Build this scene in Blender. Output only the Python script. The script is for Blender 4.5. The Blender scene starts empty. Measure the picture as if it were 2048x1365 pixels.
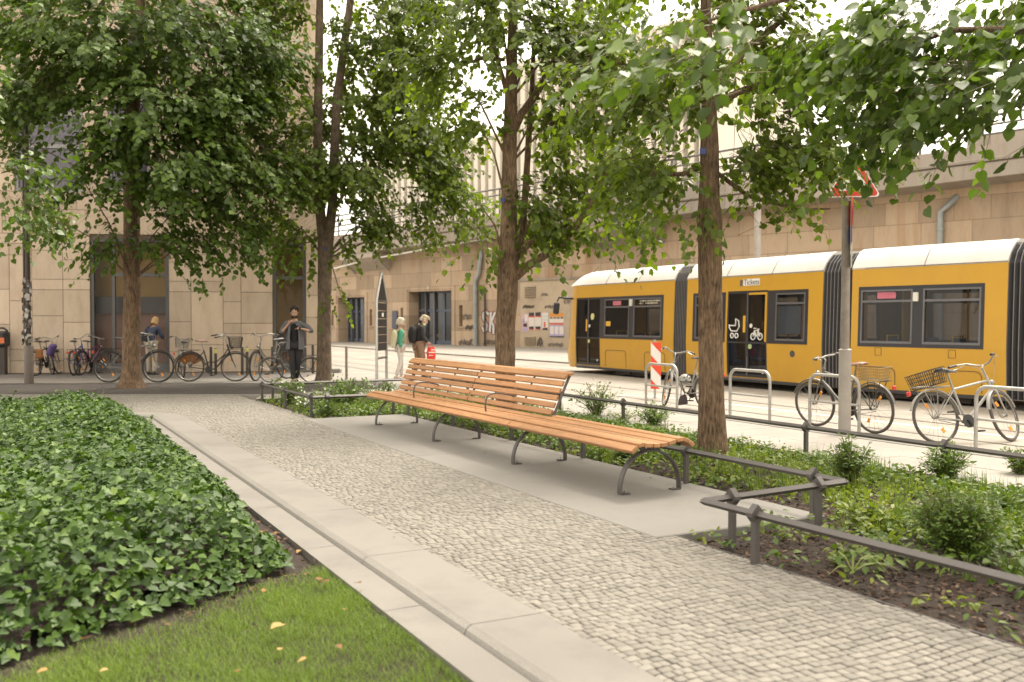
import bpy, bmesh, math, random
import numpy as np
from mathutils import Vector, Matrix, noise
random.seed(7); RNG = np.random.default_rng(11)
SC = bpy.context.scene
COL = SC.collection
R = math.radians
# ---------------------------------------------------------------- camera geometry of the place
F = 1920.0; H = 1.55; PITCH = math.atan(41.5 / F)
CP, SP = math.cos(PITCH), math.sin(PITCH)
def ray(px, py):
    x = (px - 1024) / F; y = (682.5 - py) / F
    return (x, CP + SP * y, -SP + CP * y)
def G(px, py, z=0.0):                       # point of the ground plane
    r = ray(px, py); t = (z - H) / r[2]
    return Vector((r[0] * t, r[1] * t, z))
def D(px, py, Y):                           # point at distance Y
    r = ray(px, py); t = Y / r[1]
    return Vector((r[0] * t, Y, H + r[2] * t))
def on_plane(px, py, o, d):                 # coordinates (s, z) on the upright plane through o along d
    r = ray(px, py); A = d[0] * -r[1] + r[0] * d[1]
    s = (o[0] * r[1] - r[0] * o[1]) / A
    t = (o[0] + s * d[0]) / r[0] if abs(r[0]) > 1e-6 else (o[1] + s * d[1]) / r[1]
    return s, H + t * r[2]
# plaza frame: a runs along the bench away from the viewer, b across towards the street
P0 = G(1311, 1075); UX, UY = -.463, .886; NX, NY = .886, .463
def AB(a, b, z=0.0):
    return Vector((P0.x + a * UX + b * NX, P0.y + a * UY + b * NY, z))
def toab(X, Y):
    dx, dy = X - P0.x, Y - P0.y
    return dx * UX + dy * UY, dx * NX + dy * NY
PLAZA = math.atan2(-UY, -UX)                # heading of the bench's local x axis (towards the viewer)

# ---------------------------------------------------------------- materials
def nt_new(name):
    m = bpy.data.materials.new(name); m.use_nodes = True
    nt = m.node_tree; b = nt.nodes['Principled BSDF']
    return m, nt, b
def N(nt, t, **kw):
    n = nt.nodes.new(t)
    for k, v in kw.items():
        if k in n.inputs: n.inputs[k].default_value = v
        else: setattr(n, k, v)
    return n
def c4(c, k=1.0): return (min(1, c[0] * k), min(1, c[1] * k), min(1, c[2] * k), 1)
def ramp(nt, fac, stops):
    r = nt.nodes.new('ShaderNodeValToRGB'); e = r.color_ramp.elements
    while len(e) > 1: e.remove(e[-1])
    e[0].position = stops[0][0]; e[0].color = c4(stops[0][1])
    for p, c in stops[1:]:
        q = e.new(p); q.color = c4(c)
    nt.links.new(fac, r.inputs[0]); return r
def mat(name, col, rough=.6, metal=0.0, var=.12, vs=3.0, bump=0.0, bs=60.0, spec=.5, stretch=None, dirt=None, ds=1.5, coat=0.0):
    m, nt, b = nt_new(name)
    tc = N(nt, 'ShaderNodeTexCoord'); src = tc.outputs['Object']
    if stretch:
        mp = N(nt, 'ShaderNodeMapping'); mp.inputs['Scale'].default_value = stretch
        nt.links.new(src, mp.inputs[0]); src = mp.outputs[0]
    n1 = N(nt, 'ShaderNodeTexNoise', Scale=vs, Detail=6.0, Roughness=.6)
    nt.links.new(src, n1.inputs['Vector'])
    r = ramp(nt, n1.outputs['Fac'], [(.25, [c * (1 - var) for c in col]), (.75, [c * (1 + var) for c in col])])
    out = r.outputs[0]
    if dirt:
        n3 = N(nt, 'ShaderNodeTexNoise', Scale=ds, Detail=8.0, Roughness=.7)
        nt.links.new(tc.outputs['Object'], n3.inputs['Vector'])
        rr = ramp(nt, n3.outputs['Fac'], [(.48, (0, 0, 0)), (.72, (1, 1, 1))])
        mx = N(nt, 'ShaderNodeMix', data_type='RGBA'); mx.inputs['B'].default_value = c4(dirt)
        nt.links.new(rr.outputs[0], mx.inputs['Factor']); nt.links.new(out, mx.inputs['A']); out = mx.outputs['Result']
    nt.links.new(out, b.inputs['Base Color'])
    b.inputs['Roughness'].default_value = rough; b.inputs['Metallic'].default_value = metal
    b.inputs['Specular IOR Level'].default_value = spec
    if coat: b.inputs['Coat Weight'].default_value = coat; b.inputs['Coat Roughness'].default_value = .15
    if bump:
        n2 = N(nt, 'ShaderNodeTexNoise', Scale=bs, Detail=5.0, Roughness=.65)
        nt.links.new(src, n2.inputs['Vector'])
        bp = N(nt, 'ShaderNodeBump', Strength=bump, Distance=.02)
        nt.links.new(n2.outputs['Fac'], bp.inputs['Height']); nt.links.new(bp.outputs[0], b.inputs['Normal'])
    return m
def rnd_mat(name, stops, rough=.5, transl=0.0, tcol=None, spec=.4, noise_mix=0.0, ns=3.0):
    """colour picked per piece by the 'rnd' attribute; optional light passing through (leaves)"""
    m, nt, b = nt_new(name)
    at = N(nt, 'ShaderNodeAttribute', attribute_name='rnd'); f = at.outputs['Fac']
    if noise_mix:
        tc = N(nt, 'ShaderNodeTexCoord'); n1 = N(nt, 'ShaderNodeTexNoise', Scale=ns, Detail=3.0)
        nt.links.new(tc.outputs['Object'], n1.inputs['Vector'])
        mx = N(nt, 'ShaderNodeMix', data_type='FLOAT'); mx.inputs['Factor'].default_value = noise_mix
        nt.links.new(f, mx.inputs[2]); nt.links.new(n1.outputs['Fac'], mx.inputs[3]); f = mx.outputs[0]
    r = ramp(nt, f, stops)
    nt.links.new(r.outputs[0], b.inputs['Base Color'])
    b.inputs['Roughness'].default_value = rough; b.inputs['Specular IOR Level'].default_value = spec
    if transl:
        t = N(nt, 'ShaderNodeBsdfTranslucent'); mul = N(nt, 'ShaderNodeMix', data_type='RGBA', blend_type='MULTIPLY')
        mul.inputs['Factor'].default_value = 1.0; mul.inputs['B'].default_value = c4(tcol or (1.6, 1.7, .5))
        if tcol: mul.inputs['B'].default_value = (tcol[0], tcol[1], tcol[2], 1)
        nt.links.new(r.outputs[0], mul.inputs['A']); nt.links.new(mul.outputs['Result'], t.inputs['Color'])
        ms = N(nt, 'ShaderNodeMixShader'); ms.inputs[0].default_value = transl
        nt.links.new(b.outputs[0], ms.inputs[1]); nt.links.new(t.outputs[0], ms.inputs[2])
        nt.links.new(ms.outputs[0], nt.nodes['Material Output'].inputs[0])
    return m
def glass_mat(name, tint=(.25, .27, .28), clear=.5, rough=.03):
    m, nt, b = nt_new(name)
    b.inputs['Base Color'].default_value = c4((.02, .022, .025)); b.inputs['Roughness'].default_value = rough
    b.inputs['Specular IOR Level'].default_value = .8
    t = N(nt, 'ShaderNodeBsdfTransparent'); t.inputs[0].default_value = c4(tint)
    ms = N(nt, 'ShaderNodeMixShader'); ms.inputs[0].default_value = clear
    nt.links.new(b.outputs[0], ms.inputs[1]); nt.links.new(t.outputs[0], ms.inputs[2])
    nt.links.new(ms.outputs[0], nt.nodes['Material Output'].inputs[0]); return m

# ---------------------------------------------------------------- mesh builder
class MB:
    def __init__(s): s.v = []; s.f = []; s.m = []; s.k = 0
    def add(s, vs, fs, k=None):
        o = len(s.v); s.v += [tuple(v) for v in vs]
        for f in fs: s.f.append(tuple(i + o for i in f)); s.m.append(s.k if k is None else k)
        return s
    def box(s, c, d, M=None, k=None, bev=0.0):
        x, y, z = d[0] / 2, d[1] / 2, d[2] / 2
        if bev:
            e = bev; vs = []; 
            bm = bmesh.new(); bmesh.ops.create_cube(bm, size=1.0)
            for v in bm.verts: v.co = Vector((v.co.x * d[0], v.co.y * d[1], v.co.z * d[2]))
            bmesh.ops.bevel(bm, geom=bm.edges[:], offset=e, segments=1, affect='EDGES')
            bm.verts.index_update()
            vs = [v.co.copy() for v in bm.verts]; fs = [[v.index for v in f.verts] for f in bm.faces]; bm.free()
        else:
            vs = [Vector(p) for p in ((-x, -y, -z), (x, -y, -z), (x, y, -z), (-x, y, -z), (-x, -y, z), (x, -y, z), (x, y, z), (-x, y, z))]
            fs = [(0, 3, 2, 1), (4, 5, 6, 7), (0, 1, 5, 4), (1, 2, 6, 5), (2, 3, 7, 6), (3, 0, 4, 7)]
        if M is not None: vs = [M @ v for v in vs]
        c = Vector(c); return s.add([v + c for v in vs], fs, k)
    def span(s, lo, hi, k=None):             # axis-aligned box from corner to corner
        lo, hi = Vector(lo), Vector(hi); return s.box((lo + hi) / 2, hi - lo, k=k)
    def tube(s, pts, r, n=8, cap=True, k=None, flat=None, ph=.5):
        pts = [Vector(p) for p in pts]; m = len(pts)
        if not hasattr(r, '__len__'): r = [r] * m
        vs = []; fs = []
        up = Vector((0, 0, 1)); prev = None
        for i, p in enumerate(pts):
            t = (pts[min(i + 1, m - 1)] - pts[max(i - 1, 0)])
            if t.length < 1e-9: t = Vector((0, 0, 1))
            t.normalize()
            if prev is None:
                a = t.cross(up)
                if a.length < 1e-3: a = t.cross(Vector((0, 1, 0)))
            else: a = prev - t * prev.dot(t)
            a.normalize(); prev = a; bb = t.cross(a)
            for j in range(n):
                q = 2 * math.pi * (j + ph) / n
                vs.append(p + (a * math.cos(q) * (flat or 1) + bb * math.sin(q)) * r[i])
        for i in range(m - 1):
            for j in range(n):
                j2 = (j + 1) % n
                fs.append((i * n + j, i * n + j2, (i + 1) * n + j2, (i + 1) * n + j))
        if cap: fs.append(tuple(range(n - 1, -1, -1))); fs.append(tuple((m - 1) * n + j for j in range(n)))
        return s.add(vs, fs, k)
    def loft(s, rings, close=True, cap=True, k=None):
        n = len(rings[0]); vs = [p for r in rings for p in r]; fs = []
        for i in range(len(rings) - 1):
            for j in range(n if close else n - 1):
                j2 = (j + 1) % n
                fs.append((i * n + j, i * n + j2, (i + 1) * n + j2, (i + 1) * n + j))
        if cap and close: fs.append(tuple(range(n - 1, -1, -1))); fs.append(tuple((len(rings) - 1) * n + j for j in range(n)))
        return s.add(vs, fs, k)
    def prism(s, poly, fn0, fn1, k=None):    # polygon of 2D points mapped to two faces
        n = len(poly); vs = [fn0(p) for p in poly] + [fn1(p) for p in poly]
        fs = [tuple(range(n)), tuple(range(2 * n - 1, n - 1, -1))]
        for i in range(n):
            j = (i + 1) % n; fs.append((j, i, n + i, n + j))
        return s.add(vs, fs, k)
    def ball(s, c, r, nu=10, nv=7, k=None, M=None):
        if not hasattr(r, '__len__'): r = (r, r, r)
        vs = []; fs = []; c = Vector(c)
        for i in range(nv + 1):
            t = math.pi * i / nv
            for j in range(nu):
                q = 2 * math.pi * j / nu
                p = Vector((r[0] * math.sin(t) * math.cos(q), r[1] * math.sin(t) * math.sin(q), r[2] * math.cos(t)))
                vs.append(c + (M @ p if M is not None else p))
        for i in range(nv):
            for j in range(nu):
                j2 = (j + 1) % nu; fs.append((i * nu + j, (i + 1) * nu + j, (i + 1) * nu + j2, i * nu + j2))
        return s.add(vs, fs, k)
    def build(s, name, mats, parent=None, base=None, smooth=False, fix=True, xf=None):
        me = bpy.data.meshes.new(name)
        if base is None and parent is not None: base = BASE.get(parent.name, None)
        vs = s.v
        if xf is not None: vs = [tuple(xf(Vector(v))) for v in vs]
        if base is not None: vs = [(v[0] - base[0], v[1] - base[1], v[2] - base[2]) for v in vs]
        me.from_pydata(vs, [], s.f); me.validate()
        if not isinstance(mats, (list, tuple)): mats = [mats]
        for m in mats: me.materials.append(m)
        if len(mats) > 1 and len(me.polygons) == len(s.m): me.polygons.foreach_set('material_index', s.m)
        if fix:
            bm = bmesh.new(); bm.from_mesh(me); bmesh.ops.remove_doubles(bm, verts=bm.verts, dist=1e-5)
            bmesh.ops.recalc_face_normals(bm, faces=bm.faces); bm.to_mesh(me); bm.free()
        if smooth: smooth_mesh(me)
        o = bpy.data.objects.new(name, me); COL.objects.link(o)
        if parent is not None:
            o.parent = parent
            if parent.name in BASE: BASE[o.name] = BASE[parent.name]
        return o
def smooth_mesh(me, ang=40):
    me.polygons.foreach_set('use_smooth', [True] * len(me.polygons))
    try: me.set_sharp_from_angle(angle=R(ang))
    except Exception: pass
BASE = {}
def tag(o, label, cat, group=None, kind=None):
    if label: o['label'] = label
    if cat: o['category'] = cat
    if group: o['group'] = group
    if kind: o['kind'] = kind
    return o
def thing(name, label, cat, loc=(0, 0, 0), group=None, rot=None):
    o = bpy.data.objects.new(name, None); COL.objects.link(o); o.empty_display_size = .2
    o.location = loc
    if rot is not None: o.rotation_euler = rot; BASE[o.name] = Vector((0, 0, 0))   # parts given in local coordinates
    else: BASE[o.name] = Vector(loc)                                               # parts given in world coordinates
    return tag(o, label, cat, group)
def struct(name, mb, m, smooth=False):
    o = mb.build(name, m, smooth=smooth); o['kind'] = 'structure'; return o
def fastmesh(name, V, loops, starts, mats, rnd=None, parent=None, smooth=False):
    me = bpy.data.meshes.new(name); V = np.asarray(V, np.float32)
    if parent is not None and parent.name in BASE: V = V - np.array(BASE[parent.name], np.float32)
    me.vertices.add(len(V)); me.vertices.foreach_set('co', V.ravel())
    me.loops.add(len(loops)); me.loops.foreach_set('vertex_index', np.asarray(loops, np.int32))
    me.polygons.add(len(starts)); me.polygons.foreach_set('loop_start', np.asarray(starts, np.int32))
    if smooth: me.polygons.foreach_set('use_smooth', [True] * len(starts))
    if not isinstance(mats, (list, tuple)): mats = [mats]
    for m in mats: me.materials.append(m)
    if rnd is not None:
        a = me.attributes.new('rnd', 'FLOAT', 'POINT'); a.data.foreach_set('value', np.asarray(rnd, np.float32))
    me.update(calc_edges=True)
    o = bpy.data.objects.new(name, me); COL.objects.link(o)
    if parent is not None: o.parent = parent
    return o
def scatter(name, tv, tf, O, X, Y, Z, S, rnd, mats, parent=None, smooth=False):
    """one mesh of many small template pieces; X,Y,Z are unit axes per piece"""
    tv = np.asarray(tv, float); n = len(O); k = len(tv)
    S = np.asarray(S, float)
    if S.ndim == 1: S = np.repeat(S[:, None], 3, 1)
    V = (O[:, None, :] + tv[None, :, 0:1] * (X * S[:, 0:1])[:, None, :] + tv[None, :, 1:2] * (Y * S[:, 1:2])[:, None, :]
         + tv[None, :, 2:3] * (Z * S[:, 2:3])[:, None, :]).reshape(-1, 3)
    lf = np.concatenate([np.asarray(f) for f in tf]); cnt = np.array([len(f) for f in tf]); st = np.concatenate([[0], np.cumsum(cnt)[:-1]])
    loops = (lf[None, :] + (np.arange(n) * k)[:, None]).ravel()
    starts = (st[None, :] + (np.arange(n) * len(lf))[:, None]).ravel()
    return fastmesh(name, V, loops, starts, mats, np.repeat(rnd, k), parent, smooth)
def unit(a): return a / np.maximum(np.linalg.norm(a, axis=1, keepdims=True), 1e-9)
def frames(dirv, nrm):
    """Y along dirv, Z near nrm"""
    Y = unit(dirv); X = unit(np.cross(Y, nrm)); Z = np.cross(X, Y); return X, Y, Z
def holed(mb, x0, x1, z0, z1, holes, fn, depth, k=None):
    """upright slab with rectangular openings; fn(x, y, z) maps to space, y = 0 outside, y = depth inside"""
    xs = sorted({x0, x1, *[h[0] for h in holes], *[h[1] for h in holes]}); zs = sorted({z0, z1, *[h[2] for h in holes], *[h[3] for h in holes]})
    xs = [x for x in xs if x0 <= x <= x1]; zs = [z for z in zs if z0 <= z <= z1]
    def inh(i, j):
        cx, cz = (xs[i] + xs[i + 1]) / 2, (zs[j] + zs[j + 1]) / 2
        return any(h[0] < cx < h[1] and h[2] < cz < h[3] for h in holes)
    for i in range(len(xs) - 1):
        for j in range(len(zs) - 1):
            if inh(i, j): continue
            a, b, c, d = xs[i], xs[i + 1], zs[j], zs[j + 1]
            for y in (0, depth): mb.add([fn(a, y, c), fn(b, y, c), fn(b, y, d), fn(a, y, d)], [(0, 1, 2, 3)], k)
    for (a, b, c, d) in holes:
        a, b, c, d = max(a, x0), min(b, x1), max(c, z0), min(d, z1)
        q = [(a, c), (b, c), (b, d), (a, d)]
        for i in range(4):
            p, r = q[i], q[(i + 1) % 4]
            mb.add([fn(p[0], 0, p[1]), fn(r[0], 0, r[1]), fn(r[0], depth, r[1]), fn(p[0], depth, p[1])], [(0, 1, 2, 3)], k)
    for p, r in (((x0, z0), (x0, z1)), ((x1, z0), (x1, z1)), ((x0, z1), (x1, z1)), ((x0, z0), (x1, z0))):
        mb.add([fn(p[0], 0, p[1]), fn(r[0], 0, r[1]), fn(r[0], depth, r[1]), fn(p[0], depth, p[1])], [(0, 1, 2, 3)], k)
    return mb
def text_mesh(body, size, fn, depth=.004, align='CENTER', shear=0.0, sx=1.0):
    """flat lettering as MB geometry; fn(x, z, y) maps to space"""
    cu = bpy.data.curves.new('lettering', 'FONT'); cu.body = body; cu.size = size; cu.align_x = align; cu.align_y = 'CENTER'
    cu.extrude = 0; cu.shear = shear; cu.resolution_u = 3
    o = bpy.data.objects.new('lettering', cu); COL.objects.link(o)
    dg = bpy.context.evaluated_depsgraph_get(); me = bpy.data.meshes.new_from_object(o.evaluated_get(dg))
    mb = MB(); mb.add([fn(v.co.x * sx, v.co.y, depth) for v in me.vertices], [tuple(p.vertices) for p in me.polygons])
    bpy.data.objects.remove(o); bpy.data.curves.remove(cu); bpy.data.meshes.remove(me); return mb
def skin(nodes, edges, sub=2, root=None):
    """one continuous surface grown round a skeleton; nodes: name -> (pos, r) or (pos, (rx, ry))"""
    names = list(nodes); idx = {n: i for i, n in enumerate(names)}
    me = bpy.data.meshes.new('sk'); me.from_pydata([tuple(nodes[n][0]) for n in names], [(idx[a], idx[b]) for a, b in edges], [])
    o = bpy.data.objects.new('sk', me); COL.objects.link(o)
    md = o.modifiers.new('s', 'SKIN'); md.use_smooth_shade = True; md.branch_smoothing = .6
    if not me.skin_vertices: 
        bpy.context.view_layer.objects.active = o
    lay = me.skin_vertices[0] if me.skin_vertices else None
    if lay:
        for n in names:
            r = nodes[n][1]; r = r if hasattr(r, '__len__') else (r, r)
            lay.data[idx[n]].radius = r; lay.data[idx[n]].use_root = (n == (root or names[0]))
    sb = o.modifiers.new('d', 'SUBSURF'); sb.levels = sub; sb.render_levels = sub
    dg = bpy.context.evaluated_depsgraph_get(); out = bpy.data.meshes.new_from_object(o.evaluated_get(dg))
    mb = MB(); mb.add([v.co for v in out.vertices], [tuple(p.vertices) for p in out.polygons])
    bpy.data.objects.remove(o); bpy.data.meshes.remove(me); bpy.data.meshes.remove(out); return mb
# ---------------------------------------------------------------- palette
M = {}
M['asphalt'] = mat('asphalt', (.285, .257, .22), .85, var=.10, vs=1.2, bump=.35, bs=90, dirt=(.20, .18, .155), ds=.45)
M['slab'] = mat('paving_slab', (.27, .25, .22), .8, var=.10, vs=1.5, bump=.2, bs=80, dirt=(.21, .195, .17), ds=.6)
M['granite'] = mat('granite', (.182, .170, .152), .72, var=.14, vs=160, bump=.12, bs=220, dirt=(.140, .13, .115), ds=1.3)
M['granite_rough'] = mat('granite_rough', (.27, .255, .23), .8, var=.28, vs=120, bump=.3, bs=150)
M['concrete'] = mat('concrete', (.186, .177, .160), .75, var=.07, vs=2.2, bump=.10, bs=180, dirt=(.150, .140, .125), ds=1.1)
M['joint'] = mat('joint_sand', (.072, .062, .046), .95, var=.35, vs=9, bump=.5, bs=90)
M['gravel'] = mat('gravel', (.056, .048, .042), .95, var=.45, vs=45, bump=.9, bs=70, dirt=(.085, .074, .063), ds=1.2)
M['soil'] = mat('soil', (.040, .028, .021), .95, var=.5, vs=35, bump=1.0, bs=55)
M['ground'] = mat('ground', (.22, .20, .17), .9, var=.15)
M['cobble'] = rnd_mat('cobble', [(0, (.140, .129, .110)), (.25, (.170, .158, .136)), (.6, (.198, .184, .158)), (1, (.235, .219, .188))], .72, spec=.4, noise_mix=.25, ns=.9)
M['mosaic'] = mat('mosaic_paving', (.14, .13, .12), .9, var=.4, vs=28, bump=.6, bs=40)
M['white_paint'] = mat('road_paint', (.62, .59, .53), .7, var=.15, vs=12)
M['rail_steel'] = mat('rail_steel', (.16, .15, .14), .4, 1.0)
M['iron'] = mat('iron_grey', (.105, .096, .092), .5, .35, var=.10, vs=6, bump=.06, bs=120)
M['bolt'] = mat('bolt_steel', (.55, .54, .52), .3, 1.0)
M['chip'] = rnd_mat('bark_chip', [(0, (.022, .013, .009)), (.5, (.055, .030, .020)), (.85, (.095, .055, .036)), (1, (.17, .125, .09))], .9)
M['galv'] = mat('galvanised', (.46, .45, .43), .45, .75, var=.15, vs=14, bump=.03, bs=80)
M['grass'] = rnd_mat('grass_blade', [(0, (.085, .145, .014)), (.5, (.135, .215, .020)), (.85, (.19, .27, .032)), (1, (.29, .29, .07))], .55, .35, (1.3, 1.4, .6))
M['ivy'] = rnd_mat('ivy_leaf', [(0, (.018, .040, .010)), (.4, (.042, .086, .015)), (.75, (.084, .150, .026)), (.95, (.16, .225, .04)), (1, (.28, .24, .05))], .5, .20, (1.5, 1.6, .5), spec=.32, noise_mix=.3, ns=1.5)
M['stalk'] = mat('stalk', (.10, .085, .035), .7)
LEAFSTOPS = [(0, (.030, .050, .008)), (.4, (.060, .094, .012)), (.75, (.100, .148, .018)), (.95, (.155, .20, .026)), (1, (.23, .24, .04))]
M['leaf'] = rnd_mat('tree_leaf', [(p, (c[0] * 1.25, c[1] * 1.2, c[2] * 1.1)) for p, c in LEAFSTOPS], .5, .42, (1.9, 2.0, .55), spec=.5, noise_mix=.35, ns=.8)
M['leaf_cool'] = rnd_mat('tree_leaf_cool', [(p, (c[0] * 1.05, c[1] * 1.15, c[2] * 1.4)) for p, c in LEAFSTOPS], .45, .30, (1.8, 1.9, .6), spec=.42, noise_mix=.35, ns=.8)
M['herb'] = rnd_mat('herb_leaf', [(0, (.050, .088, .018)), (.5, (.088, .145, .026)), (.85, (.13, .19, .035)), (1, (.22, .25, .05))], .5, .3, (1.5, 1.6, .5), noise_mix=.3, ns=2)
M['herb_lime'] = rnd_mat('herb_leaf_lime', [(0, (.10, .15, .022)), (.5, (.16, .215, .032)), (1, (.27, .30, .055))], .5, .35, (1.5, 1.6, .5), noise_mix=.3, ns=2)
M['shrub'] = rnd_mat('shrub_leaf', [(0, (.060, .104, .020)), (.5, (.105, .170, .031)), (.9, (.16, .23, .045)), (1, (.24, .28, .07))], .48, .3, (1.5, 1.6, .5), noise_mix=.3, ns=3)
M['petal'] = mat('white_petal', (.75, .74, .68), .6)
M['dry_leaf'] = rnd_mat('dry_leaf', [(0, (.18, .085, .028)), (.5, (.32, .18, .05)), (1, (.44, .32, .12))], .6, .25, (1.2, 1.1, .6))
M['litter'] = rnd_mat('leaf_litter', [(0, (.05, .03, .018)), (.5, (.13, .075, .035)), (1, (.36, .20, .06))], .85)
def bark_mat(name, dark, light):
    m, nt, b = nt_new(name); tc = N(nt, 'ShaderNodeTexCoord')
    mp = N(nt, 'ShaderNodeMapping'); mp.inputs['Scale'].default_value = (1, 1, .16); nt.links.new(tc.outputs['Object'], mp.inputs[0])
    n1 = N(nt, 'ShaderNodeTexNoise', Scale=42.0, Detail=7.0, Roughness=.7); nt.links.new(mp.outputs[0], n1.inputs['Vector'])
    n2 = N(nt, 'ShaderNodeTexNoise', Scale=5.0, Detail=5.0); nt.links.new(tc.outputs['Object'], n2.inputs['Vector'])
    mx = N(nt, 'ShaderNodeMix', data_type='FLOAT'); mx.inputs['Factor'].default_value = .25
    nt.links.new(n1.outputs['Fac'], mx.inputs[2]); nt.links.new(n2.outputs['Fac'], mx.inputs[3])
    r = ramp(nt, mx.outputs[0], [(.36, dark), (.52, [(a + c) / 2 for a, c in zip(dark, light)]), (.66, light)])
    nt.links.new(r.outputs[0], b.inputs['Base Color']); b.inputs['Roughness'].default_value = .9
    bp = N(nt, 'ShaderNodeBump', Strength=1.0, Distance=.06); nt.links.new(n1.outputs['Fac'], bp.inputs['Height']); nt.links.new(bp.outputs[0], b.inputs['Normal'])
    return m
M['bark'] = bark_mat('bark', (.045, .026, .015), (.40, .265, .16))
M['bark_grey'] = bark_mat('bark_grey', (.07, .048, .034), (.36, .27, .19))
def wood_mat(name, col):
    m, nt, b = nt_new(name); tc = N(nt, 'ShaderNodeTexCoord')
    mp = N(nt, 'ShaderNodeMapping'); mp.inputs['Scale'].default_value = (.55, 9, 9); nt.links.new(tc.outputs['Object'], mp.inputs[0])
    n0 = N(nt, 'ShaderNodeTexNoise', Scale=2.2, Detail=3.0, Distortion=.6); nt.links.new(mp.outputs[0], n0.inputs['Vector'])
    w = N(nt, 'ShaderNodeMath', operation='MULTIPLY'); w.inputs[1].default_value = 11.0; nt.links.new(n0.outputs['Fac'], w.inputs[0])
    fr = N(nt, 'ShaderNodeMath', operation='PINGPONG'); fr.inputs[1].default_value = 1.0; nt.links.new(w.outputs[0], fr.inputs[0])
    n1 = N(nt, 'ShaderNodeTexNoise', Scale=14.0, Detail=6.0); nt.links.new(mp.outputs[0], n1.inputs['Vector'])
    mx = N(nt, 'ShaderNodeMix', data_type='FLOAT'); mx.inputs['Factor'].default_value = .5
    nt.links.new(fr.outputs[0], mx.inputs[2]); nt.links.new(n1.outputs['Fac'], mx.inputs[3])
    r = ramp(nt, mx.outputs[0], [(.1, [c * .74 for c in col]), (.5, col), (.9, [c * 1.15 for c in col])])
    at = N(nt, 'ShaderNodeAttribute', attribute_name='rnd')
    hs = N(nt, 'ShaderNodeHueSaturation'); nt.links.new(r.outputs[0], hs.inputs['Color'])
    mr = N(nt, 'ShaderNodeMapRange'); mr.inputs[3].default_value = .84; mr.inputs[4].default_value = 1.14
    nt.links.new(at.outputs['Fac'], mr.inputs[0]); nt.links.new(mr.outputs[0], hs.inputs['Value'])
    nt.links.new(hs.outputs[0], b.inputs['Base Color']); b.inputs['Roughness'].default_value = .5
    bp = N(nt, 'ShaderNodeBump', Strength=.12, Distance=.004); nt.links.new(n1.outputs['Fac'], bp.inputs['Height']); nt.links.new(bp.outputs[0], b.inputs['Normal'])
    return m
M['wood'] = wood_mat('bench_wood', (.40, .205, .090))
# ---------------------------------------------------------------- ground, road, pavements
def sheet(name, pts, z, m, skirt=0.0):
    mb = MB(); n = len(pts); mb.add([(p[0], p[1], z) for p in pts], [tuple(range(n))])
    if skirt:
        mb.add([(p[0], p[1], z) for p in pts] + [(p[0], p[1], z - skirt) for p in pts], [(i, (i + 1) % n, n + (i + 1) % n, n + i) for i in range(n)])
    return struct(name, mb, m)
sheet('ground', [(-260, -120), (260, -120), (260, 400), (-260, 400)], -.13, M['ground'])
def abp(l): return [AB(a, b) for a, b in l]
sheet('road', abp([(-30, 6.08), (75, 6.08), (75, 70), (-30, 70)]), -.06, M['asphalt'])
# light slabs of the street pavement with real joints
def slab_field(name, m, cells, z, th=.06, gap=.006):
    mb = MB()
    for (a0, a1, b0, b1) in cells:
        g = gap / 2; dz = random.uniform(-.0015, .0015)
        lo = [AB(a0 + g, b0 + g), AB(a1 - g, b0 + g), AB(a1 - g, b1 - g), AB(a0 + g, b1 - g)]
        mb.add([(p.x, p.y, z + dz) for p in lo] + [(p.x, p.y, z - th) for p in lo], [(0, 1, 2, 3), (0, 1, 5, 4), (1, 2, 6, 5), (2, 3, 7, 6), (3, 0, 4, 7)])
    return struct(name, mb, m)
cells = []
for j in range(2):
    b0 = 4.12 + j * .82; a = -6 + j * .6
    while a < 13.2: cells.append((a, a + 1.15, b0, b0 + .82)); a += 1.15
slab_field('pavement', M['slab'], cells, 0.0)
sheet('pavement_bed', abp([(-8, 4.03), (13.3, 4.03), (13.3, 6.08), (-8, 6.08)]), -.012, M['joint'], .1)
kerb = MB(); a = -8.0
while a < 32:                                # street kerb stones
    lo, hi = AB(a + .004, 5.79), AB(a + 1.19, 6.10)
    kerb.box((AB(a + .6, 5.94) + Vector((0, 0, -.055))), (1.19, .28, .115), Matrix.Rotation(PLAZA, 3, 'Z'), bev=.012); a += 1.2
struct('street_kerb', kerb, M['granite'])
pB = [(-30, 20.2), (-12, 20.1), tuple(G(524, 790).xy)] + [tuple(AB(13.45, b).xy) for b in (.17, 5.79)] + [tuple(AB(45, 5.79).xy), (-45, 50), (-45, 20.2)]
sheet('pavement_far', pB, -.004, M['slab'], .1)
gy = [tuple(G(x, y).xy) for x, y in ((526, 789), (640, 783), (760, 777), (772, 765), (670, 763.5), (560, 767.5), (300, 768), (0, 768))]
sheet('gravel_strip', gy + [(-22, 23.2), (-22, 20.25), (-12, 20.15)], .002, M['gravel'])
sl = [tuple(G(x, y).xy) for x, y in ((-200, 757.5), (300, 757), (560, 757), (560, 767), (300, 767.4), (-200, 767.4))]
sheet('pavement_slabs_far', sl, .006, M['granite'])
ms = [tuple(G(x, y).xy) for x, y in ((-200, 746), (640, 746), (600, 756.5), (300, 756.5), (-200, 757))]
sheet('mosaic_strip', ms, .006, M['mosaic'])
# far pavement along the viaduct
fk0, fk1 = Vector((-11.06, 58.7, 0)), Vector((1.92, 35.7, 0)); fd = (fk1 - fk0).normalized()
q0, q1 = fk0 - fd * 40, fk1 + fd * 34
sheet('pavement_viaduct', [q0.xy[:], q1.xy[:], (60, 12), (60, 60), (-40, 110)], .0, M['slab'], .06)
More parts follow.
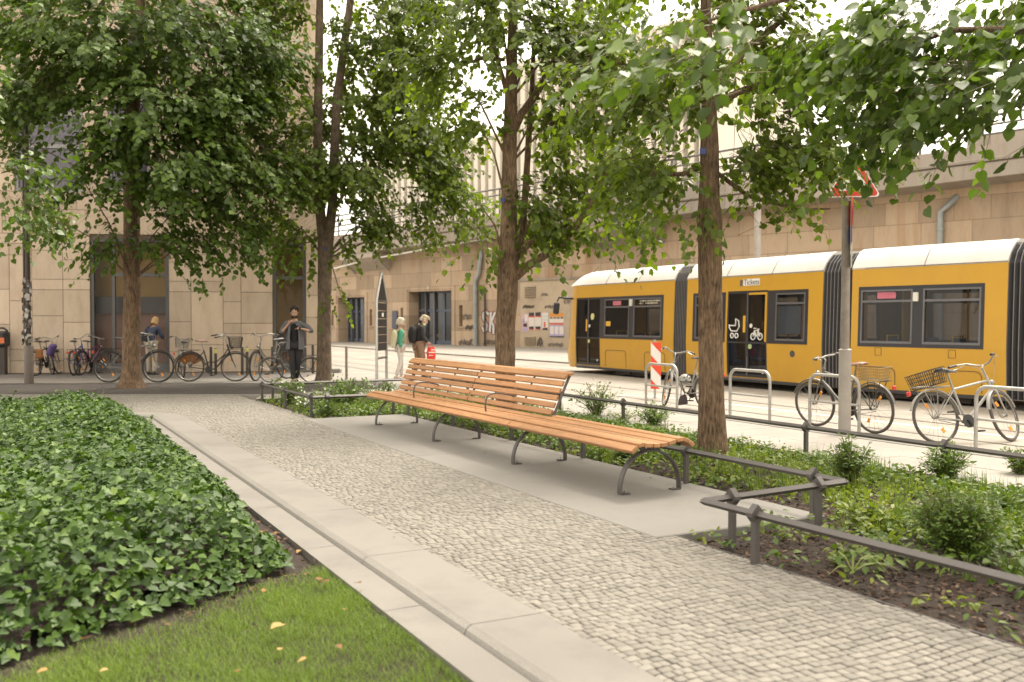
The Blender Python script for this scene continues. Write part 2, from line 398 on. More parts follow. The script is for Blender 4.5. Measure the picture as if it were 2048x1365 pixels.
# tram rails and painted lines in the road
def strip(mb, a0, b0, a1, b1, w, z):
    p, q = AB(a0, b0), AB(a1, b1); d = (q - p).normalized(); n = Vector((-d.y, d.x, 0)) * w / 2
    mb.add([(v.x, v.y, z) for v in (p - n, q - n, q + n, p + n)], [(0, 1, 2, 3)])
tr = MB(); ta, tb = toab(1.96, 29.63)
for off in (.5, 1.95, -2.6, -4.05): strip(tr, -20, tb + off, 70, tb + off, .07, -.055)
struct('tram_track', tr, M['rail_steel'])
wl = MB(); la, lb = toab(*G(1416, 804, -.06).xy); strip(wl, la + .15, lb, -14, lb, .11, -.056)
la2, lb2 = toab(*G(1337, 796, -.06).xy); strip(wl, la + .15, lb, la2 + .4, lb2 - .1, .11, -.0555)
strip(wl, la2 + .4, lb2 - .1, la2 + 1.2, lb2 - .75, .11, -.055)
struct('road_marking', wl, M['white_paint'])
# concrete bench pad
pad = MB()
for a0, a1 in ((0, 4.62), (4.626, 9.28)):
    pad.box(AB((a0 + a1) / 2, .825) + Vector((0, 0, -.058)), (a1 - a0, 1.65, .12), Matrix.Rotation(PLAZA, 3, 'Z'), bev=.008)
struct('concrete_pad', pad, M['concrete'])
# kerb stones and lower gutter slabs along the planted lawn, with the curved end
def sweep_ab(profile, path):
    """path: list of (a, b, nx_a, nx_b): outward side direction in ab; profile: (offset, z)"""
    return [[AB(a + na * o, b + nb * o, z) for o, z in profile] for a, b, na, nb in path]
kp = [(0, -.12), (0, 0), (.395, 0), (.415, -.006)]; kr = [(.415, -.006), (.432, -.022), (.447, -.055), (.447, -.12)]
gp = [(.456, -.13), (.456, -.040), (.675, -.043), (.675, -.15)]
CA, CB, RI = 10.7, -2.9, 1.3
def kerb_path(t0, t1):                        # t is metres along the inner line
    L1, L2 = CA + 5.2, RI * math.pi / 2; out = []
    n = max(2, int((t1 - t0) / .12) + 1)
    for i in range(n):
        t = t0 + (t1 - t0) * i / (n - 1)
        if t < L1: out.append((-5.2 + t, -1.6, 0, -1))
        elif t < L1 + L2:
            q = (t - L1) / RI; out.append((CA + RI * math.sin(q), CB + RI * math.cos(q), -math.sin(q), -math.cos(q)))
        else: out.append((CA + RI, CB - (t - L1 - L2), -1, 0))
    return out
for nm, prof, off, m in (('kerb', kp, .0, M['granite']), ('gutter', gp, .55, M['granite'])):
    mb = MB(); t = .83 + off - 1.6
    while t < 24:
        p = kerb_path(max(t + .003, 0), t + 1.597); mb.loft(sweep_ab(prof, p), close=False, cap=False)
        if off == 0: mb.loft(sweep_ab(kr, p), close=False, cap=False, k=1)
        t += 1.6
    struct(nm, mb, [m, M['granite_rough']])
# beds
sheet('path_bed', abp([(-8, .2), (-8, -1.62), (10.8, -1.62), (12.1, -3.2), (12.1, -14), (22, -14), (16, .2)]), -.016, M['joint'])
def soil_sheet(name, poly, z, m, step=.12, amp=.02):
    bm = bmesh.new(); vs = [bm.verts.new((p[0], p[1], z)) for p in poly]; bm.faces.new(vs)
    xs = [p[0] for p in poly]; ys = [p[1] for p in poly]
    for ax, lo, hi in ((0, min(xs), max(xs)), (1, min(ys), max(ys))):
        n = int((hi - lo) / step)
        for i in range(1, n):
            co = [0, 0, 0]; co[ax] = lo + (hi - lo) * i / n; no = [0, 0, 0]; no[ax] = 1
            bmesh.ops.bisect_plane(bm, geom=bm.verts[:] + bm.edges[:] + bm.faces[:], plane_co=co, plane_no=no)
    for v in bm.verts:
        v.co.z = z + amp * noise.noise(Vector((v.co.x * 2.1, v.co.y * 2.1, 0))) + amp * .7 * noise.noise(Vector((v.co.x * 7, v.co.y * 7, 3)))
    me = bpy.data.meshes.new(name); bm.to_mesh(me); bm.free(); me.materials.append(m); smooth_mesh(me, 80)
    o = bpy.data.objects.new(name, me); COL.objects.link(o); o['kind'] = 'structure'; return o
BED = [(-6, .17), (0, .17), (0, 1.66), (9.29, 1.66), (9.29, .17), (13.42, .17), (13.42, 4.08), (-6, 4.08)]
soil_sheet('soil', [AB(a, b).xy[:] for a, b in BED], -.06, M['soil'])
soil_sheet('soil_lawn', [AB(a, b).xy[:] for a, b in ((-6, -2.272), (10.72, -2.272), (11.32, -3.0), (11.32, -12), (-6, -12))], -.085, M['soil'], .25, .02)
edge = MB()                                   # steel edging between cobbles and bed
for (a0, b0, a1, b1) in ((-6, .165, 0, .165), (9.29, .165, 13.43, .165), (13.43, .165, 13.43, 4.05)):
    p, q = AB(a0, b0), AB(a1, b1); d = q - p
    edge.box((p + q) / 2 + Vector((0, 0, -.04)), (d.length, .008, .085), Matrix.Rotation(math.atan2(d.y, d.x), 3, 'Z'))
struct('bed_edging', edge, M['iron'])
# ---------------------------------------------------------------- small cobbles, each stone real
def cobbles():
    V = []; rn = []
    def row(a, b0, b1, w, test=None):
        b = b0 + random.uniform(-.02, .0)
        while b < b1:
            ww = w * random.uniform(.72, 1.35)
            e = min(b + ww, b1)
            if e - b > .018:
                def wav(bb): return a + .022 * math.sin(bb * 5.1 + a * 1.7) + .03 * noise.noise(Vector((bb * 1.9, a * .8, 5)))
                g = .0038
                p = AB(a, (b + e) / 2)
                if test is None or test(p):
                    h = random.uniform(-.0025, .002)
                    j = [random.uniform(-.0034, .0034) for _ in range(8)]
                    cs = [(wav(b) - w * .5 + g + j[0], b + g + j[1]), (wav(e) - w * .5 + g + j[2], e - g + j[3]), (wav(e) + w * .5 - g + j[4], e - g + j[5]), (wav(b) + w * .5 - g + j[6], b + g + j[7])]
                    ca = sum(c[0] for c in cs) / 4; cb = sum(c[1] for c in cs) / 4
                    bot = [AB(c[0], c[1], -.02) for c in cs]
                    mid = [AB(c[0], c[1], h - .0030) for c in cs]
                    top = [AB(ca + (c[0] - ca) * .90, cb + (c[1] - cb) * .90, h + random.uniform(-.001, .001)) for c in cs]
                    V.extend(bot); V.extend(mid); V.extend(top); rn.append(random.random())
            b = e
    w = .060; a = -4.2
    while a < 14.4:
        ww = w if a < 6 else .066
        hi = 0 if 0 < a < 9.28 else .16
        if a > 13.4: hi = .1
        lo = -1.597
        if a > CA: lo = CB + math.sqrt(max(0, RI * RI - (a - CA) ** 2)) if a < CA + RI else -2.9
        row(a, lo, hi, ww, (lambda p: p.y < 19.75) if a > 11 else None); a += ww
    a = CA + RI + .03
    while a < 19:
        row(a, -9.0, -2.9 if a < 14.4 else .1, .075, lambda p: p.y < 19.95 and p.x > -13); a += .075
    n = len(rn); V = np.array([tuple(p) for p in V])
    tf = [(8, 9, 10, 11)] + [(i, (i + 1) % 4, 4 + (i + 1) % 4, 4 + i) for i in range(4)] + [(4 + i, 4 + (i + 1) % 4, 8 + (i + 1) % 4, 8 + i) for i in range(4)]
    lf = np.concatenate([np.array(f) for f in tf]); cnt = np.array([4] * 9); st = np.concatenate([[0], np.cumsum(cnt)[:-1]])
    loops = (lf[None] + (np.arange(n) * 12)[:, None]).ravel(); starts = (st[None] + (np.arange(n) * len(lf))[:, None]).ravel()
    o = fastmesh('cobble_path', V, loops, starts, M['cobble'], np.repeat(np.array(rn), 12)); o['kind'] = 'structure'; print('cobbles', n)
cobbles()
# ---------------------------------------------------------------- the long bench
BA, BB = 4.7, 1.03
bench = thing('park_bench', 'long wooden slatted bench on curved grey iron legs, backrest on its far two thirds', 'bench', AB(BA, BB), rot=(0, 0, PLAZA))
SEAT = [(-.358, .437, 38, .076), (-.283, .472, 10, .060), (-.193, .464, -6, .084), (-.096, .455, -2, .070), (-.008, .455, 2, .070),
        (.088, .470, 12, .082), (.183, .487, 4, .070), (.266, .473, -20, .062), (.332, .437, -40, .06)]
def slat(mb, rn, x0, x1, y, z, tilt, w, th=.040):
    m = Matrix.Rotation(R(tilt), 3, 'X'); n0 = len(mb.v)
    mb.box(((x0 + x1) / 2, y, z), (abs(x1 - x0), w, th), m, bev=.006)
    rn += [random.random()] * (len(mb.v) - n0)
def wood_part(name, mb, rn, parent):
    o = mb.build(name, M['wood'], parent, fix=False); at = o.data.attributes.new('rnd', 'FLOAT', 'POINT')
    if len(rn) == len(o.data.vertices): at.data.foreach_set('value', rn)
    return o
secs = [(1.22, 3.53, 9), (3.55, 5.72, 6), (5.74, 8.15, 6)]
for i, (a0, a1, ns) in enumerate(secs):
    mb = MB(); rn = []
    for j, (y, z, t, w) in enumerate(SEAT[:ns]):
        sk = (.10 - .035 * j if i == 0 else 0)             # splayed near end
        slat(mb, rn, BA - a0 - (.012 * j if i == 0 else 0), BA - a1, y, z, t, w)
    wood_part('seat', mb, rn, bench)
for a0, a1 in ((3.56, 5.715), (5.745, 8.2)):
    mb = MB(); rn = []
    for j in range(5):
        slat(mb, rn, BA - a0, BA - a1, .168 + .036 * j, .535 + .078 * j, 66, .062, .030)
    wood_part('backrest', mb, rn, bench)
    mb = MB(); rn = []
    slat(mb, rn, BA - a0 + .03, BA - a1, .338, .925, 44, .070, .034); slat(mb, rn, BA - a0 + .05, BA - a1, .392, .955, 14, .062, .034)
    wood_part('top_rail', mb, rn, bench)
for a0, a1, ns in secs:
    for a in ([a0 + .28] if a0 < 2 else []) + [a0 + .75, a0 + 1.55] + ([a1 - .2] if a1 > 8 else []):
        sup = MB(); x = BA - a; pts = [(x, y, z - .026) for y, z, t, w in SEAT[:ns]]   # flat iron carrying the slats
        if ns == 9 or True: sup.tube(pts, .010, 4, flat=2.2)
        if ns == 6: sup.tube([(x, .120, .455)] + [(x, .190 + .036 * j, .527 + .078 * j) for j in range(5)] + [(x, .385, .93)], .009, 4, flat=2.0)
        sup.build('slat_support', M['iron'], bench)
for i, a in enumerate((1.50, 3.54, 5.73, 7.9)):
    x = BA - a; mb = MB(); rad = .325; n = 22
    path = [(-rad, .012)] + [(-rad * math.cos(math.pi * k / n) * 1.0, .05 + (rad + .005) * math.sin(math.pi * k / n)) for k in range(n + 1)] + [(rad, .012)]
    rings = []
    for k, (y, z) in enumerate(path):
        q0 = path[max(k - 1, 0)]; q1 = path[min(k + 1, len(path) - 1)]; ty, tz = q1[0] - q0[0], q1[1] - q0[1]; L = math.hypot(ty, tz); ny, nz = -tz / L * .007, ty / L * .007
        rings.append([(x - .03, y - ny, z - nz), (x + .03, y - ny, z - nz), (x + .03, y + ny, z + nz), (x - .03, y + ny, z + nz)])
    mb.loft(rings)
    for sgn in (-1, 1): mb.box((x, sgn * (rad - .045), .010), (.06, .10, .012), bev=.002)
    mb.box((x, 0, .402), (.012, .22, .075), bev=.003)
    pts = [(x, y, z - .03) for y, z, t, w in SEAT[: 9 if i == 0 else 7]]; mb.tube(pts, .014, 4, flat=2.0)
    if i: mb.tube([(x, .125, .45)] + [(x, .192 + .036 * j, .527 + .078 * j) for j in range(5)] + [(x, .385, .935)], .011, 4, flat=2.2)
    leg = mb.build('leg', M['iron'], bench, smooth=False)
    for sgn in (-1, 1): bt = MB(); bt.tube([(x, sgn * (rad - .055), .014), (x, sgn * (rad - .055), .040)], .010, 6); bt.tube([(x, sgn * (rad - .055), .017), (x, sgn * (rad - .055), .027)], .017, 6); bt.build('foot_bolt', M['bolt'], leg)
    for yy in (-.05, .05): bt = MB(); bt.tube([(x + .004, yy, .412), (x + .014, yy, .412)], .013, 8); bt.build('plate_bolt', M['bolt'], leg)
for a in (4.52, 6.78):
    x = BA - a; mb = MB()
    pts = [(-.17, .47), (-.178, .55), (-.17, .62), (-.145, .665), (-.10, .685), (-.03, .69), (.07, .68), (.16, .66), (.20, .645)]
    mb.tube([(x, y, z) for y, z in pts], .009, 6, flat=1.9); mb.build('armrest', M['iron'], bench, smooth=True)
# ---------------------------------------------------------------- knee rails round the bed
RZ = .315
def knee_rail(label, p, q, posts, ext0=0.0, ext1=0.0, z0=-.09):
    """p, q: rail ends in ab; posts: distances along the rail"""
    A, B = AB(*p, RZ), AB(*q, RZ); d = (B - A).normalized(); ang = math.atan2(d.y, d.x); rot = Matrix.Rotation(ang, 3, 'Z')
    t = thing('knee_rail', label, 'low fence', (A.x, A.y, 0), 'grey knee rails round the planted bed')
    L = (B - A).length; w = .026; mb = MB()
    def ring(s, k=1.0):
        c = A + d * s; n = Vector((-d.y, d.x, 0)); return [c + n * w * k, c + Vector((0, 0, w * k)), c - n * w * k, c - Vector((0, 0, w * k))]
    mb.loft([ring(-ext0, .12), ring(0), ring(L), ring(L + ext1, .12)] if ext0 or ext1 else [ring(0), ring(L)])
    mb.build('rail', M['iron'], t)
    for s in posts:
        c = A + d * s; pb = MB(); sz = -.09
        pb.box((c.x, c.y, (RZ - .03 + sz) / 2), (.044, .044, RZ - .03 - sz), rot, bev=.004)
        po = pb.build('post', M['iron'], t); cl = MB(); n = Vector((-d.y, d.x, 0))
        prof = [(0, .066), (.052, .012), (.052, -.012), (.02, -.05), (-.02, -.05), (-.052, -.012), (-.052, .012)]
        cl.prism(prof, lambda u: c + n * u[0] + Vector((0, 0, u[1])) - d * .026, lambda u: c + n * u[0] + Vector((0, 0, u[1])) + d * .026)
        cl.build('clamp', M['iron'], po)
    return t
c1 = toab(*G(1408, 1003, RZ).xy); c2 = toab(*G(1690, 964, RZ).xy); bR = 1.70
knee_rail('grey knee rail in the foreground along the cobbles, running out of the picture', c1, (-5.6, .2), [.50, 2.42, 4.3], .04)
knee_rail('short grey knee rail across the near end of the bench pad, pointed at both ends', c1, c2, [.27, (Vector(c2) - Vector(c1)).length - .30], .04, .04)
knee_rail('long grey knee rail close behind the bench', c2, (9.5, bR), [.33, 1.98, 3.86, 5.65, 7.55, 9.4], .04)
knee_rail('short grey knee rail across the far end of the bench pad', (9.52, bR), (9.52, .21), [.12, 1.25])
knee_rail('grey knee rail beside the cobbles left of the bench, by the white flowers', (9.52, .215), (13.12, .215), [.1, 1.75, 3.5], 0, .05)
knee_rail('grey knee rail at the far end of the bed, behind the two-stemmed tree flowers', (13.15, .2), (13.15, 4.05), [.25, 1.9, 3.6])
knee_rail('long grey knee rail on the street side of the bed below the bicycles', (-4.4, 4.06), (13.15, 4.06), [.3, 1.9, 3.55, 5.2, 7.05, 8.92, 10.78, 12.65, 14.5, 16.3])
# ---------------------------------------------------------------- bicycle racks
def rack(label, a0, a1, b, z=-.06):
    h = .80; r = .15; A, B = AB(a0, b, z), AB(a1, b, z); t = thing('bicycle_rack', label, 'bicycle rack', ((A + B) / 2)[:], 'galvanised bicycle racks at the kerb')
    d = (B - A).normalized(); L = (B - A).length; pts = [A]
    for k in range(9):
        q = math.pi / 2 * k / 8; pts.append(A + d * (r - r * math.cos(q)) + Vector((0, 0, h - r + r * math.sin(q))))
    for k in range(9):
        q = math.pi / 2 * k / 8; pts.append(B - d * (r - r * math.sin(q)) + Vector((0, 0, h - r + r * math.cos(q))))
    pts.append(B); mb = MB(); mb.tube(pts, .024, 10); mb.build('hoop', M['galv'], t, smooth=True)
    cb = MB(); cb.tube([A + d * .02 + Vector((0, 0, .40)), B - d * .02 + Vector((0, 0, .40))], .018, 8); cb.build('crossbar', M['galv'], t, smooth=True)
rack('steel bicycle rack with a white helmet hanging on it, beside the striped beacon', 9.22, 8.27, 6.5)
rack('empty steel bicycle rack right of the middle tree trunk', 6.84, 5.9, 6.5)
rack('steel bicycle rack holding the silver bicycle by the sign post', 5.15, 4.2, 6.6)
rack('steel bicycle rack at the right edge, holding the bicycle with the dark basket', 2.22, 1.27, 6.44)
# ---------------------------------------------------------------- poles and signs
M['pole'] = mat('pole_grey', (.40, .37, .34), .55, .3, var=.12, vs=6, dirt=(.28, .25, .22), ds=3)
M['pole_dark'] = mat('pole_dark', (.06, .05, .042), .5, .3, var=.2, vs=5)
M['red'] = mat('sign_red', (.62, .045, .025), .45, var=.05); M['white'] = mat('sign_white', (.80, .78, .74), .5, var=.05, vs=8)
M['blue'] = mat('sign_blue', (.03, .10, .42), .45, var=.05); M['black'] = mat('black_plastic', (.02, .02, .021), .5, var=.2)
M['ink'] = mat('dark_ink', (.03, .03, .03), .6)
pc = G(1689, 867); t = thing('sign_post', 'thick grey sign post in front of the tram, red triangle sign at its top', 'sign post', pc[:])
def vcyl(mb, c, prof, n=20):
    mb.loft([[Vector((c.x + r * math.cos(2 * math.pi * j / n), c.y + r * math.sin(2 * math.pi * j / n), z)) for j in range(n)] for r, z in prof])
zj = D(1689, 700, pc.y).z; zt = D(1700, 322, pc.y).z
mb = MB(); vcyl(mb, pc, [(.083, -.02), (.083, zj - .02), (.086, zj - .01), (.086, zj), (.066, zj + .015)]); mb.build('base_sleeve', M['pole'], t, smooth=True)
M['pole_mid'] = mat('pole_mid', (.235, .205, .175), .55, .3, var=.12, vs=6, dirt=(.36, .32, .28), ds=2)
mb = MB(); vcyl(mb, pc, [(.058, zj), (.056, zt)]); mb.build('pole', M['pole_mid'], t, smooth=True)
# triangular warning sign facing the camera side
cz = D(1702, 366, pc.y); fr = Vector((-.12, -1, 0)).normalized(); sx = Vector((1, -.12, 0)).normalized()
def tri(k, yo): 
    w = .33 * k; hgt = w * 1.732; cx = Vector((pc.x + .08, pc.y, cz.z)) + fr * (.075 + yo)
    pts = []
    for (ux, uz) in ((-w, -hgt / 3), (w, -hgt / 3), (0, 2 * hgt / 3)):
        for q in (-1, 0, 1):
            base = math.atan2(uz, ux) + q * .9; rr = .035 * k
            pts.append(cx + sx * (ux * .9 + rr * math.cos(base)) + Vector((0, 0, uz * .9 + rr * math.sin(base))))
    return pts
s_ = MB(); a_, b_ = tri(1.0, 0), tri(1.0, .02); s_.loft([a_, b_]); ts = s_.build('triangle_sign', M['white'], t)
s_ = MB(); s_.loft([tri(.93, .021), tri(.93, .024)]); s_.build('red_border', M['red'], ts)
s_ = MB(); s_.loft([tri(.58, .025), tri(.58, .028)]); s_.build('white_field', M['white'], ts)
s_ = MB(); c0 = Vector((pc.x + .08, pc.y, cz.z)) + fr * .105
for dx in (-.035, .035): s_.box(c0 + sx * dx + Vector((0, 0, .0)), (.02, .004, .17), Matrix.Rotation(math.atan2(sx.y, sx.x), 3, 'Z'))
s_.build('pictogram', M['ink'], ts)
# signs seen nearly edge-on at the right of the post
ed = (Vector((1705, 0, 0)), ) ; sd = Vector((.32, 1, 0)).normalized(); nd = Vector((1, -.32, 0)).normalized()  # plane direction and facing
def side_disc(z, r, off, n=28): return [Vector((pc.x, pc.y, z)) + nd * (.066 + off) + sd * (r * math.cos(2 * math.pi * j / n)) + Vector((0, 0, r * math.sin(2 * math.pi * j / n))) for j in range(n)]
z1 = D(1702, 424, pc.y).z; s_ = MB(); s_.loft([side_disc(z1, .21, 0), side_disc(z1, .21, .012)]); rs = s_.build('round_sign', M['red'], t)
s_ = MB(); s_.loft([side_disc(z1, .165, .0125), side_disc(z1, .165, .015)]); s_.build('blue_disc', M['blue'], rs)
s_ = MB()
def side_box(zc, hh, w, off, th=.006):
    c = Vector((pc.x, pc.y, zc)) + nd * (.066 + off); return (c, (w, th, hh), Matrix.Rotation(math.atan2(sd.y, sd.x), 3, 'Z'))
s_.box(*side_box(z1, .35, .045, .017, .003)); 
c = Vector((pc.x, pc.y, z1)) + nd * .0845
s_.add([c + sd * u + Vector((0, 0, v)) for u, v in ((-.16, -.02), (-.13, -.05), (.16, .02), (.13, .05))], [(0, 1, 2, 3)])
s_.build('red_bar', M['red'], rs)
s_ = MB(); c = Vector((pc.x, pc.y, z1)) + nd * .087
for uu, vv in ((-.10, .0), (.09, -.085)):
    s_.add([c + sd * (uu + x) + Vector((0, 0, vv + y)) for x, y in ((-.05, .012), (.02, .012), (.02, .035), (.06, 0), (.02, -.035), (.02, -.012), (-.05, -.012))], [(0, 1, 2, 3, 4, 5, 6)])
s_.build('arrow', M['white'], rs)
z2 = D(1703, 471, pc.y).z; s_ = MB(); s_.box(*side_box(z2, .23, .40, .004)); bs_ = s_.build('parking_sign', M['blue'], t)
lt = text_mesh('P', .2, lambda x, z, y: Vector((pc.x, pc.y, z2 + z + .02)) + nd * .0755 + sd * (x - .06)); lt.build('lettering', M['white'], bs_, fix=False)
z3 = D(1703, 511, pc.y).z; s_ = MB(); s_.box(*side_box(z3, .33, .42, .006)); ws_ = s_.build('supplementary_sign', M['white'], t)
s_ = MB()
for k, w in ((.09, .26), (.03, .3), (-.04, .12), (-.11, .24)): s_.box(*side_box(z3 + k, .018, w, .0105, .002))
s_.build('text_line', M['ink'], ws_)
# lamp post at the left with torn posters
M['pole_brown'] = mat('pole_brown', (.13, .108, .09), .55, .2, var=.15, vs=6)
lp = G(58, 768); t = thing('lamp_post', 'dark lamp post at far left, covered in torn paper bills at head height', 'lamp post', lp[:])
zc = D(58, 692, lp.y).z; z56 = D(58, 560, lp.y).z
mb = MB(); vcyl(mb, lp, [(.108, -.02), (.108, zc - .01), (.100, zc)]); mb.build('base_sleeve', M['pole_brown'], t, smooth=True)
mb = MB(); vcyl(mb, lp, [(.062, zc), (.058, 9.0)]); mb.tube([lp + Vector((-.085, .0, zc + .1)), lp + Vector((-.08, 0, 8.6))], .034, 8)
mb.build('pole', M['pole_dark'], t, smooth=True)
M['paper'] = rnd_mat('torn_paper', [(0, (.08, .06, .05)), (.4, (.17, .14, .12)), (.7, (.42, .39, .34)), (.88, (.55, .52, .48)), (1, (.10, .10, .26))], .9)
n = 130; O = []; Dv = []; Nn = []; 
for i in range(n):
    q = random.uniform(math.pi * .8, math.pi * 2.2); z = random.uniform(zc + .05, z56); rr = .066 + random.uniform(0, .012)
    side = random.random() < .4; cx = lp.x - .085 if side else lp.x; rr = rr - .028 if side else rr
    O.append((cx + rr * math.cos(q), lp.y + rr * math.sin(q), z)); Nn.append((math.cos(q), math.sin(q), random.uniform(-.3, .3))); Dv.append((random.uniform(-.3, .3), random.uniform(-.3, .3), 1))
X_, Y_, Z_ = frames(np.array(Dv), np.array(Nn))
scatter('paper_bills', [(-.5, -.5, 0), (.4, -.6, .15), (.6, .4, -.1), (-.1, .6, .1), (-.5, .4, 0)], [(0, 1, 2, 3, 4)], np.array(O), X_, Y_, Z_, RNG.uniform(.05, .11, n), RNG.random(n), M['paper'], t)
# thin bollards and bin by the facade
def bollard(px, yt, yb, label, band, r=.04, m='pole_dark'):
    c = G(px, yb); zt = D(px, yt, c.y).z; t = thing('bollard', label, 'bollard', c[:], 'dark bollards along the stone facade'); mb = MB()
    vcyl(mb, c, [(r, -.01), (r, zt - .02), (r * .7, zt)], 10); mb.build('post', M[m], t, smooth=True)
    if band:
        zb = D(px, yt + 10, c.y).z; mb = MB(); vcyl(mb, c, [(r + .004, zb), (r + .004, zb + .12)], 10); mb.build('band', M['bandy'], t)
M['bandy'] = mat('reflective_band', (.62, .60, .20), .4)
for args in ((422, 694, 750, 'plain dark bollard left of the banded one, behind the black bicycle', 0), (431.5, 697, 750, 'dark bollard with yellow band behind the black bicycle frame, the left one', 1),
             (484.5, 694, 750, 'plain dark bollard right behind the front basket bicycle', 0), (494.5, 694, 750, 'dark bollard with yellow band right of the basket bicycle', 1),
             (365, 708, 749, 'short plain dark bollard behind the white basket bicycle', 0), (545, 694, 748, 'plain dark bollard behind the silver bicycle front wheel', 0),
             (626, 690, 748, 'plain dark bollard left of the two-stemmed tree', 0), (80, 712, 750, 'plain dark bollard behind the bicycle with the violet bag', 0),
             (158, 705, 750, 'plain dark bollard between the bicycles left of the big window', 0)): bollard(*args)
bollard(693, 693, 759.5, 'thin leaning grey post standing alone right of the two-stemmed tree', 0, .034, 'pole_mid')
c = G(5, 750); t = thing('waste_bin', 'dark waste bin on a post with an orange sticker at the left edge', 'waste bin', c[:])
mb = MB(); mb.box(c + Vector((-.03, 0, .42)), (.30, .16, .86), bev=.02); mb.build('post', M['pole_dark'], t)
mb = MB(); mb.box(c + Vector((-.06, -.02, 1.02)), (.46, .34, .44), bev=.05); mb.tube([c + Vector((.16, -.02, 1.1)), c + Vector((.15, -.02, 1.26)), c + Vector((.06, -.02, 1.33)), c + Vector((-.2, -.02, 1.33))], .03, 8); mb.build('body', M['black'], t)
M['orange'] = mat('orange_sticker', (.62, .16, .05), .5)
mb = MB(); mb.box(c + Vector((.06, -.197, .98)), (.20, .006, .16)); mb.build('sticker', M['orange'], t)
# low kerb stone block right of the two-stemmed tree
c = G(667, 746); t = MB(); t.box(c + Vector((0, .1, .055)), (.42, .3, .14), bev=.02); tag(t.build('stone_block', M['granite_rough']), 'low grey stone block on the pavement right of the two-stemmed trunk', 'stone block')
# striped beacon
c = G(1310, 797, -.06); zt = D(1313, 685, c.y).z; zb = D(1313, 778, c.y).z; t = thing('striped_beacon', 'red and white diagonal striped beacon plate standing in the road', 'beacon', c[:])
mb = MB(); mb.tube([c + Vector((0, .02, 0)), c + Vector((0, .02, zt + .06 - c.z))], .025, 8); mb.build('post', M['galv'], t, smooth=True)
w_ = .205; o_ = Vector((c.x - w_ * .44, c.y - .02, zt)); hh = zt - zb; ex = Vector((1, -.15, 0)).normalized()
mb = MB(); mb.box(o_ + ex * w_ / 2 + Vector((0, .012, -hh / 2)), (w_, .02, hh), Matrix.Rotation(math.atan2(ex.y, ex.x), 3, 'Z')); pl = mb.build('plate', M['white'], t)
M['beacon_red'] = mat('beacon_red', (.78, .075, .03), .45, var=.05)
mb = MB(); sl_ = .235
for v0, v1 in ((-.24, .0), (.275, .5), (.79, 1.2)):
    poly = [(0, v0), (1, v0 + sl_), (1, v1 + sl_), (0, v1)]
    out = []
    for i in range(4):                        # clip to the plate
        p, q = poly[i], poly[(i + 1) % 4]
        def clip1(P, lo):
            res = []
            for k in range(len(P)):
                a, b = P[k], P[(k + 1) % len(P)]; ia = a[1] >= 0 if lo else a[1] <= 1; ib = b[1] >= 0 if lo else b[1] <= 1
                if ia: res.append(a)
                if ia != ib:
                    lim = 0 if lo else 1; f = (lim - a[1]) / (b[1] - a[1]); res.append((a[0] + f * (b[0] - a[0]), lim))
            return res
    poly = clip1(clip1(poly, True), False)
    mb.add([o_ + ex * (u * w_) + Vector((0, -.003, -v * hh)) for u, v in poly], [tuple(range(len(poly)))])
mb.build('red_stripe', M['beacon_red'], pl)
mb = MB(); mb.box(c + Vector((0, .02, zt + .07 - c.z)), (.06, .05, .035)); mb.build('cap', M['black'], t)
# information stele, seen almost edge-on
La, Lb = Vector((-3.13, 22.2, 0)), Vector((-3.02, 23.1, 0)); t = thing('information_stele', 'tall pointed information stele of steel tube with dark panels, behind the bench end', 'information sign', ((La + Lb) / 2)[:])
zs, zp, zl = D(764, 601, 22.6).z, D(764, 546, 22.6).z, D(764, 702, 22.6).z; zk = D(764, 716, 22.6).z; mid = (La + Lb) / 2
tip = mid + (La - mid) * .12; mb = MB()
def zz(p, z): return Vector((p.x, p.y, z))
mb.tube([La, zz(La, zs), zz(La + (mid - La) * .85, zp - .06), zz(mid, zp), zz(Lb + (mid - Lb) * .85, zp - .06), zz(Lb, zs), Lb], .032, 10)
mb.build('tube_frame', M['galv'], t, smooth=True)
M['panel_dark'] = mat('stele_panel', (.04, .034, .03), .85, var=.1, spec=.15)
dd = (Lb - La).normalized(); rotS = Matrix.Rotation(math.atan2(dd.y, dd.x), 3, 'Z'); LL = (Lb - La).length - .12
for k in range(6):
    z0_ = zs - .06 - (zs - .06 - zl) * (k + 1) / 6; h_ = (zs - .06 - zl) / 6
    mb = MB(); mb.box(zz(mid, z0_ + h_ / 2), (LL, .05, h_ - .018), rotS); mb.build('panel', M['panel_dark'], t)
mb = MB(); nn_ = Vector((-dd.y, dd.x, 0)); mb.prism([(-LL / 2, zs), (LL / 2, zs), (.04, zp - .14), (-.04, zp - .14)], lambda u: zz(mid, u[1]) + dd * u[0] + nn_ * .025, lambda u: zz(mid, u[1]) + dd * u[0] - nn_ * .025); mb.build('pointed_panel', M['panel_dark'], t)
mb = MB(); mb.tube([zz(La, zk), zz(Lb, zk)], .03, 8); mb.tube([zz(La, zs - .02), zz(Lb, zs - .02)], .03, 8); mb.build('crossbar', M['iron'], t)
mb = MB(); zf = D(764, 630, 22.6).z; mb.box(zz(mid, zf) + nn_ * -.028, (.16, .006, .09), rotS); mb.box(zz(mid, zf) + nn_ * .028, (.16, .006, .09), rotS); mb.build('notice', M['white'], t)
# overhead line mast behind the tram
mc = Vector((D(1515, 500, 29).x, 29.0, 0)); t = MB(); vcyl(t, mc, [(.105, -.06), (.10, D(1515, 398, 29).z)]); tag(t.build('line_mast', M['pole'], smooth=True), 'plain grey steel mast standing behind the tram roof', 'mast')
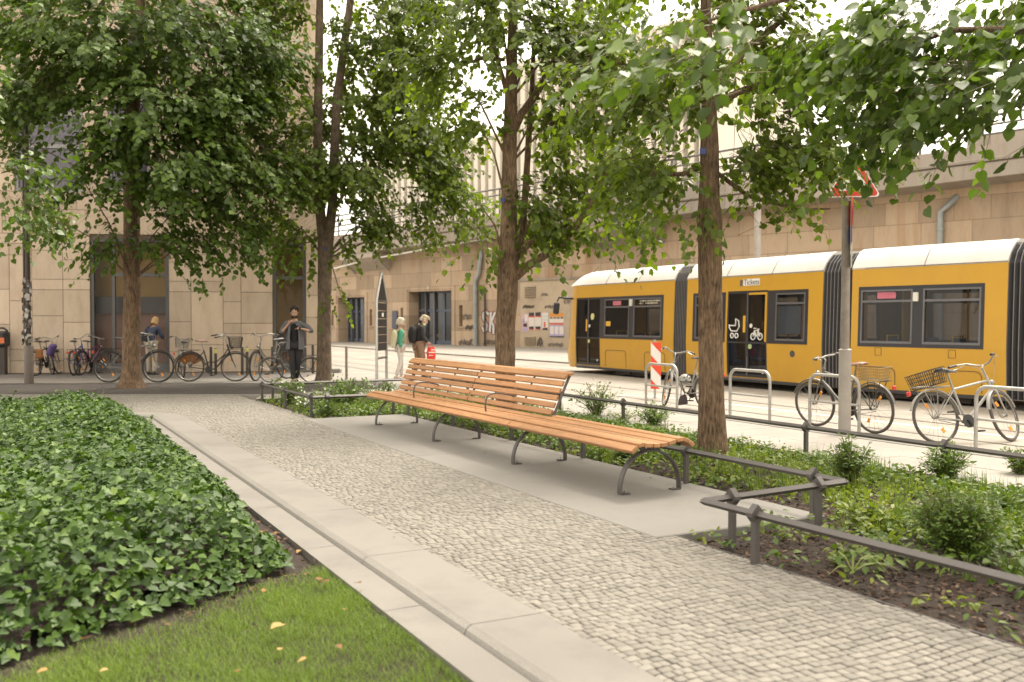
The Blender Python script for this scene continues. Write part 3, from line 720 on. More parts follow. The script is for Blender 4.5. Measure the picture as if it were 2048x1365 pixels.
# ---------------------------------------------------------------- tram
M['tram_yellow'] = mat('tram_yellow', (.59, .33, .034), .36, var=.035, vs=1.3, spec=.5, dirt=(.54, .30, .036), ds=.7)
M['tram_white'] = mat('tram_roof_white', (.60, .58, .54), .45, var=.04, vs=1.2, dirt=(.52, .49, .44), ds=.8)
M['tram_dark'] = mat('tram_dark', (.032, .032, .038), .38, var=.1)
M['tram_frame'] = mat('window_frame_metal', (.17, .17, .185), .4, .5, var=.1)
M['tram_grey'] = mat('tram_skirt', (.07, .07, .075), .5, var=.1)
M['tram_glass'] = glass_mat('tram_glass', (.62, .63, .65), .60, .02)
M['under'] = mat('under_gear', (.055, .045, .04), .8, var=.4, vs=8)
M['bellows'] = mat('bellows_rubber', (.022, .021, .024), .6, var=.2, vs=4)
M['bellows_edge'] = mat('bellows_edge', (.20, .19, .19), .55, var=.1)
M['inside'] = mat('tram_inside', (.40, .39, .37), .6, var=.05); M['seat_cloth'] = mat('seat_cloth', (.06, .10, .22), .8, var=.3, vs=20)
M['grab'] = mat('grab_rail', (.80, .50, .03), .4)
T0 = Vector((1.962, 29.633, 0)); d1 = Vector((.463, -.886, 0)); n1 = Vector((.886, .463, 0))
O3 = T0 + d1 * 10.95; d3 = Vector((.574, -.819, 0)); n3 = Vector((.819, .574, 0))
tram = thing('tram', 'yellow articulated tram with white roof passing along the street', 'tram', (T0 + d1 * 5)[:])
TW = 2.35
def lean(z): return .032 * max(0, z - 1.0) + .03 * max(0, .9 - z)
def fA(x, y, z): return T0 + d1 * x + n1 * y + Vector((0, 0, z))
def fB(x, y, z): return O3 + d3 * x + n3 * y + Vector((0, 0, z))
def sx3(px, py): return on_plane(px, py, O3.xy[:], d3.xy[:])
ZT = 2.60; ZB = .16
def near(f): return lambda x, y, z: f(x, y + lean(z), z)
def far_(f): return lambda x, y, z: f(x, TW - y - lean(z), z)
def car(f, x0, x1, holes, farholes, nose=False, tail=True):
    mb = MB(); th = .06
    zs = [ZB, .9, 1.0, ZT]
    def wall(fn, hs):
        for a, b in ((ZB, .9), (.9, 1.0), (1.0, ZT)):
            pass
        holed(mb, x0, x1, ZB, ZT, hs + [], fn, th)
    wall(near(f), holes); wall(far_(f), farholes)
    mb.add([f(x0, .05, .36), f(x1, .05, .36), f(x1, TW - .05, .36), f(x0, TW - .05, .36)], [(0, 1, 2, 3)])
    for x, on in ((x0 + .01, not nose), (x1 - .01, tail)):
        if on:
            for y0, y1 in ((.05, .55), (TW - .55, TW - .05)): mb.add([f(x, y0, ZB), f(x, y1, ZB), f(x, y1, ZT), f(x, y0, ZT)], [(0, 1, 2, 3)])
            mb.add([f(x, .55, 2.25), f(x, TW - .55, 2.25), f(x, TW - .55, ZT), f(x, .55, ZT)], [(0, 1, 2, 3)])
    body = mb.build('body', M['tram_yellow'], tram, fix=False)
    prof = [(lean(ZT) - .004, ZT), (lean(ZT) - .012, ZT + .03), (.10, 2.74), (.20, 2.88), (.31, 2.985), (.45, 3.04), (TW / 2, 3.07)]
    full = prof + [(TW - y, z) for y, z in prof[-2::-1]]
    rb = MB(); nseg = 3 if x1 - x0 > 4 else 2
    xs = [x0]; 
    for i in range(1, nseg): xs += [x0 + (x1 - x0) * i / nseg - .006, x0 + (x1 - x0) * i / nseg + .006]
    xs.append(x1)
    rings = []
    if nose:
        for k in range(6):
            q = k / 6; s = math.sin(q * math.pi / 2); xx = x0 + .55 - 1.17 * math.cos(q * math.pi / 2)
            rings.append([f(xx + (.35 if 0 else 0), TW / 2 + (y - TW / 2) * (.84 + .16 * s), ZT + (z - ZT) * s) for y, z in full])
        xs[0] = x0 + .55
    for x in xs:
        dn = .006 if (x not in (xs[0], xs[-1])) and False else 0
        rings.append([f(x, y, z - dn) for y, z in full])
    rb.loft(rings, close=False, cap=False)
    rb.add([f(x1, y, z) for y, z in full], [tuple(range(len(full)))])
    rf = rb.build('roof', M['tram_white'], tram, smooth=True)
    sm = MB()
    for i in range(1, nseg):
        xq = x0 + (x1 - x0) * i / nseg; sm.tube([f(xq, y - .003, z + .002) for y, z in prof], .005, 4)
    sm.tube([f(x0 + .3, lean(ZT) - .006, ZT + .015), f(x1, lean(ZT) - .006, ZT + .015)], .006, 4)
    sm.build('roof_seam', M['tram_grey'], rf)
    sk_ = MB(); sk_.box((0, 0, 0), (.001, .001, .001)); sk_ = MB()
    for fn in (near(f), far_(f)):
        sk_.loft([[fn(x, .02, ZB + .002), fn(x, -.004, ZB + .002), fn(x, .01, .09), fn(x, .06, .09)] for x in (x0, x1)])
    sk_.build('skirt', M['tram_grey'], tram)
    inn = MB(); inn.add([f(x0, .1, ZT - .02), f(x1, .1, ZT - .02), f(x1, TW - .1, ZT - .02), f(x0, TW - .1, ZT - .02)], [(0, 1, 2, 3)])
    inn.add([f(x0, .13, .37), f(x1, .13, .37), f(x1, TW - .13, .37), f(x0, TW - .13, .37)], [(0, 1, 2, 3)])
    inn.build('interior', M['inside'], tram)
    return body
def window(f, x0, x1, z0, z1, panes, side=near, tr=1.93):
    """dark surround with its metal frames and panes"""
    fn = side(f); mb = MB(); holed(mb, x0, x1, z0, z1, [(a, b, z0 + .07, z1 - .07) for a, b in panes], lambda x, y, z: fn(x, y - .006, z), .05)
    w = mb.build('window', M['tram_dark'], tram, fix=False)
    for a, b in panes:
        c, d = z0 + .07, z1 - .07; fr_ = MB(); e = .035
        holed(fr_, a, b, c, d, [(a + e, b - e, c + e + .01, tr - .02), (a + e, b - e, tr + .025, d - e)], lambda x, y, z: fn(x, y - .012, z), .045)
        fr_.build('frame', M['tram_frame'], w, fix=False)
        g = MB(); g.add([fn(a + .01, .02, c + .01), fn(b - .01, .02, c + .01), fn(b - .01, .02, d - .01), fn(a + .01, .02, d - .01)], [(0, 1, 2, 3)]); g.build('pane', M['tram_glass'], w, fix=False)
    return w
def door(f, x0, x1, z0, z1, xm, zm, side=near):
    fn = side(f); mb = MB(); e = .045
    hs = []
    for a, b in ((x0, xm), (xm, x1)): hs += [(a + e, b - e, z0 + .06, zm - .02), (a + e, b - e, zm + .02, z1 - .06)]
    holed(mb, x0 + .004, x1 - .004, z0, z1, hs, lambda x, y, z: fn(x, y + .008, z), .04)
    d_ = mb.build('door', M['tram_dark'], tram, fix=False)
    g = MB()
    for a, b in ((x0, xm), (xm, x1)): g.add([fn(a + .02, .025, z0 + .03), fn(b - .02, .025, z0 + .03), fn(b - .02, .025, z1 - .03), fn(a + .02, .025, z1 - .03)], [(0, 1, 2, 3)])
    g.build('pane', M['tram_glass'], d_, fix=False)
    st = MB(); st.loft([[fn(x, -.03, z0 - .02), fn(x, -.03, z0 - .06), fn(x, .05, z0 - .06), fn(x, .05, z0 - .02)] for x in (x0, x1)]); st.build('step', M['tram_frame'], d_)
    ed = MB(); ed.loft([[fn(xm - .012, -.008, z), fn(xm + .012, -.008, z), fn(xm + .012, .01, z), fn(xm - .012, .01, z)] for z in (z0 + .03, z1 - .03)]); ed.build('leaf_edge', M['tram_frame'], d_)
    return d_
zw0, zw1 = 1.015, 2.235
h1 = [(.0, 1.37, .2, 2.235), (1.38, 4.46, zw0, zw1)]; h2 = [(5.72, 6.98, zw0, zw1), (7.05, 8.45, .2, 2.25), (8.46, 9.72, zw0, zw1)]
w3a = sx3(1716, 571)[0]; w3b = sx3(1968, 563)[0]; x3e = sx3(2013, 600)[0]
h3 = [(w3a, w3b, zw0, zw1)]
fw = lambda a, b: [(a, b, zw0, zw1)]
bodyA = car(fA, .0, 4.93, h1, fw(.5, 4.4), nose=True); bodyB = car(fA, 5.46, 10.14, h2, fw(5.8, 9.7)); bodyC = car(fB, .0, x3e, h3, fw(.3, x3e - .3))
window(fA, 1.38, 4.46, zw0, zw1, [(1.60, 2.86), (3.08, 4.38)]); window(fA, 5.72, 6.98, zw0, zw1, [(5.82, 6.88)]); window(fA, 8.46, 9.72, zw0, zw1, [(8.72, 9.64)])
wm = (w3a + w3b) / 2; window(fB, w3a, w3b, zw0, zw1, [(w3a + .06, wm - .11), (wm + .11, w3b - .06)])
window(fA, .5, 4.4, zw0, zw1, [(.55, 1.75), (1.9, 3.0), (3.15, 4.35)], far_); window(fA, 5.8, 9.7, zw0, zw1, [(5.9, 7.1), (7.2, 8.3), (8.4, 9.6)], far_); window(fB, .3, x3e - .3, zw0, zw1, [(.4, 1.5), (1.65, x3e - .4)], far_)
dA = door(fA, .0, 1.37, .205, 2.232, .69, 1.02); dB = door(fA, 7.05, 8.45, .205, 2.245, 7.76, 1.02)
# nose
mb = MB(); rings = []
for z, xn, e in ((.10, .85, .32), (.30, .98, .30), (.62, 1.0, .30), (.66, .93, .30), (1.0, .86, .27), (1.9, .76, .25), (2.3, .70, .22), (2.62, .62, .2)):
    ring = []
    for k in range(15):
        q = math.pi * k / 14; c, s = math.cos(q), math.sin(q)
        yy = TW / 2 - (TW / 2 - lean(z)) * (1 if c > 0 else -1) * abs(c) ** .45; ring.append(fA(-xn * s ** .8 + .0, yy, z))
    rings.append(ring)
mb.loft(rings[:5], close=False, cap=False); mb.loft(rings[6:], close=False, cap=False)
mb.build('front', M['tram_yellow'], tram, smooth=True)
mb = MB(); mb.loft([[p for p in r[2:13]] for r in rings[4:7]], close=False, cap=False); mb.build('windscreen', M['tram_dark'], tram, smooth=True)
mb = MB(); mb.loft([r[:3] for r in rings[4:7]], close=False, cap=False); mb.loft([r[12:] for r in rings[4:7]], close=False, cap=False); mb.build('corner_post', M['tram_yellow'], tram, smooth=True)
for yy in (.28, TW - .28):
    mb = MB(); mb.ball(fA(-.52, yy, .82), (.09, .09, .07), 8, 6); mb.build('headlight', M['white'], tram, smooth=True)
# bellows
def bellow(P, Q, nP, nQ, name='bellows'):
    """P, Q: functions of (y, z) giving the two end outlines"""
    prof = [(.03, .12), (.02, 1.0), (.07, 2.58), (.16, 2.78), (.34, 2.96), (TW / 2, 3.02), (TW - .34, 2.96), (TW - .16, 2.78), (TW - .07, 2.58), (TW - .02, 1.0), (TW - .03, .12)]
    mb = MB(); n = 16; rings = []
    for i in range(n + 1):
        q = i / n; ins = .055 if i % 2 else .0
        ring = []
        for y, z in prof:
            yy = TW / 2 + (y - TW / 2) * (1 - ins / 1.2); zz_ = z - (ins if z > 2.6 else 0); ring.append(P(yy, zz_).lerp(Q(yy, zz_), q))
        rings.append(ring)
    mb.loft(rings, close=False, cap=False); b = mb.build(name, M['bellows'], tram)
    eb = MB()
    for i in range(0, n + 1, 2): eb.tube([p for p in rings[i]], .009, 4)
    eb.build('fold_edge', M['bellows_edge'], b)
bellow(lambda y, z: fA(4.93, y, z), lambda y, z: fA(5.46, y, z), n1, n1)
bellow(lambda y, z: fA(10.14, y, z), lambda y, z: fB(.0, y, z), n1, n3)
bellow(lambda y, z: fB(x3e, y, z), lambda y, z: fB(x3e + .85, y, z), n3, n3)
h4 = []; bodyD = car(fB, x3e + .85, x3e + 6, [(x3e + 1.3, x3e + 4, zw0, zw1)], fw(x3e + 1.3, x3e + 5.5)); window(fB, x3e + 1.3, x3e + 4, zw0, zw1, [(x3e + 1.4, x3e + 2.6), (x3e + 2.8, x3e + 3.9)])
# running gear
for f, xa, xb in ((fA, 1.95, 4.1), (fB, .45, 2.5)):
    mb = MB()
    for x0_, x1_, y0_, y1_, z0_, z1_ in ((xa, xb, .18, .30, -.02, .16), (xa + .2, xb - .2, .3, TW - .3, .0, .3), (xa + .5, xa + .8, .12, .2, -.0, .12), (xb - .8, xb - .5, .12, .2, .0, .12)):
        mb.add([f(x, y, z) for x in (x0_, x1_) for y in (y0_, y1_) for z in (z0_, z1_)], [(0, 1, 3, 2), (4, 6, 7, 5), (0, 4, 5, 1), (2, 3, 7, 6), (0, 2, 6, 4), (1, 5, 7, 3)])
    bg = mb.build('bogie', M['under'], tram)
    for xw in (xa + .35, xb - .35):
        for y_ in (.33, TW - .33):
            mb = MB(); mb.loft([[f(xw + .27 * math.cos(q * math.pi / 8), y_ + yo, .215 + .27 * math.sin(q * math.pi / 8)) for q in range(16)] for yo in (-.05, .05)]); mb.build('wheel', M['under'], bg)
mb = MB()
for f, xa, xb in ((fA, .2, 10), (fB, .1, x3e)): mb.add([f(x, y, z) for x in (xa, xb) for y in (.4, TW - .4) for z in (.17, .36)], [(0, 1, 3, 2), (4, 6, 7, 5), (0, 4, 5, 1), (2, 3, 7, 6), (0, 2, 6, 4), (1, 5, 7, 3)])
mb.build('chassis', M['under'], tram)
# hatches, lamps, icons
def rrect(f, x0, x1, z0, z1, r, open_bottom=True, rad=.007):
    pts = [(x0, z0)] + [(x0 + r - r * math.cos(q * math.pi / 10), z1 - r + r * math.sin(q * math.pi / 10)) for q in range(6)] + [(x1 - r + r * math.sin(q * math.pi / 10), z1 - r + r * math.cos(q * math.pi / 10)) for q in range(6)] + [(x1, z0)]
    if not open_bottom: pts.append(pts[0])
    fn = near(f); return MB().tube([fn(x, -.001, z) for x, z in pts], rad, 4)
for f, a, b in ((fA, 1.66, 2.72), (fA, 3.62, 4.55)): rrect(f, a, b, .2, .68, .1).build('hatch', M['tram_dark'], tram)
s3 = lambda px, py: sx3(px, py)
for pa, pb, pt in ((1711, 1789, 733), (1866, 1963, 740)):
    a, zt_ = s3(pa, pt); b, _ = s3(pb, pt); rrect(fB, a, b, .2, zt_, .12).build('hatch', M['tram_dark'], tram)
for px, py in ((1756, 702), (1904, 707)):
    a, z = s3(px, py); rrect(fB, a - .07, a + .07, z - .09, z + .06, .01, False, .004).build('hatch', M['tram_dark'], tram)
a, z = s3(1827, 769); rrect(fB, a - .06, a + .06, z - .1, z + .08, .05, False, .004).build('hatch', M['tram_dark'], tram)
def plate(f, x0, x1, z0, z1, m, name, parent=None, off=-.012, th=.02):
    fn = near(f); mb = MB(); mb.loft([[fn(x, off, z0), fn(x, off, z1), fn(x, off + th, z1), fn(x, off + th, z0)] for x in (x0, x1)]); return mb.build(name, M[m], parent or tram)
M['marker_lamp'] = mat('marker_lamp', (.70, .68, .60), .3)
plate(fA, 2.91, 3.02, 1.95, 2.15, 'marker_lamp', 'marker_lamp', off=-.045, th=.05)
a, zz0 = s3(1831, 603); a2, zz1 = s3(1831, 585); plate(fB, a - .05, a + .05, zz0, zz1, 'marker_lamp', 'marker_lamp', off=-.045, th=.05)
tk = plate(fA, 7.60, 8.16, 2.37, 2.53, 'white', 'ticket_sign', off=-.008)
fn = near(fA); text_mesh('Tickets', .185, lambda x, z, y: fn(7.89 + x, -.0125, 2.447 + z), sx=.98).build('lettering', M['ink'], tk, fix=False)
M['ochre'] = mat('ochre_sticker', (.70, .40, .05), .5)
plate(fA, 7.49, 7.57, 2.37, 2.51, 'tram_frame', 'sticker'); 
plate(fA, .575, .64, 1.22, 1.58, 'ochre', 'sticker', dA, off=.002, th=.01); plate(fA, 7.62, 7.70, 1.26, 1.66, 'ochre', 'sticker', dB, off=.002, th=.01)
plate(fA, 1.66, 1.90, 1.38, 1.52, 'ochre', 'sticker', off=.008, th=.008); plate(fA, 8.36, 8.425, 1.05, 2.2, 'tram_yellow', 'edge_strip', dB, off=.0, th=.01); plate(fA, 7.80, 8.425, 2.15, 2.2, 'tram_yellow', 'edge_strip', dB, off=-.001, th=.01)
plate(fA, 8.80, 9.50, 1.22, 1.88, 'poster_grey', 'notice', off=.028, th=.006) if 'poster_grey' in M else None
M['poster_blue'] = mat('window_notice', (.32, .36, .42), .5, var=.06); plate(fA, 8.80, 9.48, 1.24, 1.88, 'poster_blue', 'notice', off=.030, th=.006)
M['pink'] = mat('pink_sticker', (.55, .16, .22), .5); M['pinkbar'] = mat('pink_bar', (.50, .26, .22), .5)
plate(fA, 9.50, 9.60, 1.1, 1.9, 'pinkbar', 'notice', off=.032, th=.006); plate(fA, 2.0, 2.42, 1.98, 2.11, 'pink', 'sticker', off=.012, th=.005)
a, z = s3(1752, 598); b, z_ = s3(1789, 584); plate(fB, a, b, z, z_, 'pink', 'sticker', off=.012, th=.005)
M['led'] = mat('led_text', (.75, .70, .58), .5)
mb = MB(); fn = near(fA); random.seed(3)
for row, (zc_, xs_, xe_) in enumerate(((2.085, 3.34, 4.28), (2.02, 3.34, 4.14))):
    x = xs_
    while x < xe_:
        w = random.uniform(.02, .05); h_ = random.choice((.045, .05, .03)) * (1 if row == 0 else .8)
        if not (row == 1 and 3.50 < x < 3.60): mb.add([fn(x, .013, zc_ - h_ / 2), fn(x + w * .8, .013, zc_ - h_ / 2), fn(x + w * .8, .013, zc_ + h_ / 2), fn(x, .013, zc_ + h_ / 2)], [(0, 1, 2, 3)])
        x += w + .012
mb.build('destination_text', M['led'], tram, fix=False)
def ring_pts(cx, cz, r, n=14): return [(cx + r * math.cos(2 * math.pi * k / n), cz + r * math.sin(2 * math.pi * k / n)) for k in range(n + 1)]
def icon(f, lines, name, parent, r=.016):
    fn = near(f); mb = MB()
    for L in lines: mb.tube([fn(x, .004, z) for x, z in L], r, 5)
    return mb.build(name, M['white'], parent)
px_, pz_ = 7.33, 1.18                          # pram and bicycle pictograms on the double door
icon(fA, [ring_pts(px_ - .09, pz_, .055), ring_pts(px_ + .07, pz_, .055), [(px_ - .20, pz_ + .27), (px_ - .20, pz_ + .20), (px_ - .12, pz_ + .11), (px_ + .08, pz_ + .11), (px_ + .16, pz_ + .22), (px_ + .13, pz_ + .36), (px_ + .03, pz_ + .41), (px_ + .03, pz_ + .24), (px_ - .2, pz_ + .24)]], 'pram_icon', dB)
px_, pz_ = 8.10, 1.17
icon(fA, [ring_pts(px_ - .12, pz_, .075), ring_pts(px_ + .12, pz_, .075), [(px_ - .12, pz_), (px_ - .07, pz_ + .14), (px_ + .05, pz_ + .14), (px_ + .12, pz_)], [(px_ - .07, pz_ + .14), (px_, pz_), (px_ + .06, pz_ + .16)], [(px_ - .1, pz_ + .19), (px_ - .02, pz_ + .19)], [(px_ + .02, pz_ + .17), (px_ + .09, pz_ + .17)]], 'bicycle_icon', dB, .014)
M['pale_yellow'] = mat('pale_yellow_sticker', (.62, .60, .28), .5); M['pale_green'] = mat('pale_green_button', (.42, .55, .25), .5)
def dot(f, x, z, rx, rz, m, parent):
    fn = near(f); MB().loft([[fn(x + rx * math.cos(q * math.pi / 7), yo, z + rz * math.sin(q * math.pi / 7)) for q in range(14)] for yo in (-.006, .022)]).build('door_button', M[m], parent)
dot(fA, .93, 1.66, .085, .10, 'pale_yellow', dA); dot(fA, .77, 1.38, .03, .045, 'white', dA); dot(fA, .76, .92, .05, .055, 'pale_yellow', dA); dot(fA, 1.2, .36, .02, .03, 'white', dA)
dot(fA, 7.90, 1.42, .04, .05, 'white', dB); dot(fA, 7.88, .93, .055, .06, 'pale_green', dB); dot(fA, 8.30, .33, .02, .03, 'white', dB)
dot(fA, 9.27, .80, .075, .075, 'tram_grey', bodyB)
# mirror
mb = MB(); p0 = fA(-.18, .02, 2.22); p1 = fA(-.30, -.42, 2.26); p2 = fA(-.32, -.47, 2.12); mb.tube([p0, p1], .035, 8); mb.tube([p1, p2], .022, 8)
mi = mb.build('mirror', M['black'], tram); mb = MB(); mb.box(fA(-.34, -.49, 1.92), (.19, .12, .36), Matrix.Rotation(PLAZA + .5, 3, 'Z') @ Matrix.Rotation(.12, 3, 'Y'), bev=.035); mb.build('mirror_housing', M['black'], mi)
# inside: seats and yellow grab rails
random.seed(21)
for f, xs in ((fA, (1.9, 2.7, 3.6, 4.2, 5.9, 6.6, 8.9, 9.4)), (fB, (.7, 1.3, 2.1, 2.7))):
    for x in xs:
        for y in (.45, TW - .5):
            mb = MB(); mb.loft([[f(x + a, yy, zz_) for a, zz_ in ((0, .45), (.38, .48), (.40, .55), (.09, .58), (.02, 1.18), (-.05, 1.18))] for yy in (y - .2, y + .2)]); mb.build('seat', M['seat_cloth'], tram)
    mb = MB()
    for x in xs[::2]: mb.tube([f(x, .75, .4), f(x, .75, 2.5)], .017, 6); mb.tube([f(x - .02, .25, 1.10), f(x - .02, .25, 1.24), f(x - .02, .62, 1.24), f(x - .02, .62, 1.10)], .018, 6)
    mb.build('grab_rail', M['grab'], tram)
# ---------------------------------------------------------------- railway viaduct
WO = Vector((0, 56.1, 0)); ww_ = Vector((.7071, -.7071, 0)); wi = Vector((.7071, .7071, 0))
def fW(x, y, z): return WO + ww_ * x + wi * y + Vector((0, 0, z))
def sl_(x): return -.0208 * (27 - x)
def fD(x, y, z): return fW(x, y, z + sl_(x))
def wp(px, py, off=0.0): return on_plane(px, py, (WO - wi * off).xy[:], ww_.xy[:])
def stone_mat(name, col, sx_, sz_, rustamt=.5):
    m, nt, b = nt_new(name); g = N(nt, 'ShaderNodeNewGeometry')
    dx = N(nt, 'ShaderNodeVectorMath', operation='DOT_PRODUCT'); dx.inputs[1].default_value = tuple(ww_); nt.links.new(g.outputs['Position'], dx.inputs[0])
    sp = N(nt, 'ShaderNodeSeparateXYZ'); nt.links.new(g.outputs['Position'], sp.inputs[0])
    cb = N(nt, 'ShaderNodeCombineXYZ'); nt.links.new(dx.outputs['Value'], cb.inputs[0]); nt.links.new(sp.outputs[2], cb.inputs[1])
    br = N(nt, 'ShaderNodeTexBrick'); br.offset = .5; br.squash = .7; br.squash_frequency = 3
    for k, v in (('Scale', 1.0), ('Mortar Size', .012), ('Mortar Smooth', .2), ('Bias', 0.0), ('Brick Width', sx_), ('Row Height', sz_)): br.inputs[k].default_value = v
    br.inputs['Color1'].default_value = c4(col, .76); br.inputs['Color2'].default_value = c4(col, 1.15); br.inputs['Mortar'].default_value = c4(col, .45)
    nt.links.new(cb.outputs[0], br.inputs['Vector'])
    mp = N(nt, 'ShaderNodeMapping'); mp.inputs['Scale'].default_value = (1, .16, 1); nt.links.new(cb.outputs[0], mp.inputs[0])
    n1 = N(nt, 'ShaderNodeTexNoise', Scale=1.3, Detail=9.0, Roughness=.75); nt.links.new(mp.outputs[0], n1.inputs['Vector'])
    r1 = ramp(nt, n1.outputs['Fac'], [(.3, (.72, .70, .68)), (.5, (1, 1, 1)), (.72, (.80, .72, .62))])
    mu = N(nt, 'ShaderNodeMix', data_type='RGBA', blend_type='MULTIPLY'); mu.inputs['Factor'].default_value = 1.0
    nt.links.new(br.outputs[0], mu.inputs['A']); nt.links.new(r1.outputs[0], mu.inputs['B'])
    mp2 = N(nt, 'ShaderNodeMapping'); mp2.inputs['Scale'].default_value = (1, .07, 1); mp2.inputs['Location'].default_value = (7, 3, 0); nt.links.new(cb.outputs[0], mp2.inputs[0])
    n2 = N(nt, 'ShaderNodeTexNoise', Scale=1.1, Detail=5.0); nt.links.new(mp2.outputs[0], n2.inputs['Vector'])
    r2 = ramp(nt, n2.outputs['Fac'], [(.60, (0, 0, 0)), (.72, (rustamt,) * 3)])
    m2 = N(nt, 'ShaderNodeMix', data_type='RGBA'); nt.links.new(r2.outputs[0], m2.inputs['Factor']); nt.links.new(mu.outputs['Result'], m2.inputs['A']); m2.inputs['B'].default_value = c4((.34, .17, .075))
    nt.links.new(m2.outputs['Result'], b.inputs['Base Color']); b.inputs['Roughness'].default_value = .85
    n3 = N(nt, 'ShaderNodeTexNoise', Scale=25.0, Detail=5.0); nt.links.new(g.outputs['Position'], n3.inputs['Vector'])
    bp = N(nt, 'ShaderNodeBump', Strength=.35, Distance=.03); nt.links.new(n3.outputs['Fac'], bp.inputs['Height']); nt.links.new(bp.outputs[0], b.inputs['Normal'])
    return m
M['stone'] = stone_mat('viaduct_stone', (.475, .365, .26), 2.0, .92)
M['fascia'] = stone_mat('viaduct_fascia', (.39, .345, .295), 7.0, 3.0, .15)
via = thing('railway_viaduct', 'long stone railway viaduct with blue doors, graffiti and railing along its deck', 'viaduct', fW(5, 0, 0)[:])
dr = [(-17.55, -14.41, -.3, 3.15), (-9.58, -5.34, -.3, 3.41)]
slits = []
for x0_, x1_, y0_, y1_ in ((739, 744, 619, 652), (801, 806, 616, 650), (918, 925, 611, 653), (663, 667, 622, 652)):
    a, z1_ = wp(x0_, y0_); b, z0_ = wp(x1_, y1_); slits.append((a, b, z0_, z1_))
holes = dr + slits
mb = MB(); holed(mb, -45, 62, -.3, 7.6, holes, fW, 1.0); mb.build('wall', M['stone'], via, fix=False)
M['door_blue'] = mat('door_blue', (.085, .105, .15), .45, .2, var=.1); M['door_glass'] = glass_mat('door_glass', (.2, .22, .24), .25, .06)
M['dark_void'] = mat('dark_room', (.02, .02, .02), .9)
for (a, b, c, d) in slits:
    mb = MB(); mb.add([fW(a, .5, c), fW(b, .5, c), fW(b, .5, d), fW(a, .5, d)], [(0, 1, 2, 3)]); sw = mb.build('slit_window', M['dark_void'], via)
    mb = MB(); mb.loft([[fW(x, -.06, c - .02), fW(x, -.06, c - .12), fW(x, .02, c - .12), fW(x, .02, c - .02)] for x in (a - .12, b + .12)]); mb.build('sill', M['stone'], sw)
for (a, b, c, d) in dr:
    mb = MB(); y = .85
    n = 5; xs = [a + (b - a) * k / n for k in range(n + 1)]; hs = [(xs[k] + .10, xs[k + 1] - .10, .25, 2.1) for k in range(n)] + [(xs[k] + .10, xs[k + 1] - .10, 2.25, d - .12) for k in range(n)]
    holed(mb, a, b, -.05, d, hs, lambda x, yy, z: fW(x, yy + y, z), .10); dd_ = mb.build('door', M['door_blue'], via, fix=False)
    mb = MB(); mb.add([fW(a, y + .05, 0), fW(b, y + .05, 0), fW(b, y + .05, d), fW(a, y + .05, d)], [(0, 1, 2, 3)]); mb.build('pane', M['door_glass'], dd_)
    mb = MB()
    for k in (1, 2): mb.loft([[fW(xs[k] + .0 - .05, y - .12, z), fW(xs[k] + .05, y - .12, z), fW(xs[k] + .05, y, z), fW(xs[k] - .05, y, z)] for z in (0, d)])
    mb.build('mullion', M['tram_frame'], dd_)
    mb = MB(); mb.add([fW(a - .3, y + 2.5, -.1), fW(b + .3, y + 2.5, -.1), fW(b + .3, y + 2.5, d + .2), fW(a - .3, y + 2.5, d + .2)], [(0, 1, 2, 3)]); mb.build('room', M['inside'], dd_)
    mb = MB(); t_ = .22                        # stone surround standing proud
    for lo, hi in (((a - t_ - .12, -.05, -.05), (a - .12, 0, d + .12 + t_)), ((b + .12, -.05, -.05), (b + .12 + t_, 0, d + .12 + t_)), ((a - .12, -.05, d + .12), (b + .12, 0, d + .12 + t_))):
        mb.add([fW(x, yy, z) for x in (lo[0], hi[0]) for yy in (lo[1], hi[1]) for z in (lo[2], hi[2])], [(0, 1, 3, 2), (4, 6, 7, 5), (0, 4, 5, 1), (2, 3, 7, 6), (0, 2, 6, 4), (1, 5, 7, 3)])
    mb.build('surround', M['stone'], dd_)
    mb = MB(); xm_ = (a + b) / 2 - .2; mb.loft([[fW(x, -.05, d + .13), fW(x, -.05, d + .33), fW(x, .0, d + .33), fW(x, .0, d + .13)] for x in (xm_, xm_ + .2)]); mb.build('number_plate', M['white'], dd_)
# deck edge: two bands, groove, soffit
def band(name, prof, m):
    mb = MB(); mb.loft([[fD(x, y, z) for y, z in prof] for x in range(-46, 63, 4)]); return mb.build(name, M[m], via)
deck = band('deck', [(1.2, 6.72), (-1.15, 6.93), (-1.25, 6.95), (-1.25, 7.50), (-1.16, 7.50), (-1.16, 7.57), (-1.30, 7.57), (-1.32, 7.66), (-1.24, 7.70), (-1.22, 8.18), (-.9, 8.22), (9, 8.22), (9, 6.7)], 'fascia')
mb = MB()
for x in range(-44, 62, 2):
    mb.tube([fD(x, -1.0, 8.1), fD(x, -1.0, 9.68)], .06, 6)
for z in (8.62, 8.97, 9.32, 9.68): mb.tube([fD(x, -1.0, z) for x in range(-44, 63, 6)], .045 if z < 9.6 else .055, 6)
M['rail_grey'] = mat('railing_grey', (.13, .125, .12), .5, .4)
mb.build('railing', M['rail_grey'], via)
mb = MB(); mb.loft([[fD(x, 4.0, 8.2), fD(x, 4.0, 9.6), fD(x, 4.15, 9.6), fD(x, 4.15, 8.2)] for x in (24, 60)]); mb.build('sound_barrier', M['fascia'], via)
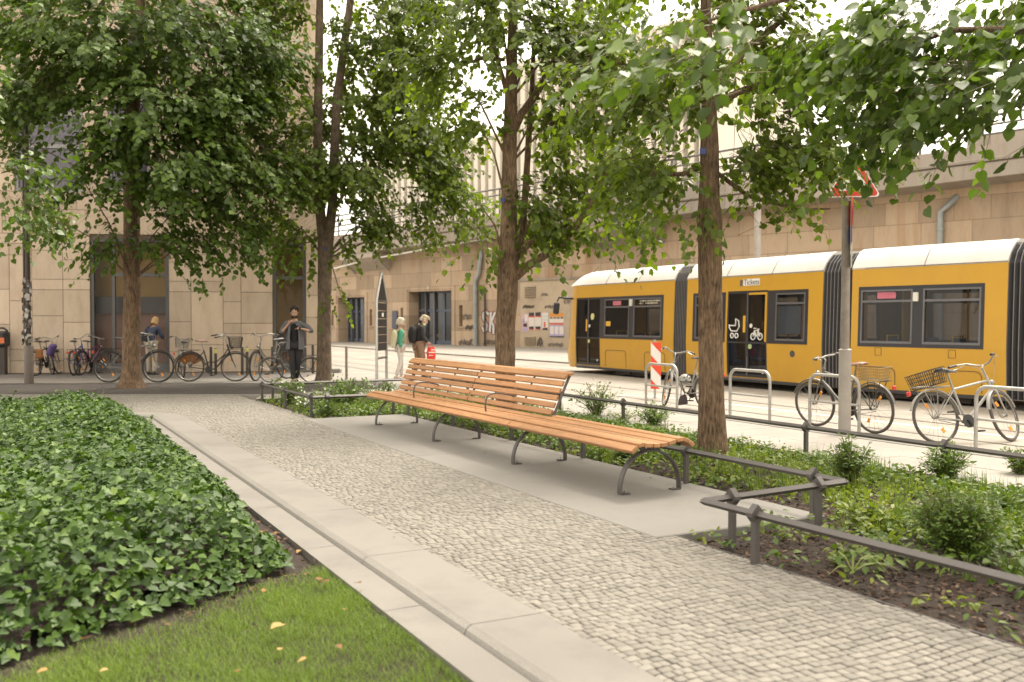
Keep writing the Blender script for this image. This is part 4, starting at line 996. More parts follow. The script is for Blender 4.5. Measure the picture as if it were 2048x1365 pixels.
for (pa, pb) in ((1150, 1330), (708, 782)):
    a = wp(pa, 480)[0]; b = wp(pb, 480)[0]; mb = MB(); a = max(a, b - 4.2)
    mb.loft([[fD(x, 0.02, 6.8), fD(x, -1.22, 6.94), fD(x, -1.22, 6.55), fD(x, -.9, 6.3), fD(x, 0.02, 5.75)] for x in (a, b)]); br_ = mb.build('bracket', M['fascia'], via)
    for x in (a + .2, b - .2): mb = MB(); mb.loft([[fD(x - .06, -1.2, 6.5), fD(x + .06, -1.2, 6.5), fD(x + .06, -1.12, 6.44), fD(x - .06, -1.12, 6.44)], [fD(x - .06, -.1, 5.72), fD(x + .06, -.1, 5.72), fD(x + .06, -.05, 5.62), fD(x - .06, -.05, 5.62)]]); mb.build('rib', M['fascia'], br_)
mb = MB(); mb.tube([fW(*(lambda s: (s[0], -.9, s[1]))(wp(px, py, .9))) for px, py in ((640, 545), (735, 520), (868, 496), (995, 473), (1090, 455))], .055, 8); mb.build('conduit', M['white'], via)
# downpipes
M['pipe'] = mat('pipe_zinc', (.33, .36, .36), .5, .4, var=.15, vs=3)
def downpipe(px, yt, yb, hook):
    x = wp(px, yt, .15)[0]; zt_ = wp(px, yt, .15)[1]; zb_ = wp(px, yb, .15)[1] if yb else -.05; pts = [fW(x, -.15, zb_), fW(x, -.15, zt_ - .5), fW(x + hook * .3, -.15, zt_ - .1)] + ([fW(x + hook * .35, .05, zt_ + .1)] if hook > 1 else [fW(x + hook * .4, -.15, zt_ + .6), fW(x + hook * .4, .0, zt_ + 1.3)])
    mb = MB(); mb.tube(pts, .13, 10)
    for k in range(5):
        zc_ = zb_ + (zt_ - .6 - zb_) * (k + .5) / 5; mb.tube([fW(x, -.15, zc_ - .05), fW(x, -.15, zc_ + .05)], .155, 10)
    mb.build('downpipe', M['pipe'], via, smooth=True)
downpipe(951, 545, 693, 1.0); downpipe(1881, 400, 0, 1.6)
mb = MB(); x = wp(969, 600, .1)[0]; mb.tube([fW(x, -.08, 0), fW(x, -.08, wp(969, 575, .1)[1])], .05, 6); mb.build('cable_pipe', M['under'], via)
# pale painted bay with vents, posters and graffiti
M['pale_paint'] = mat('pale_painted_wall', (.50, .41, .30), .85, var=.12, vs=.6, dirt=(.34, .27, .19), ds=.5)
a, zt_ = wp(1041, 563); mb = MB(); mb.loft([[fW(x, -.03, -.05), fW(x, -.03, zt_), fW(x, .0, zt_), fW(x, .0, -.05)] for x in (a, a + 7.5)]); bay = mb.build('painted_panel', M['pale_paint'], via)
mb = MB(); mb.loft([[fW(x, -.1, zt_), fW(x, -.1, zt_ + .12), fW(x, .0, zt_ + .12), fW(x, .0, zt_)] for x in (a - .1, a + 7.6)]); mb.build('ledge', M['fascia'], via)
for y0_, y1_ in ((573, 595), (673, 696)):
    xa, z1_ = wp(1051, y0_); xb, z0_ = wp(1072, y1_); z0_ = max(z0_, .15); mb = MB()
    for k in range(7):
        z = z0_ + (z1_ - z0_) * (k + .3) / 7; h_ = (z1_ - z0_) / 7 * .62; mb.loft([[fW(x, -.035, z + h_), fW(x, -.13, z), fW(x, -.11, z - .02), fW(x, -.032, z + h_ - .03)] for x in (xa, xb)])
    mb.build('vent', M['pale_paint'], via)
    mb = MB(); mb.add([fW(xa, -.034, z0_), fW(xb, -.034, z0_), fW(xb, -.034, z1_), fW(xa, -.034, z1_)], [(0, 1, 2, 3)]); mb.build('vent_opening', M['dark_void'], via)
M['notice_board'] = mat('notice_board', (.075, .08, .11), .4)
xa, z1_ = wp(786, 622); xb, z0_ = wp(796, 658); mb = MB(); mb.loft([[fW(x, -.10, z0_), fW(x, -.10, z1_), fW(x, -.002, z1_), fW(x, -.002, z0_)] for x in (xa, xb)]); mb.build('notice_board', M['notice_board'], via)
PC = {'pw': (.72, .66, .62), 'pp': (.62, .42, .45), 'pr': (.62, .14, .09), 'pk': (.05, .04, .045), 'pv': (.42, .36, .56), 'po': (.65, .28, .06), 'pt': (.45, .60, .58), 'pb': (.25, .32, .55)}
for k, v in PC.items(): M[k] = mat('print_' + k, v, .7, var=.1, vs=5)
def poster(label, px0, py0, px1, py1, base, bits):
    xa, z1_ = wp(px0, py0); xb, z0_ = wp(px1, py1); t = thing('poster', label, 'poster', fW((xa + xb) / 2, -.04, z0_)[:], 'posters pasted on the viaduct wall')
    mb = MB(); mb.loft([[fW(x, -.045, z0_), fW(x, -.045, z1_), fW(x, -.031, z1_), fW(x, -.031, z0_)] for x in (xa, xb)]); mb.build('sheet', M[base], t)
    for (u0, v0, u1, v1, m) in bits:
        mb = MB(); P = lambda u, v: fW(xa + (xb - xa) * u, -.0465, z1_ + (z0_ - z1_) * v); mb.add([P(u0, v0), P(u1, v0 - .02), P(u1, v1 + .02), P(u0, v1)], [(0, 1, 2, 3)]); mb.build('print', M[m], t)
cz_ = [(.05, .0, .95, .2, 'pk'), (.0, .2, .95, .27, 'pr'), (.08, .82, .9, .95, 'pk'), (.1, .96, .85, 1.0, 'pr')]
poster('torn pink and white poster, leftmost of the pasted row beside the tram front', 1045, 628, 1057.5, 664, 'pp', [(.1, .3, .4, .5, 'pb'), (.2, .55, .8, .72, 'pk'), (.1, .8, .9, .95, 'pv'), (.45, .05, .9, .4, 'pw')])
poster('white poster with black top and bottom bars, the left of the two alike', 1058, 626, 1070, 660, 'pw', cz_)
poster('white poster with black top and bottom bars, the right of the two alike', 1071, 625.5, 1083.5, 660, 'pw', cz_)
poster('white poster with faint grey lines right of the black barred pair', 1085, 626, 1097, 660, 'pw', [(.05, .2, .9, .25, 'pt'), (.05, .4, .9, .44, 'pt'), (.3, .55, .6, .85, 'pr'), (.1, .9, .95, 1.0, 'pk')])
poster('orange and white poster block nearest the tram front, upper one', 1100, 627, 1128, 650, 'pw', [(.0, .0, 1, .32, 'po'), (.02, .36, .22, .46, 'pk'), (.27, .36, .47, .46, 'pk'), (.52, .36, .72, .46, 'pk'), (.77, .36, .97, .46, 'pk'), (.0, .84, 1, .98, 'pr')])
poster('violet poster block nearest the tram front, lower one', 1100, 650.6, 1129, 675, 'pv', [(.04, .1, .30, .75, 'pw'), (.36, .1, .62, .75, 'pw'), (.68, .1, .96, .75, 'pw'), (.0, .93, 1, 1.0, 'pk')])
M['g_white'] = mat('graffiti_white', (.66, .64, .62), .7, var=.05); M['g_red'] = mat('graffiti_red', (.42, .06, .05), .7); M['g_black'] = mat('graffiti_black', (.06, .055, .05), .8); M['g_faded'] = mat('graffiti_faded', (.16, .135, .115), .85)
def graf(lines, r, m, name='graffiti', y=-.012):
    mb = MB()
    for L in lines:
        P = []
        for px, py in L:
            s, z = wp(px, py); P.append(fW(s, y, z))
        for i in range(len(P) - 1):
            q = P[i + 1] - P[i]; 
            if q.length < 1e-4: continue
            q.normalize(); n_ = q.cross(wi); a_ = P[i] - q * r * .5; b_ = P[i + 1] + q * r * .5; mb.add([a_ - n_ * r, b_ - n_ * r, b_ + n_ * r, a_ + n_ * r], [(0, 1, 2, 3)])
    return mb.build(name, M[m], via, fix=False)
S_ = [(977, 629), (972, 624), (967, 627), (966, 635), (970, 643), (974, 651), (973, 660), (968, 663), (965, 656)]
K_ = [[(982, 626), (980, 663)], [(990, 626), (983, 644), (987, 652), (987, 667)]]; I_ = [[(996, 626), (994, 665)]]
graf([S_] + K_ + I_, .165, 'g_red', y=-.008); graf([S_] + K_ + I_, .135, 'g_black', y=-.012); graf([S_] + K_ + I_, .085, 'g_white', y=-.016)
random.seed(5)
for cx, cy, n_, w_s, h_s in ((932, 685, 5, 26, 14), (980, 685, 5, 24, 12), (935, 634, 5, 18, 14), (940, 655, 6, 16, 10), (1090, 590, 3, 12, 8), (1080, 685, 3, 10, 24), (1112, 690, 8, 30, 10), (1100, 614, 4, 20, 8), (1058, 614, 4, 22, 7), (880, 672, 2, 10, 8), (845, 620, 2, 8, 8), (1135, 600, 4, 14, 20)):
    L = []; x0_ = cx - w_s / 2; m_ = n_ * 6              # one looping scrawl per place
    for k in range(m_):
        f = k / (m_ - 1); L.append((x0_ + w_s * f + random.uniform(-1.6, 1.6) + 1.6 * math.cos(k * 1.9), cy + h_s / 2 * math.sin(k * 1.57 + random.uniform(-.5, .5)) * random.uniform(.5, 1.0)))
    graf([L], random.choice((.018, .024, .032)), random.choice(('g_faded', 'g_faded', 'g_black')), y=-.036)
# ---------------------------------------------------------------- pale office building beyond the viaduct
M['pale'] = mat('pale_facade', (.70, .65, .56), .7, var=.05, vs=.3); M['pale_glass'] = mat('office_glass', (.22, .25, .29), .2, spec=.8); M['pale_dark'] = mat('facade_band_dark', (.42, .385, .33), .7)  # darker cream is for the bands of the lower block
def fO(x, y, z): return fW(x, 24 + y, z)
off = thing('office_building', 'pale office building with tall white fins behind the viaduct', 'building', fO(0, 0, 0)[:])
def op(px, py): return on_plane(px, py, (WO + wi * 24).xy[:], ww_.xy[:])
xl, _ = op(738, 400); xm1, _ = op(1015, 300); xr, _ = op(1420, 300); zt1 = op(900, 285)[1]; zt2 = op(1150, 95)[1]
mb = MB()
for a, b, z in ((xl, xm1, zt1), (xm1 + .01, xr, zt2)): mb.loft([[fO(x, 0, 0), fO(x, 0, z), fO(x, 14, z), fO(x, 14, 0)] for x in (a, b)])
mb.build('wall', M['pale'], off)
for a, b, zt_ in ((xl, xm1, zt1), (xm1, xr, zt2)):
    z = 8.5
    while z < zt_ - 2:
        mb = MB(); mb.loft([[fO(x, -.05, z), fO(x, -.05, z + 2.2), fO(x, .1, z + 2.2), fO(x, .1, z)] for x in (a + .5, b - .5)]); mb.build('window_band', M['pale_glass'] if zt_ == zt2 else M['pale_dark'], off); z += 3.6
    mb = MB(); x = a + .3
    while x < b - .3:
        mb.loft([[fO(x, -.65, z_), fO(x + .55, -.65, z_), fO(x + .55, -.06, z_), fO(x, -.06, z_)] for z_ in (6, zt_ - .3)]); x += 1.02
    f_ = mb.build('fin_row', M['pale'], off)
# ---------------------------------------------------------------- stone clad building at the left
BO = G(300, 746.5); be = Vector((math.cos(R(8)), math.sin(R(8)), 0)); bi = Vector((-be.y, be.x, 0))
def fL(x, y, z): return BO + be * x + bi * y + Vector((0, 0, z))
def lb(px, py): return on_plane(px, py, BO.xy[:], be.xy[:])
bld = thing('stone_building', 'sandstone clad building with tall grey framed windows behind the bicycles', 'building', BO[:])
xc = lb(636, 600)[0]; xL = lb(-260, 600)[0]; ZTOP = 13.0
def rect(px0, py0, px1, py1):
    xa, za = lb(px0, py0); xb, zb_ = lb(px1, py1); return (xa, xb, zb_, za)
W1 = rect(179, 477, 338, 743); W2 = rect(545, 487, 612, 743); W1 = (W1[0], W1[1], .06, W1[3]); W2 = (W2[0], W2[1], .06, W2[3])
W3 = rect(27, 190, 167, 385); W4 = rect(-190, 477, -60, 743); W4 = (W4[0], W4[1], .06, W4[3]); W5 = rect(215, 200, 300, 385)
WH = [W1, W2, W3, W4, W5]
def trav_mat():
    m, nt, b = nt_new('travertine'); tc = N(nt, 'ShaderNodeTexCoord'); at = N(nt, 'ShaderNodeAttribute', attribute_name='rnd')
    mp = N(nt, 'ShaderNodeMapping'); mp.inputs['Scale'].default_value = (1, 1, .35); nt.links.new(tc.outputs['Object'], mp.inputs[0])
    n1 = N(nt, 'ShaderNodeTexNoise', Scale=3.5, Detail=9.0, Roughness=.7); nt.links.new(mp.outputs[0], n1.inputs['Vector'])
    r1 = ramp(nt, n1.outputs['Fac'], [(.3, (.53, .41, .30)), (.5, (.61, .49, .375)), (.7, (.66, .54, .42))])
    n2 = N(nt, 'ShaderNodeTexNoise', Scale=16.0, Detail=4.0, Roughness=.8); nt.links.new(mp.outputs[0], n2.inputs['Vector'])
    r2 = ramp(nt, n2.outputs['Fac'], [(.27, (.55, .50, .45)), (.36, (1, 1, 1))])
    mu = N(nt, 'ShaderNodeMix', data_type='RGBA', blend_type='MULTIPLY'); mu.inputs['Factor'].default_value = .8; nt.links.new(r1.outputs[0], mu.inputs['A']); nt.links.new(r2.outputs[0], mu.inputs['B'])
    hs = N(nt, 'ShaderNodeHueSaturation'); mr = N(nt, 'ShaderNodeMapRange'); mr.inputs[3].default_value = .86; mr.inputs[4].default_value = 1.1
    nt.links.new(at.outputs['Fac'], mr.inputs[0]); nt.links.new(mr.outputs[0], hs.inputs['Value']); nt.links.new(mu.outputs['Result'], hs.inputs['Color']); nt.links.new(hs.outputs[0], b.inputs['Base Color'])
    b.inputs['Roughness'].default_value = .75; return m
M['travertine'] = trav_mat()
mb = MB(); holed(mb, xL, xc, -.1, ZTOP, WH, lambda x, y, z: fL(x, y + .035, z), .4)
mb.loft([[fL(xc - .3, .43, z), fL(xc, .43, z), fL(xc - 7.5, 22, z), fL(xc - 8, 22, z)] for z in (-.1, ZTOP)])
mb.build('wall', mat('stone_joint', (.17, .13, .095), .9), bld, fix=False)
pm = MB(); prn = []; random.seed(9)
def panel(x0, x1, z0, z1):
    for h in WH:                               # split round window openings
        if x0 < h[1] - .01 and x1 > h[0] + .01 and z0 < h[3] - .01 and z1 > h[2] + .01:
            if z1 > h[3] + .02: panel(x0, x1, h[3], z1)
            if z0 < h[2] - .02: panel(x0, x1, z0, h[2])
            za, zb_ = max(z0, h[2]), min(z1, h[3])
            if x0 < h[0] - .02: panel(x0, h[0], za, zb_)
            if x1 > h[1] + .02: panel(h[1], x1, za, zb_)
            return
    if x1 - x0 < .03 or z1 - z0 < .03: return
    g = .007; k = len(pm.v); lo, hi = (x0 + g, 0, z0 + g), (x1 - g, .034, z1 - g)
    pm.add([fL(x, y, z) for x in (lo[0], hi[0]) for y in (lo[1], hi[1]) for z in (lo[2], hi[2])], [(0, 1, 3, 2), (4, 6, 7, 5), (0, 4, 5, 1), (2, 3, 7, 6), (0, 2, 6, 4), (1, 5, 7, 3)])
    prn.extend([random.random()] * (len(pm.v) - k))
ROWS = {(-8, 19): (487, 510, 579, 649, 711), (19, 64): (487, 510, 602, 699, 722), (64, 126): (469, 501, 559, 580, 632, 699, 722), (126, 180): (469, 520, 559, 580, 645, 718),
        (338, 382): (481, 525, 563, 584, 644, 704), (382, 446): (510, 563, 584, 690), (446, 482): (522, 604, 647, 668, 700), (482, 545): (522, 585, 647, 668, 700), (612, 636): (547, 591, 635, 690)}
ztop_panel = lb(300, 470)[1]
for (p0, p1), ys in ROWS.items():
    zs = [ztop_panel] + [lb((p0 + p1) / 2, y)[1] for y in ys if y > 474] + [.02]
    for k in range(len(zs) - 1): panel(lb(p0, 600)[0], min(lb(p1, 600)[0], xc), zs[k + 1], zs[k])
x = xL
while x < lb(-8, 600)[0] - .05:
    x2 = min(x + random.uniform(.9, 1.5), lb(-8, 600)[0]); z = .02
    while z < ztop_panel - .05:
        z2 = min(z + random.choice((.35, .9, 1.2, .6)), ztop_panel); z2 = ztop_panel if ztop_panel - z2 < .25 else z2; panel(x, x2, z, z2); z = z2
    x = x2
z = ztop_panel
while z < ZTOP - .05:
    z2 = min(z + random.choice((.7, 1.3, 1.0)), ZTOP); x = xL
    while x < xc - .05:
        x2 = min(x + random.uniform(1.2, 2.6), xc); x2 = xc if xc - x2 < .5 else x2; panel(x, x2, z, z2); x = x2
    z = z2
po = pm.build('cladding', M['travertine'], bld, fix=False); at = po.data.attributes.new('rnd', 'FLOAT', 'POINT')
if len(prn) == len(po.data.vertices): at.data.foreach_set('value', prn)
M['win_grey'] = mat('window_grey', (.12, .12, .125), .45, .4, var=.08); M['shop_glass'] = glass_mat('shop_glass', (.92, .9, .87), .80, .02)
M['room_ochre'] = mat('room_ochre', (.60, .41, .16), .8, var=.12, vs=1); M['blind_red'] = mat('blind_pink', (.36, .23, .19), .7, var=.15, vs=2); M['win_plum'] = mat('plum_glass', (.075, .065, .095), .15, spec=.8)
def shopwin(w, mulls, trans):
    a, b, c, d = w; f_ = MB(); e = .09; xs = [a] + [a + (b - a) * m_ for m_ in mulls] + [b]; hs = []
    for i in range(len(xs) - 1):
        l, r = xs[i] + (e if i == 0 else .04), xs[i + 1] - (e if i == len(xs) - 2 else .04); tz = trans if (i > 0 or len(xs) == 2) else []
        zs = [c + .22] + [t_ for t_ in tz] + [d - e]
        for k in range(len(zs) - 1): hs.append((l, r, zs[k] + (.05 if k else 0), zs[k + 1] - (.05 if k < len(zs) - 2 else 0)))
    holed(f_, a, b, c, d, hs, lambda x, y, z: fL(x, y + .06, z), .12); W = f_.build('window', M['win_grey'], bld, fix=False)
    g = MB(); g.add([fL(a, .12, c), fL(b, .12, c), fL(b, .12, d), fL(a, .12, d)], [(0, 1, 2, 3)]); g.build('pane', M['shop_glass'], W)
    zf = 2.35 if len(xs) > 2 else 1.2; r_ = MB(); holed(r_, a - .6, b + .6, -.05, d + .3, [], lambda x, y, z: fL(x, y + .8, z), .05)
    r_.add([fL(a - .6, .44, -.0), fL(b + .6, .44, 0), fL(b + .6, .8, 0), fL(a - .6, .8, 0)], [(0, 1, 2, 3)]); r_.add([fL(a - .6, .44, d + .1), fL(b + .6, .44, d + .1), fL(b + .6, .8, d + .1), fL(a - .6, .8, d + .1)], [(0, 1, 2, 3)])
    for xx in (a - .5, b + .5): r_.add([fL(xx, .44, 0), fL(xx, .8, 0), fL(xx, .8, d + .1), fL(xx, .44, d + .1)], [(0, 1, 2, 3)])
    r_.build('room', M['room_ochre'], W)
    q_ = MB(); holed(q_, a, b, c + .1, zf - .6, [], lambda x, y, z: fL(x, y + .5, z), .03); q_.build('blind', M['blind_red'], W)
    q_ = MB(); holed(q_, a, b, zf - .6, zf - .1, [], lambda x, y, z: fL(x, y + .42, z), .06); q_.build('spandrel', M['win_grey'], W)
    return W
zt2_ = lb(300, 550)[1]
shopwin(W1, [.29], [zt2_]); shopwin(W2, [], [lb(580, 556)[1]]); shopwin(W4, [.3], [zt2_])
for w in (W3, W5):
    a, b, c, d = w; f_ = MB(); hs = [(a + .08, b - .08, c + .1, c + (d - c) * .46), (a + .08, b - .08, c + (d - c) * .5, c + (d - c) * .8), (a + .08, b - .08, c + (d - c) * .84, d - .08)]
    holed(f_, a, b, c, d, hs, lambda x, y, z: fL(x, y + .06, z), .1); W = f_.build('window', mat('window_light_grey', (.34, .33, .34), .5), bld, fix=False)
    g = MB(); g.add([fL(a, .12, c), fL(b, .12, c), fL(b, .12, d), fL(a, .12, d)], [(0, 1, 2, 3)]); g.build('pane', M['win_plum'], W)
# ---------------------------------------------------------------- trees
LEAF_V = [(0, .04, 0), (.20, -.05, .04), (.40, .10, .07), (.49, .36, .09), (.38, .62, .05), (.24, .80, .03), (0, 1.06, -.10), (-.24, .80, .03), (-.38, .62, .05), (-.49, .36, .09), (-.40, .10, .07), (-.20, -.05, .04), (0, .5, -.015)]
LEAF_F = [(0, 1, 2, 3, 12), (12, 3, 4, 5, 6), (0, 12, 9, 10, 11), (12, 6, 7, 8, 9)]
def trunk_mesh(mb, pts, radii, n=14, seed=0, rough=.06, step=.12, flare=0.0):
    P = [Vector(p) for p in pts]; L = [0]
    for i in range(1, len(P)): L.append(L[-1] + (P[i] - P[i - 1]).length)
    m = max(3, int(L[-1] / step)); rings = []; pa = None
    for k in range(m + 1):
        s = L[-1] * k / m; i = max(j for j in range(len(L)) if L[j] <= s + 1e-9); i = min(i, len(P) - 2)
        f = (s - L[i]) / max(1e-6, L[i + 1] - L[i]); p = P[i].lerp(P[i + 1], f); r = radii[i] * (1 - f) + radii[i + 1] * f
        t = (P[i + 1] - P[i]).normalized(); a = (t.cross(Vector((0, 1, 0))) if pa is None else pa - t * pa.dot(t)).normalized(); pa = a; b = t.cross(a); ring = []
        for j in range(n):
            q = 2 * math.pi * j / n; rr = r * (1 + rough * noise.noise(Vector((math.cos(q) * 1.6, math.sin(q) * 1.6, s * 2.2 + seed * 9))) + rough * .8 * noise.noise(Vector((math.cos(q) * 4, math.sin(q) * 4, s * 5 + seed * 5))))
            if flare and s < .6: rr *= 1 + flare * (1 - s / .6) ** 2.6 * (1 + .45 * math.sin(q * 5 + seed))
            ring.append(p + (a * math.cos(q) + b * math.sin(q)) * rr)
        rings.append(ring)
    mb.loft(rings)
DENS = 1.55
def leaves_for(blobs, axis, rng, lsize):
    O, Dr, Nr, Sz = [], [], [], []; tw = []
    for (c, rx, ry, rz, cov) in blobs:
        area = math.pi * rx * rz; nl = int(DENS * cov * area / (lsize * lsize * .36)); nt = max(4, nl // 10); L = 10
        ns = max(3, nt // 9); us = unit(rng.normal(size=(ns, 3))); rs = rng.random(ns) ** .42; sc_ = us * rs[:, None] * np.array([rx, ry, rz])   # leafy sprays, twigs grouped round each
        g_ = rng.integers(0, ns, nt); u = us[g_]; hz_ = us[g_] * np.array([1, 1, .15]); p = np.array(c) + sc_[g_] + hz_ * rng.normal(size=(nt, 1)) * .20 + rng.normal(size=(nt, 3)) * np.array([.17, .17, .07]) * (lsize / .1)
        out = p - np.array(axis); out[:, 2] = 0; out = unit(out + rng.normal(size=(nt, 3)) * .25)
        d = unit(out * rng.uniform(.5, 1.0, (nt, 1)) + u * .35 + rng.normal(size=(nt, 3)) * .35 + np.array([0, 0, -.38]))
        ln = rng.uniform(.35, .75, nt) * (lsize / .1)
        tw.append((p, d, ln))
        side = unit(np.cross(d, np.array([0, 0, 1.0]) + rng.normal(size=(nt, 3)) * .2))
        for k in range(L):
            f = (k + .6) / L; q = p + d * (ln * f)[:, None] + np.array([0, 0, -1]) * (ln * f * f * .28)[:, None] + rng.normal(size=(nt, 3)) * .018
            sg = 1 if k % 2 else -1
            ld = unit(d * .55 + side * sg * .75 + np.array([0, 0, -.55]) + rng.normal(size=(nt, 3)) * .28)
            nn = unit(np.array([0, 0, 1.0]) + u * .5 + out * .35 + rng.normal(size=(nt, 3)) * .42)
            O.append(q); Dr.append(ld); Nr.append(nn); Sz.append(lsize * rng.uniform(.62, 1.22, nt))
    return np.concatenate(O), np.concatenate(Dr), np.concatenate(Nr), np.concatenate(Sz), tw
def tree(label, base, trunks, limbs, pxblobs, Y, lsize, seed, lm='leaf', bm='bark', flare=.0, group='street trees round the planted bed', dk=1.0, boughs=True):
    rng = np.random.default_rng(seed); t = thing('tree', label, 'tree', base[:], group)
    mb = MB()
    for pts, rad in trunks: trunk_mesh(mb, pts, rad, 16, seed, flare=flare if pts is trunks[0][0] else 0)
    tr_ = mb.build('trunk', M[bm], t, smooth=True)
    if limbs:
        mb = MB()
        for pts, rad in limbs: trunk_mesh(mb, pts, rad, 8, seed + 3, .08, .1)
        mb.build('limb', M[bm], t, smooth=True)
    bl = []
    for (px, py, rx, ry, dY, rd, cov) in pxblobs:
        c = D(px, py, Y + dY); k = (Y + dY) / F; bl.append((tuple(c), rx * k, rd, ry * k, cov * dk))
    ax = (base.x, base.y, 0); O, Dr, Nr, Sz, tw = leaves_for(bl, ax, rng, lsize)
    X_, Y_, Z_ = frames(Dr, Nr); S3 = np.stack([Sz * rng.uniform(.85, 1.1, len(Sz)), Sz, Sz * rng.uniform(.3, 1.6, len(Sz))], 1)
    scatter('crown', LEAF_V, LEAF_F, O, X_, Y_, Z_, S3, rng.random(len(O)), M[lm], t)
    P_ = np.concatenate([a for a, b, c in tw]); D_ = np.concatenate([b for a, b, c in tw]); L_ = np.concatenate([c for a, b, c in tw])
    X_, Y_, Z_ = frames(unit(D_ + np.array([0, 0, -.15])), rng.normal(size=D_.shape)); wv = np.full(len(L_), .006)
    scatter('twigs', [(-.5, -.6, 0), (.5, -.6, 0), (0, -.6, .8), (-.3, 1, 0), (.3, 1, 0), (0, 1, .4)], [(0, 1, 4, 3), (1, 2, 5, 4), (2, 0, 3, 5)], P_, X_, Y_, Z_, np.stack([wv, L_, wv], 1), rng.random(len(L_)), M['stalk'], t)
    # boughs reaching from the trunk into each leaf mass
    mb = MB(); top = trunks[0][0]
    for i, (c, rx, ry, rz, cov) in enumerate(bl if boughs else []):
        c = Vector(c); zt = max(2.6, c.z - .9 - .25 * (c.xy - base.xy).length); st = min(top, key=lambda p: abs(p[2] - zt)); st = Vector(st)
        if (c - st).length > 3.4 or cov < 1.0: continue
        m_ = st.lerp(c, .5) + Vector((0, 0, .25)); mb.tube([st, st.lerp(m_, .6), m_, c + Vector((0, 0, .05)), c + (c - st).normalized() * .3], [.026, .020, .015, .009, .004], 5)
    if boughs: mb.build('bough', M[bm], t, smooth=True)
    print(label[:30], 'leaves', len(O)); return t
def pp(l, Y): return [tuple(D(x, y, Y + (q[0] if q else 0))) for x, y, *q in l]
def pr(l, Y): return [v / F * Y for v in l]
b1 = G(263, 776); Y1 = b1.y
tree('stout straight tree with flared foot in front of the big shop window at the left', b1,
     [([tuple(b1 - Vector((0, 0, .05)))] + pp([(263, 700), (264, 560), (263, 430), (262, 300), (268, 150), (280, 0), (284, -160)], Y1), pr([20, 17, 16, 15.5, 15, 13, 10, 7], Y1))], [],
     [(60, 60, 130, 110, .3, 2, 1.1), (200, 80, 150, 110, -1, 1.8, 1.6), (380, 70, 150, 100, 0, 2, 1.7), (500, 110, 80, 120, .5, 1.5, 1.5), (110, 180, 120, 70, -.8, 1.4, 1.3),
      (290, 210, 120, 100, -1.2, 1.4, 1.9), (430, 240, 110, 100, -.3, 1.5, 1.9), (470, 350, 80, 90, -.3, 1.2, 1.7), (360, 340, 90, 70, -.9, 1.1, 1.8), (170, 372, 62, 36, -1.6, .7, 2.0),
      (250, 300, 70, 60, -1.2, .9, 1.4), (40, 280, 60, 80, .2, 1.2, .9), (110, 440, 55, 30, .2, .8, .9), (225, 470, 32, 50, -.6, .5, 1.3), (345, 430, 60, 55, -.4, .8, 1.5), (315, 480, 42, 32, -.2, .6, 1.1),
      (480, 455, 40, 50, -.4, .6, 1.2), (400, 485, 26, 35, -.3, .4, 1.0), (540, 300, 40, 60, .1, .8, 1.2), (240, -160, 320, 170, .6, 2.6, .9)], Y1, .122, 1, 'leaf_cool', 'bark', .55, dk=1.25)
b2 = G(648, 765); Y2 = b2.y
tree('two-stemmed tree behind the white flowers, between the standing man and the stele', b2,
     [([tuple(b2 - Vector((0, 0, .1)))] + pp([(648, 700), (649, 600), (650, 520), (646, 470), (638, 400), (636, 240), (639, 68), (641, -60), (642, -160)], Y2), pr([16, 14.5, 13.5, 14, 11.5, 9.5, 9, 8, 6.5, 5], Y2)),
      (pp([(652, 530), (657, 480), (665, 410), (673, 205), (699, 17), (712, -100)], Y2), pr([12, 10.5, 9.5, 9, 7, 5], Y2))], [(pp([(668, 420), (690, 385), (715, 350)], Y2), pr([4, 3, 2], Y2))],
     [(560, 60, 66, 90, 0, 1.2, 1.2), (540, 200, 50, 90, 0, 1.1, 1.2), (600, 330, 50, 100, -.5, 1.0, 1.5), (560, 440, 45, 55, -.3, .8, 1.2), (600, 490, 28, 32, -.2, .5, 1.0), (628, 300, 30, 110, .6, .8, .7),
      (770, 80, 90, 85, 0, 1.5, 1.5), (860, 40, 90, 60, 0, 1.2, 1.2), (790, 215, 95, 95, 0, 1.5, 1.7), (715, 330, 55, 80, -.5, 1.1, 1.6), (850, 300, 75, 75, 0, 1.3, 1.5), (900, 385, 55, 60, 0, .9, 1.4),
      (750, 440, 26, 50, -.2, .5, 1.1), (715, 470, 36, 40, -.3, .6, 1.1), (830, 420, 40, 40, 0, .6, 1.2), (900, 450, 36, 25, 0, .5, 1.0), (680, 590, 16, 14, -.2, .2, 1.0), (700, -100, 220, 100, .4, 2, .7), (690, 120, 34, 100, .8, .7, .6), (685, 270, 36, 90, .6, .7, .8)], Y2, .112, 2, 'leaf', 'bark_grey', .25, dk=1.5)
b3 = AB(8.6, 3.25); Y3 = b3.y
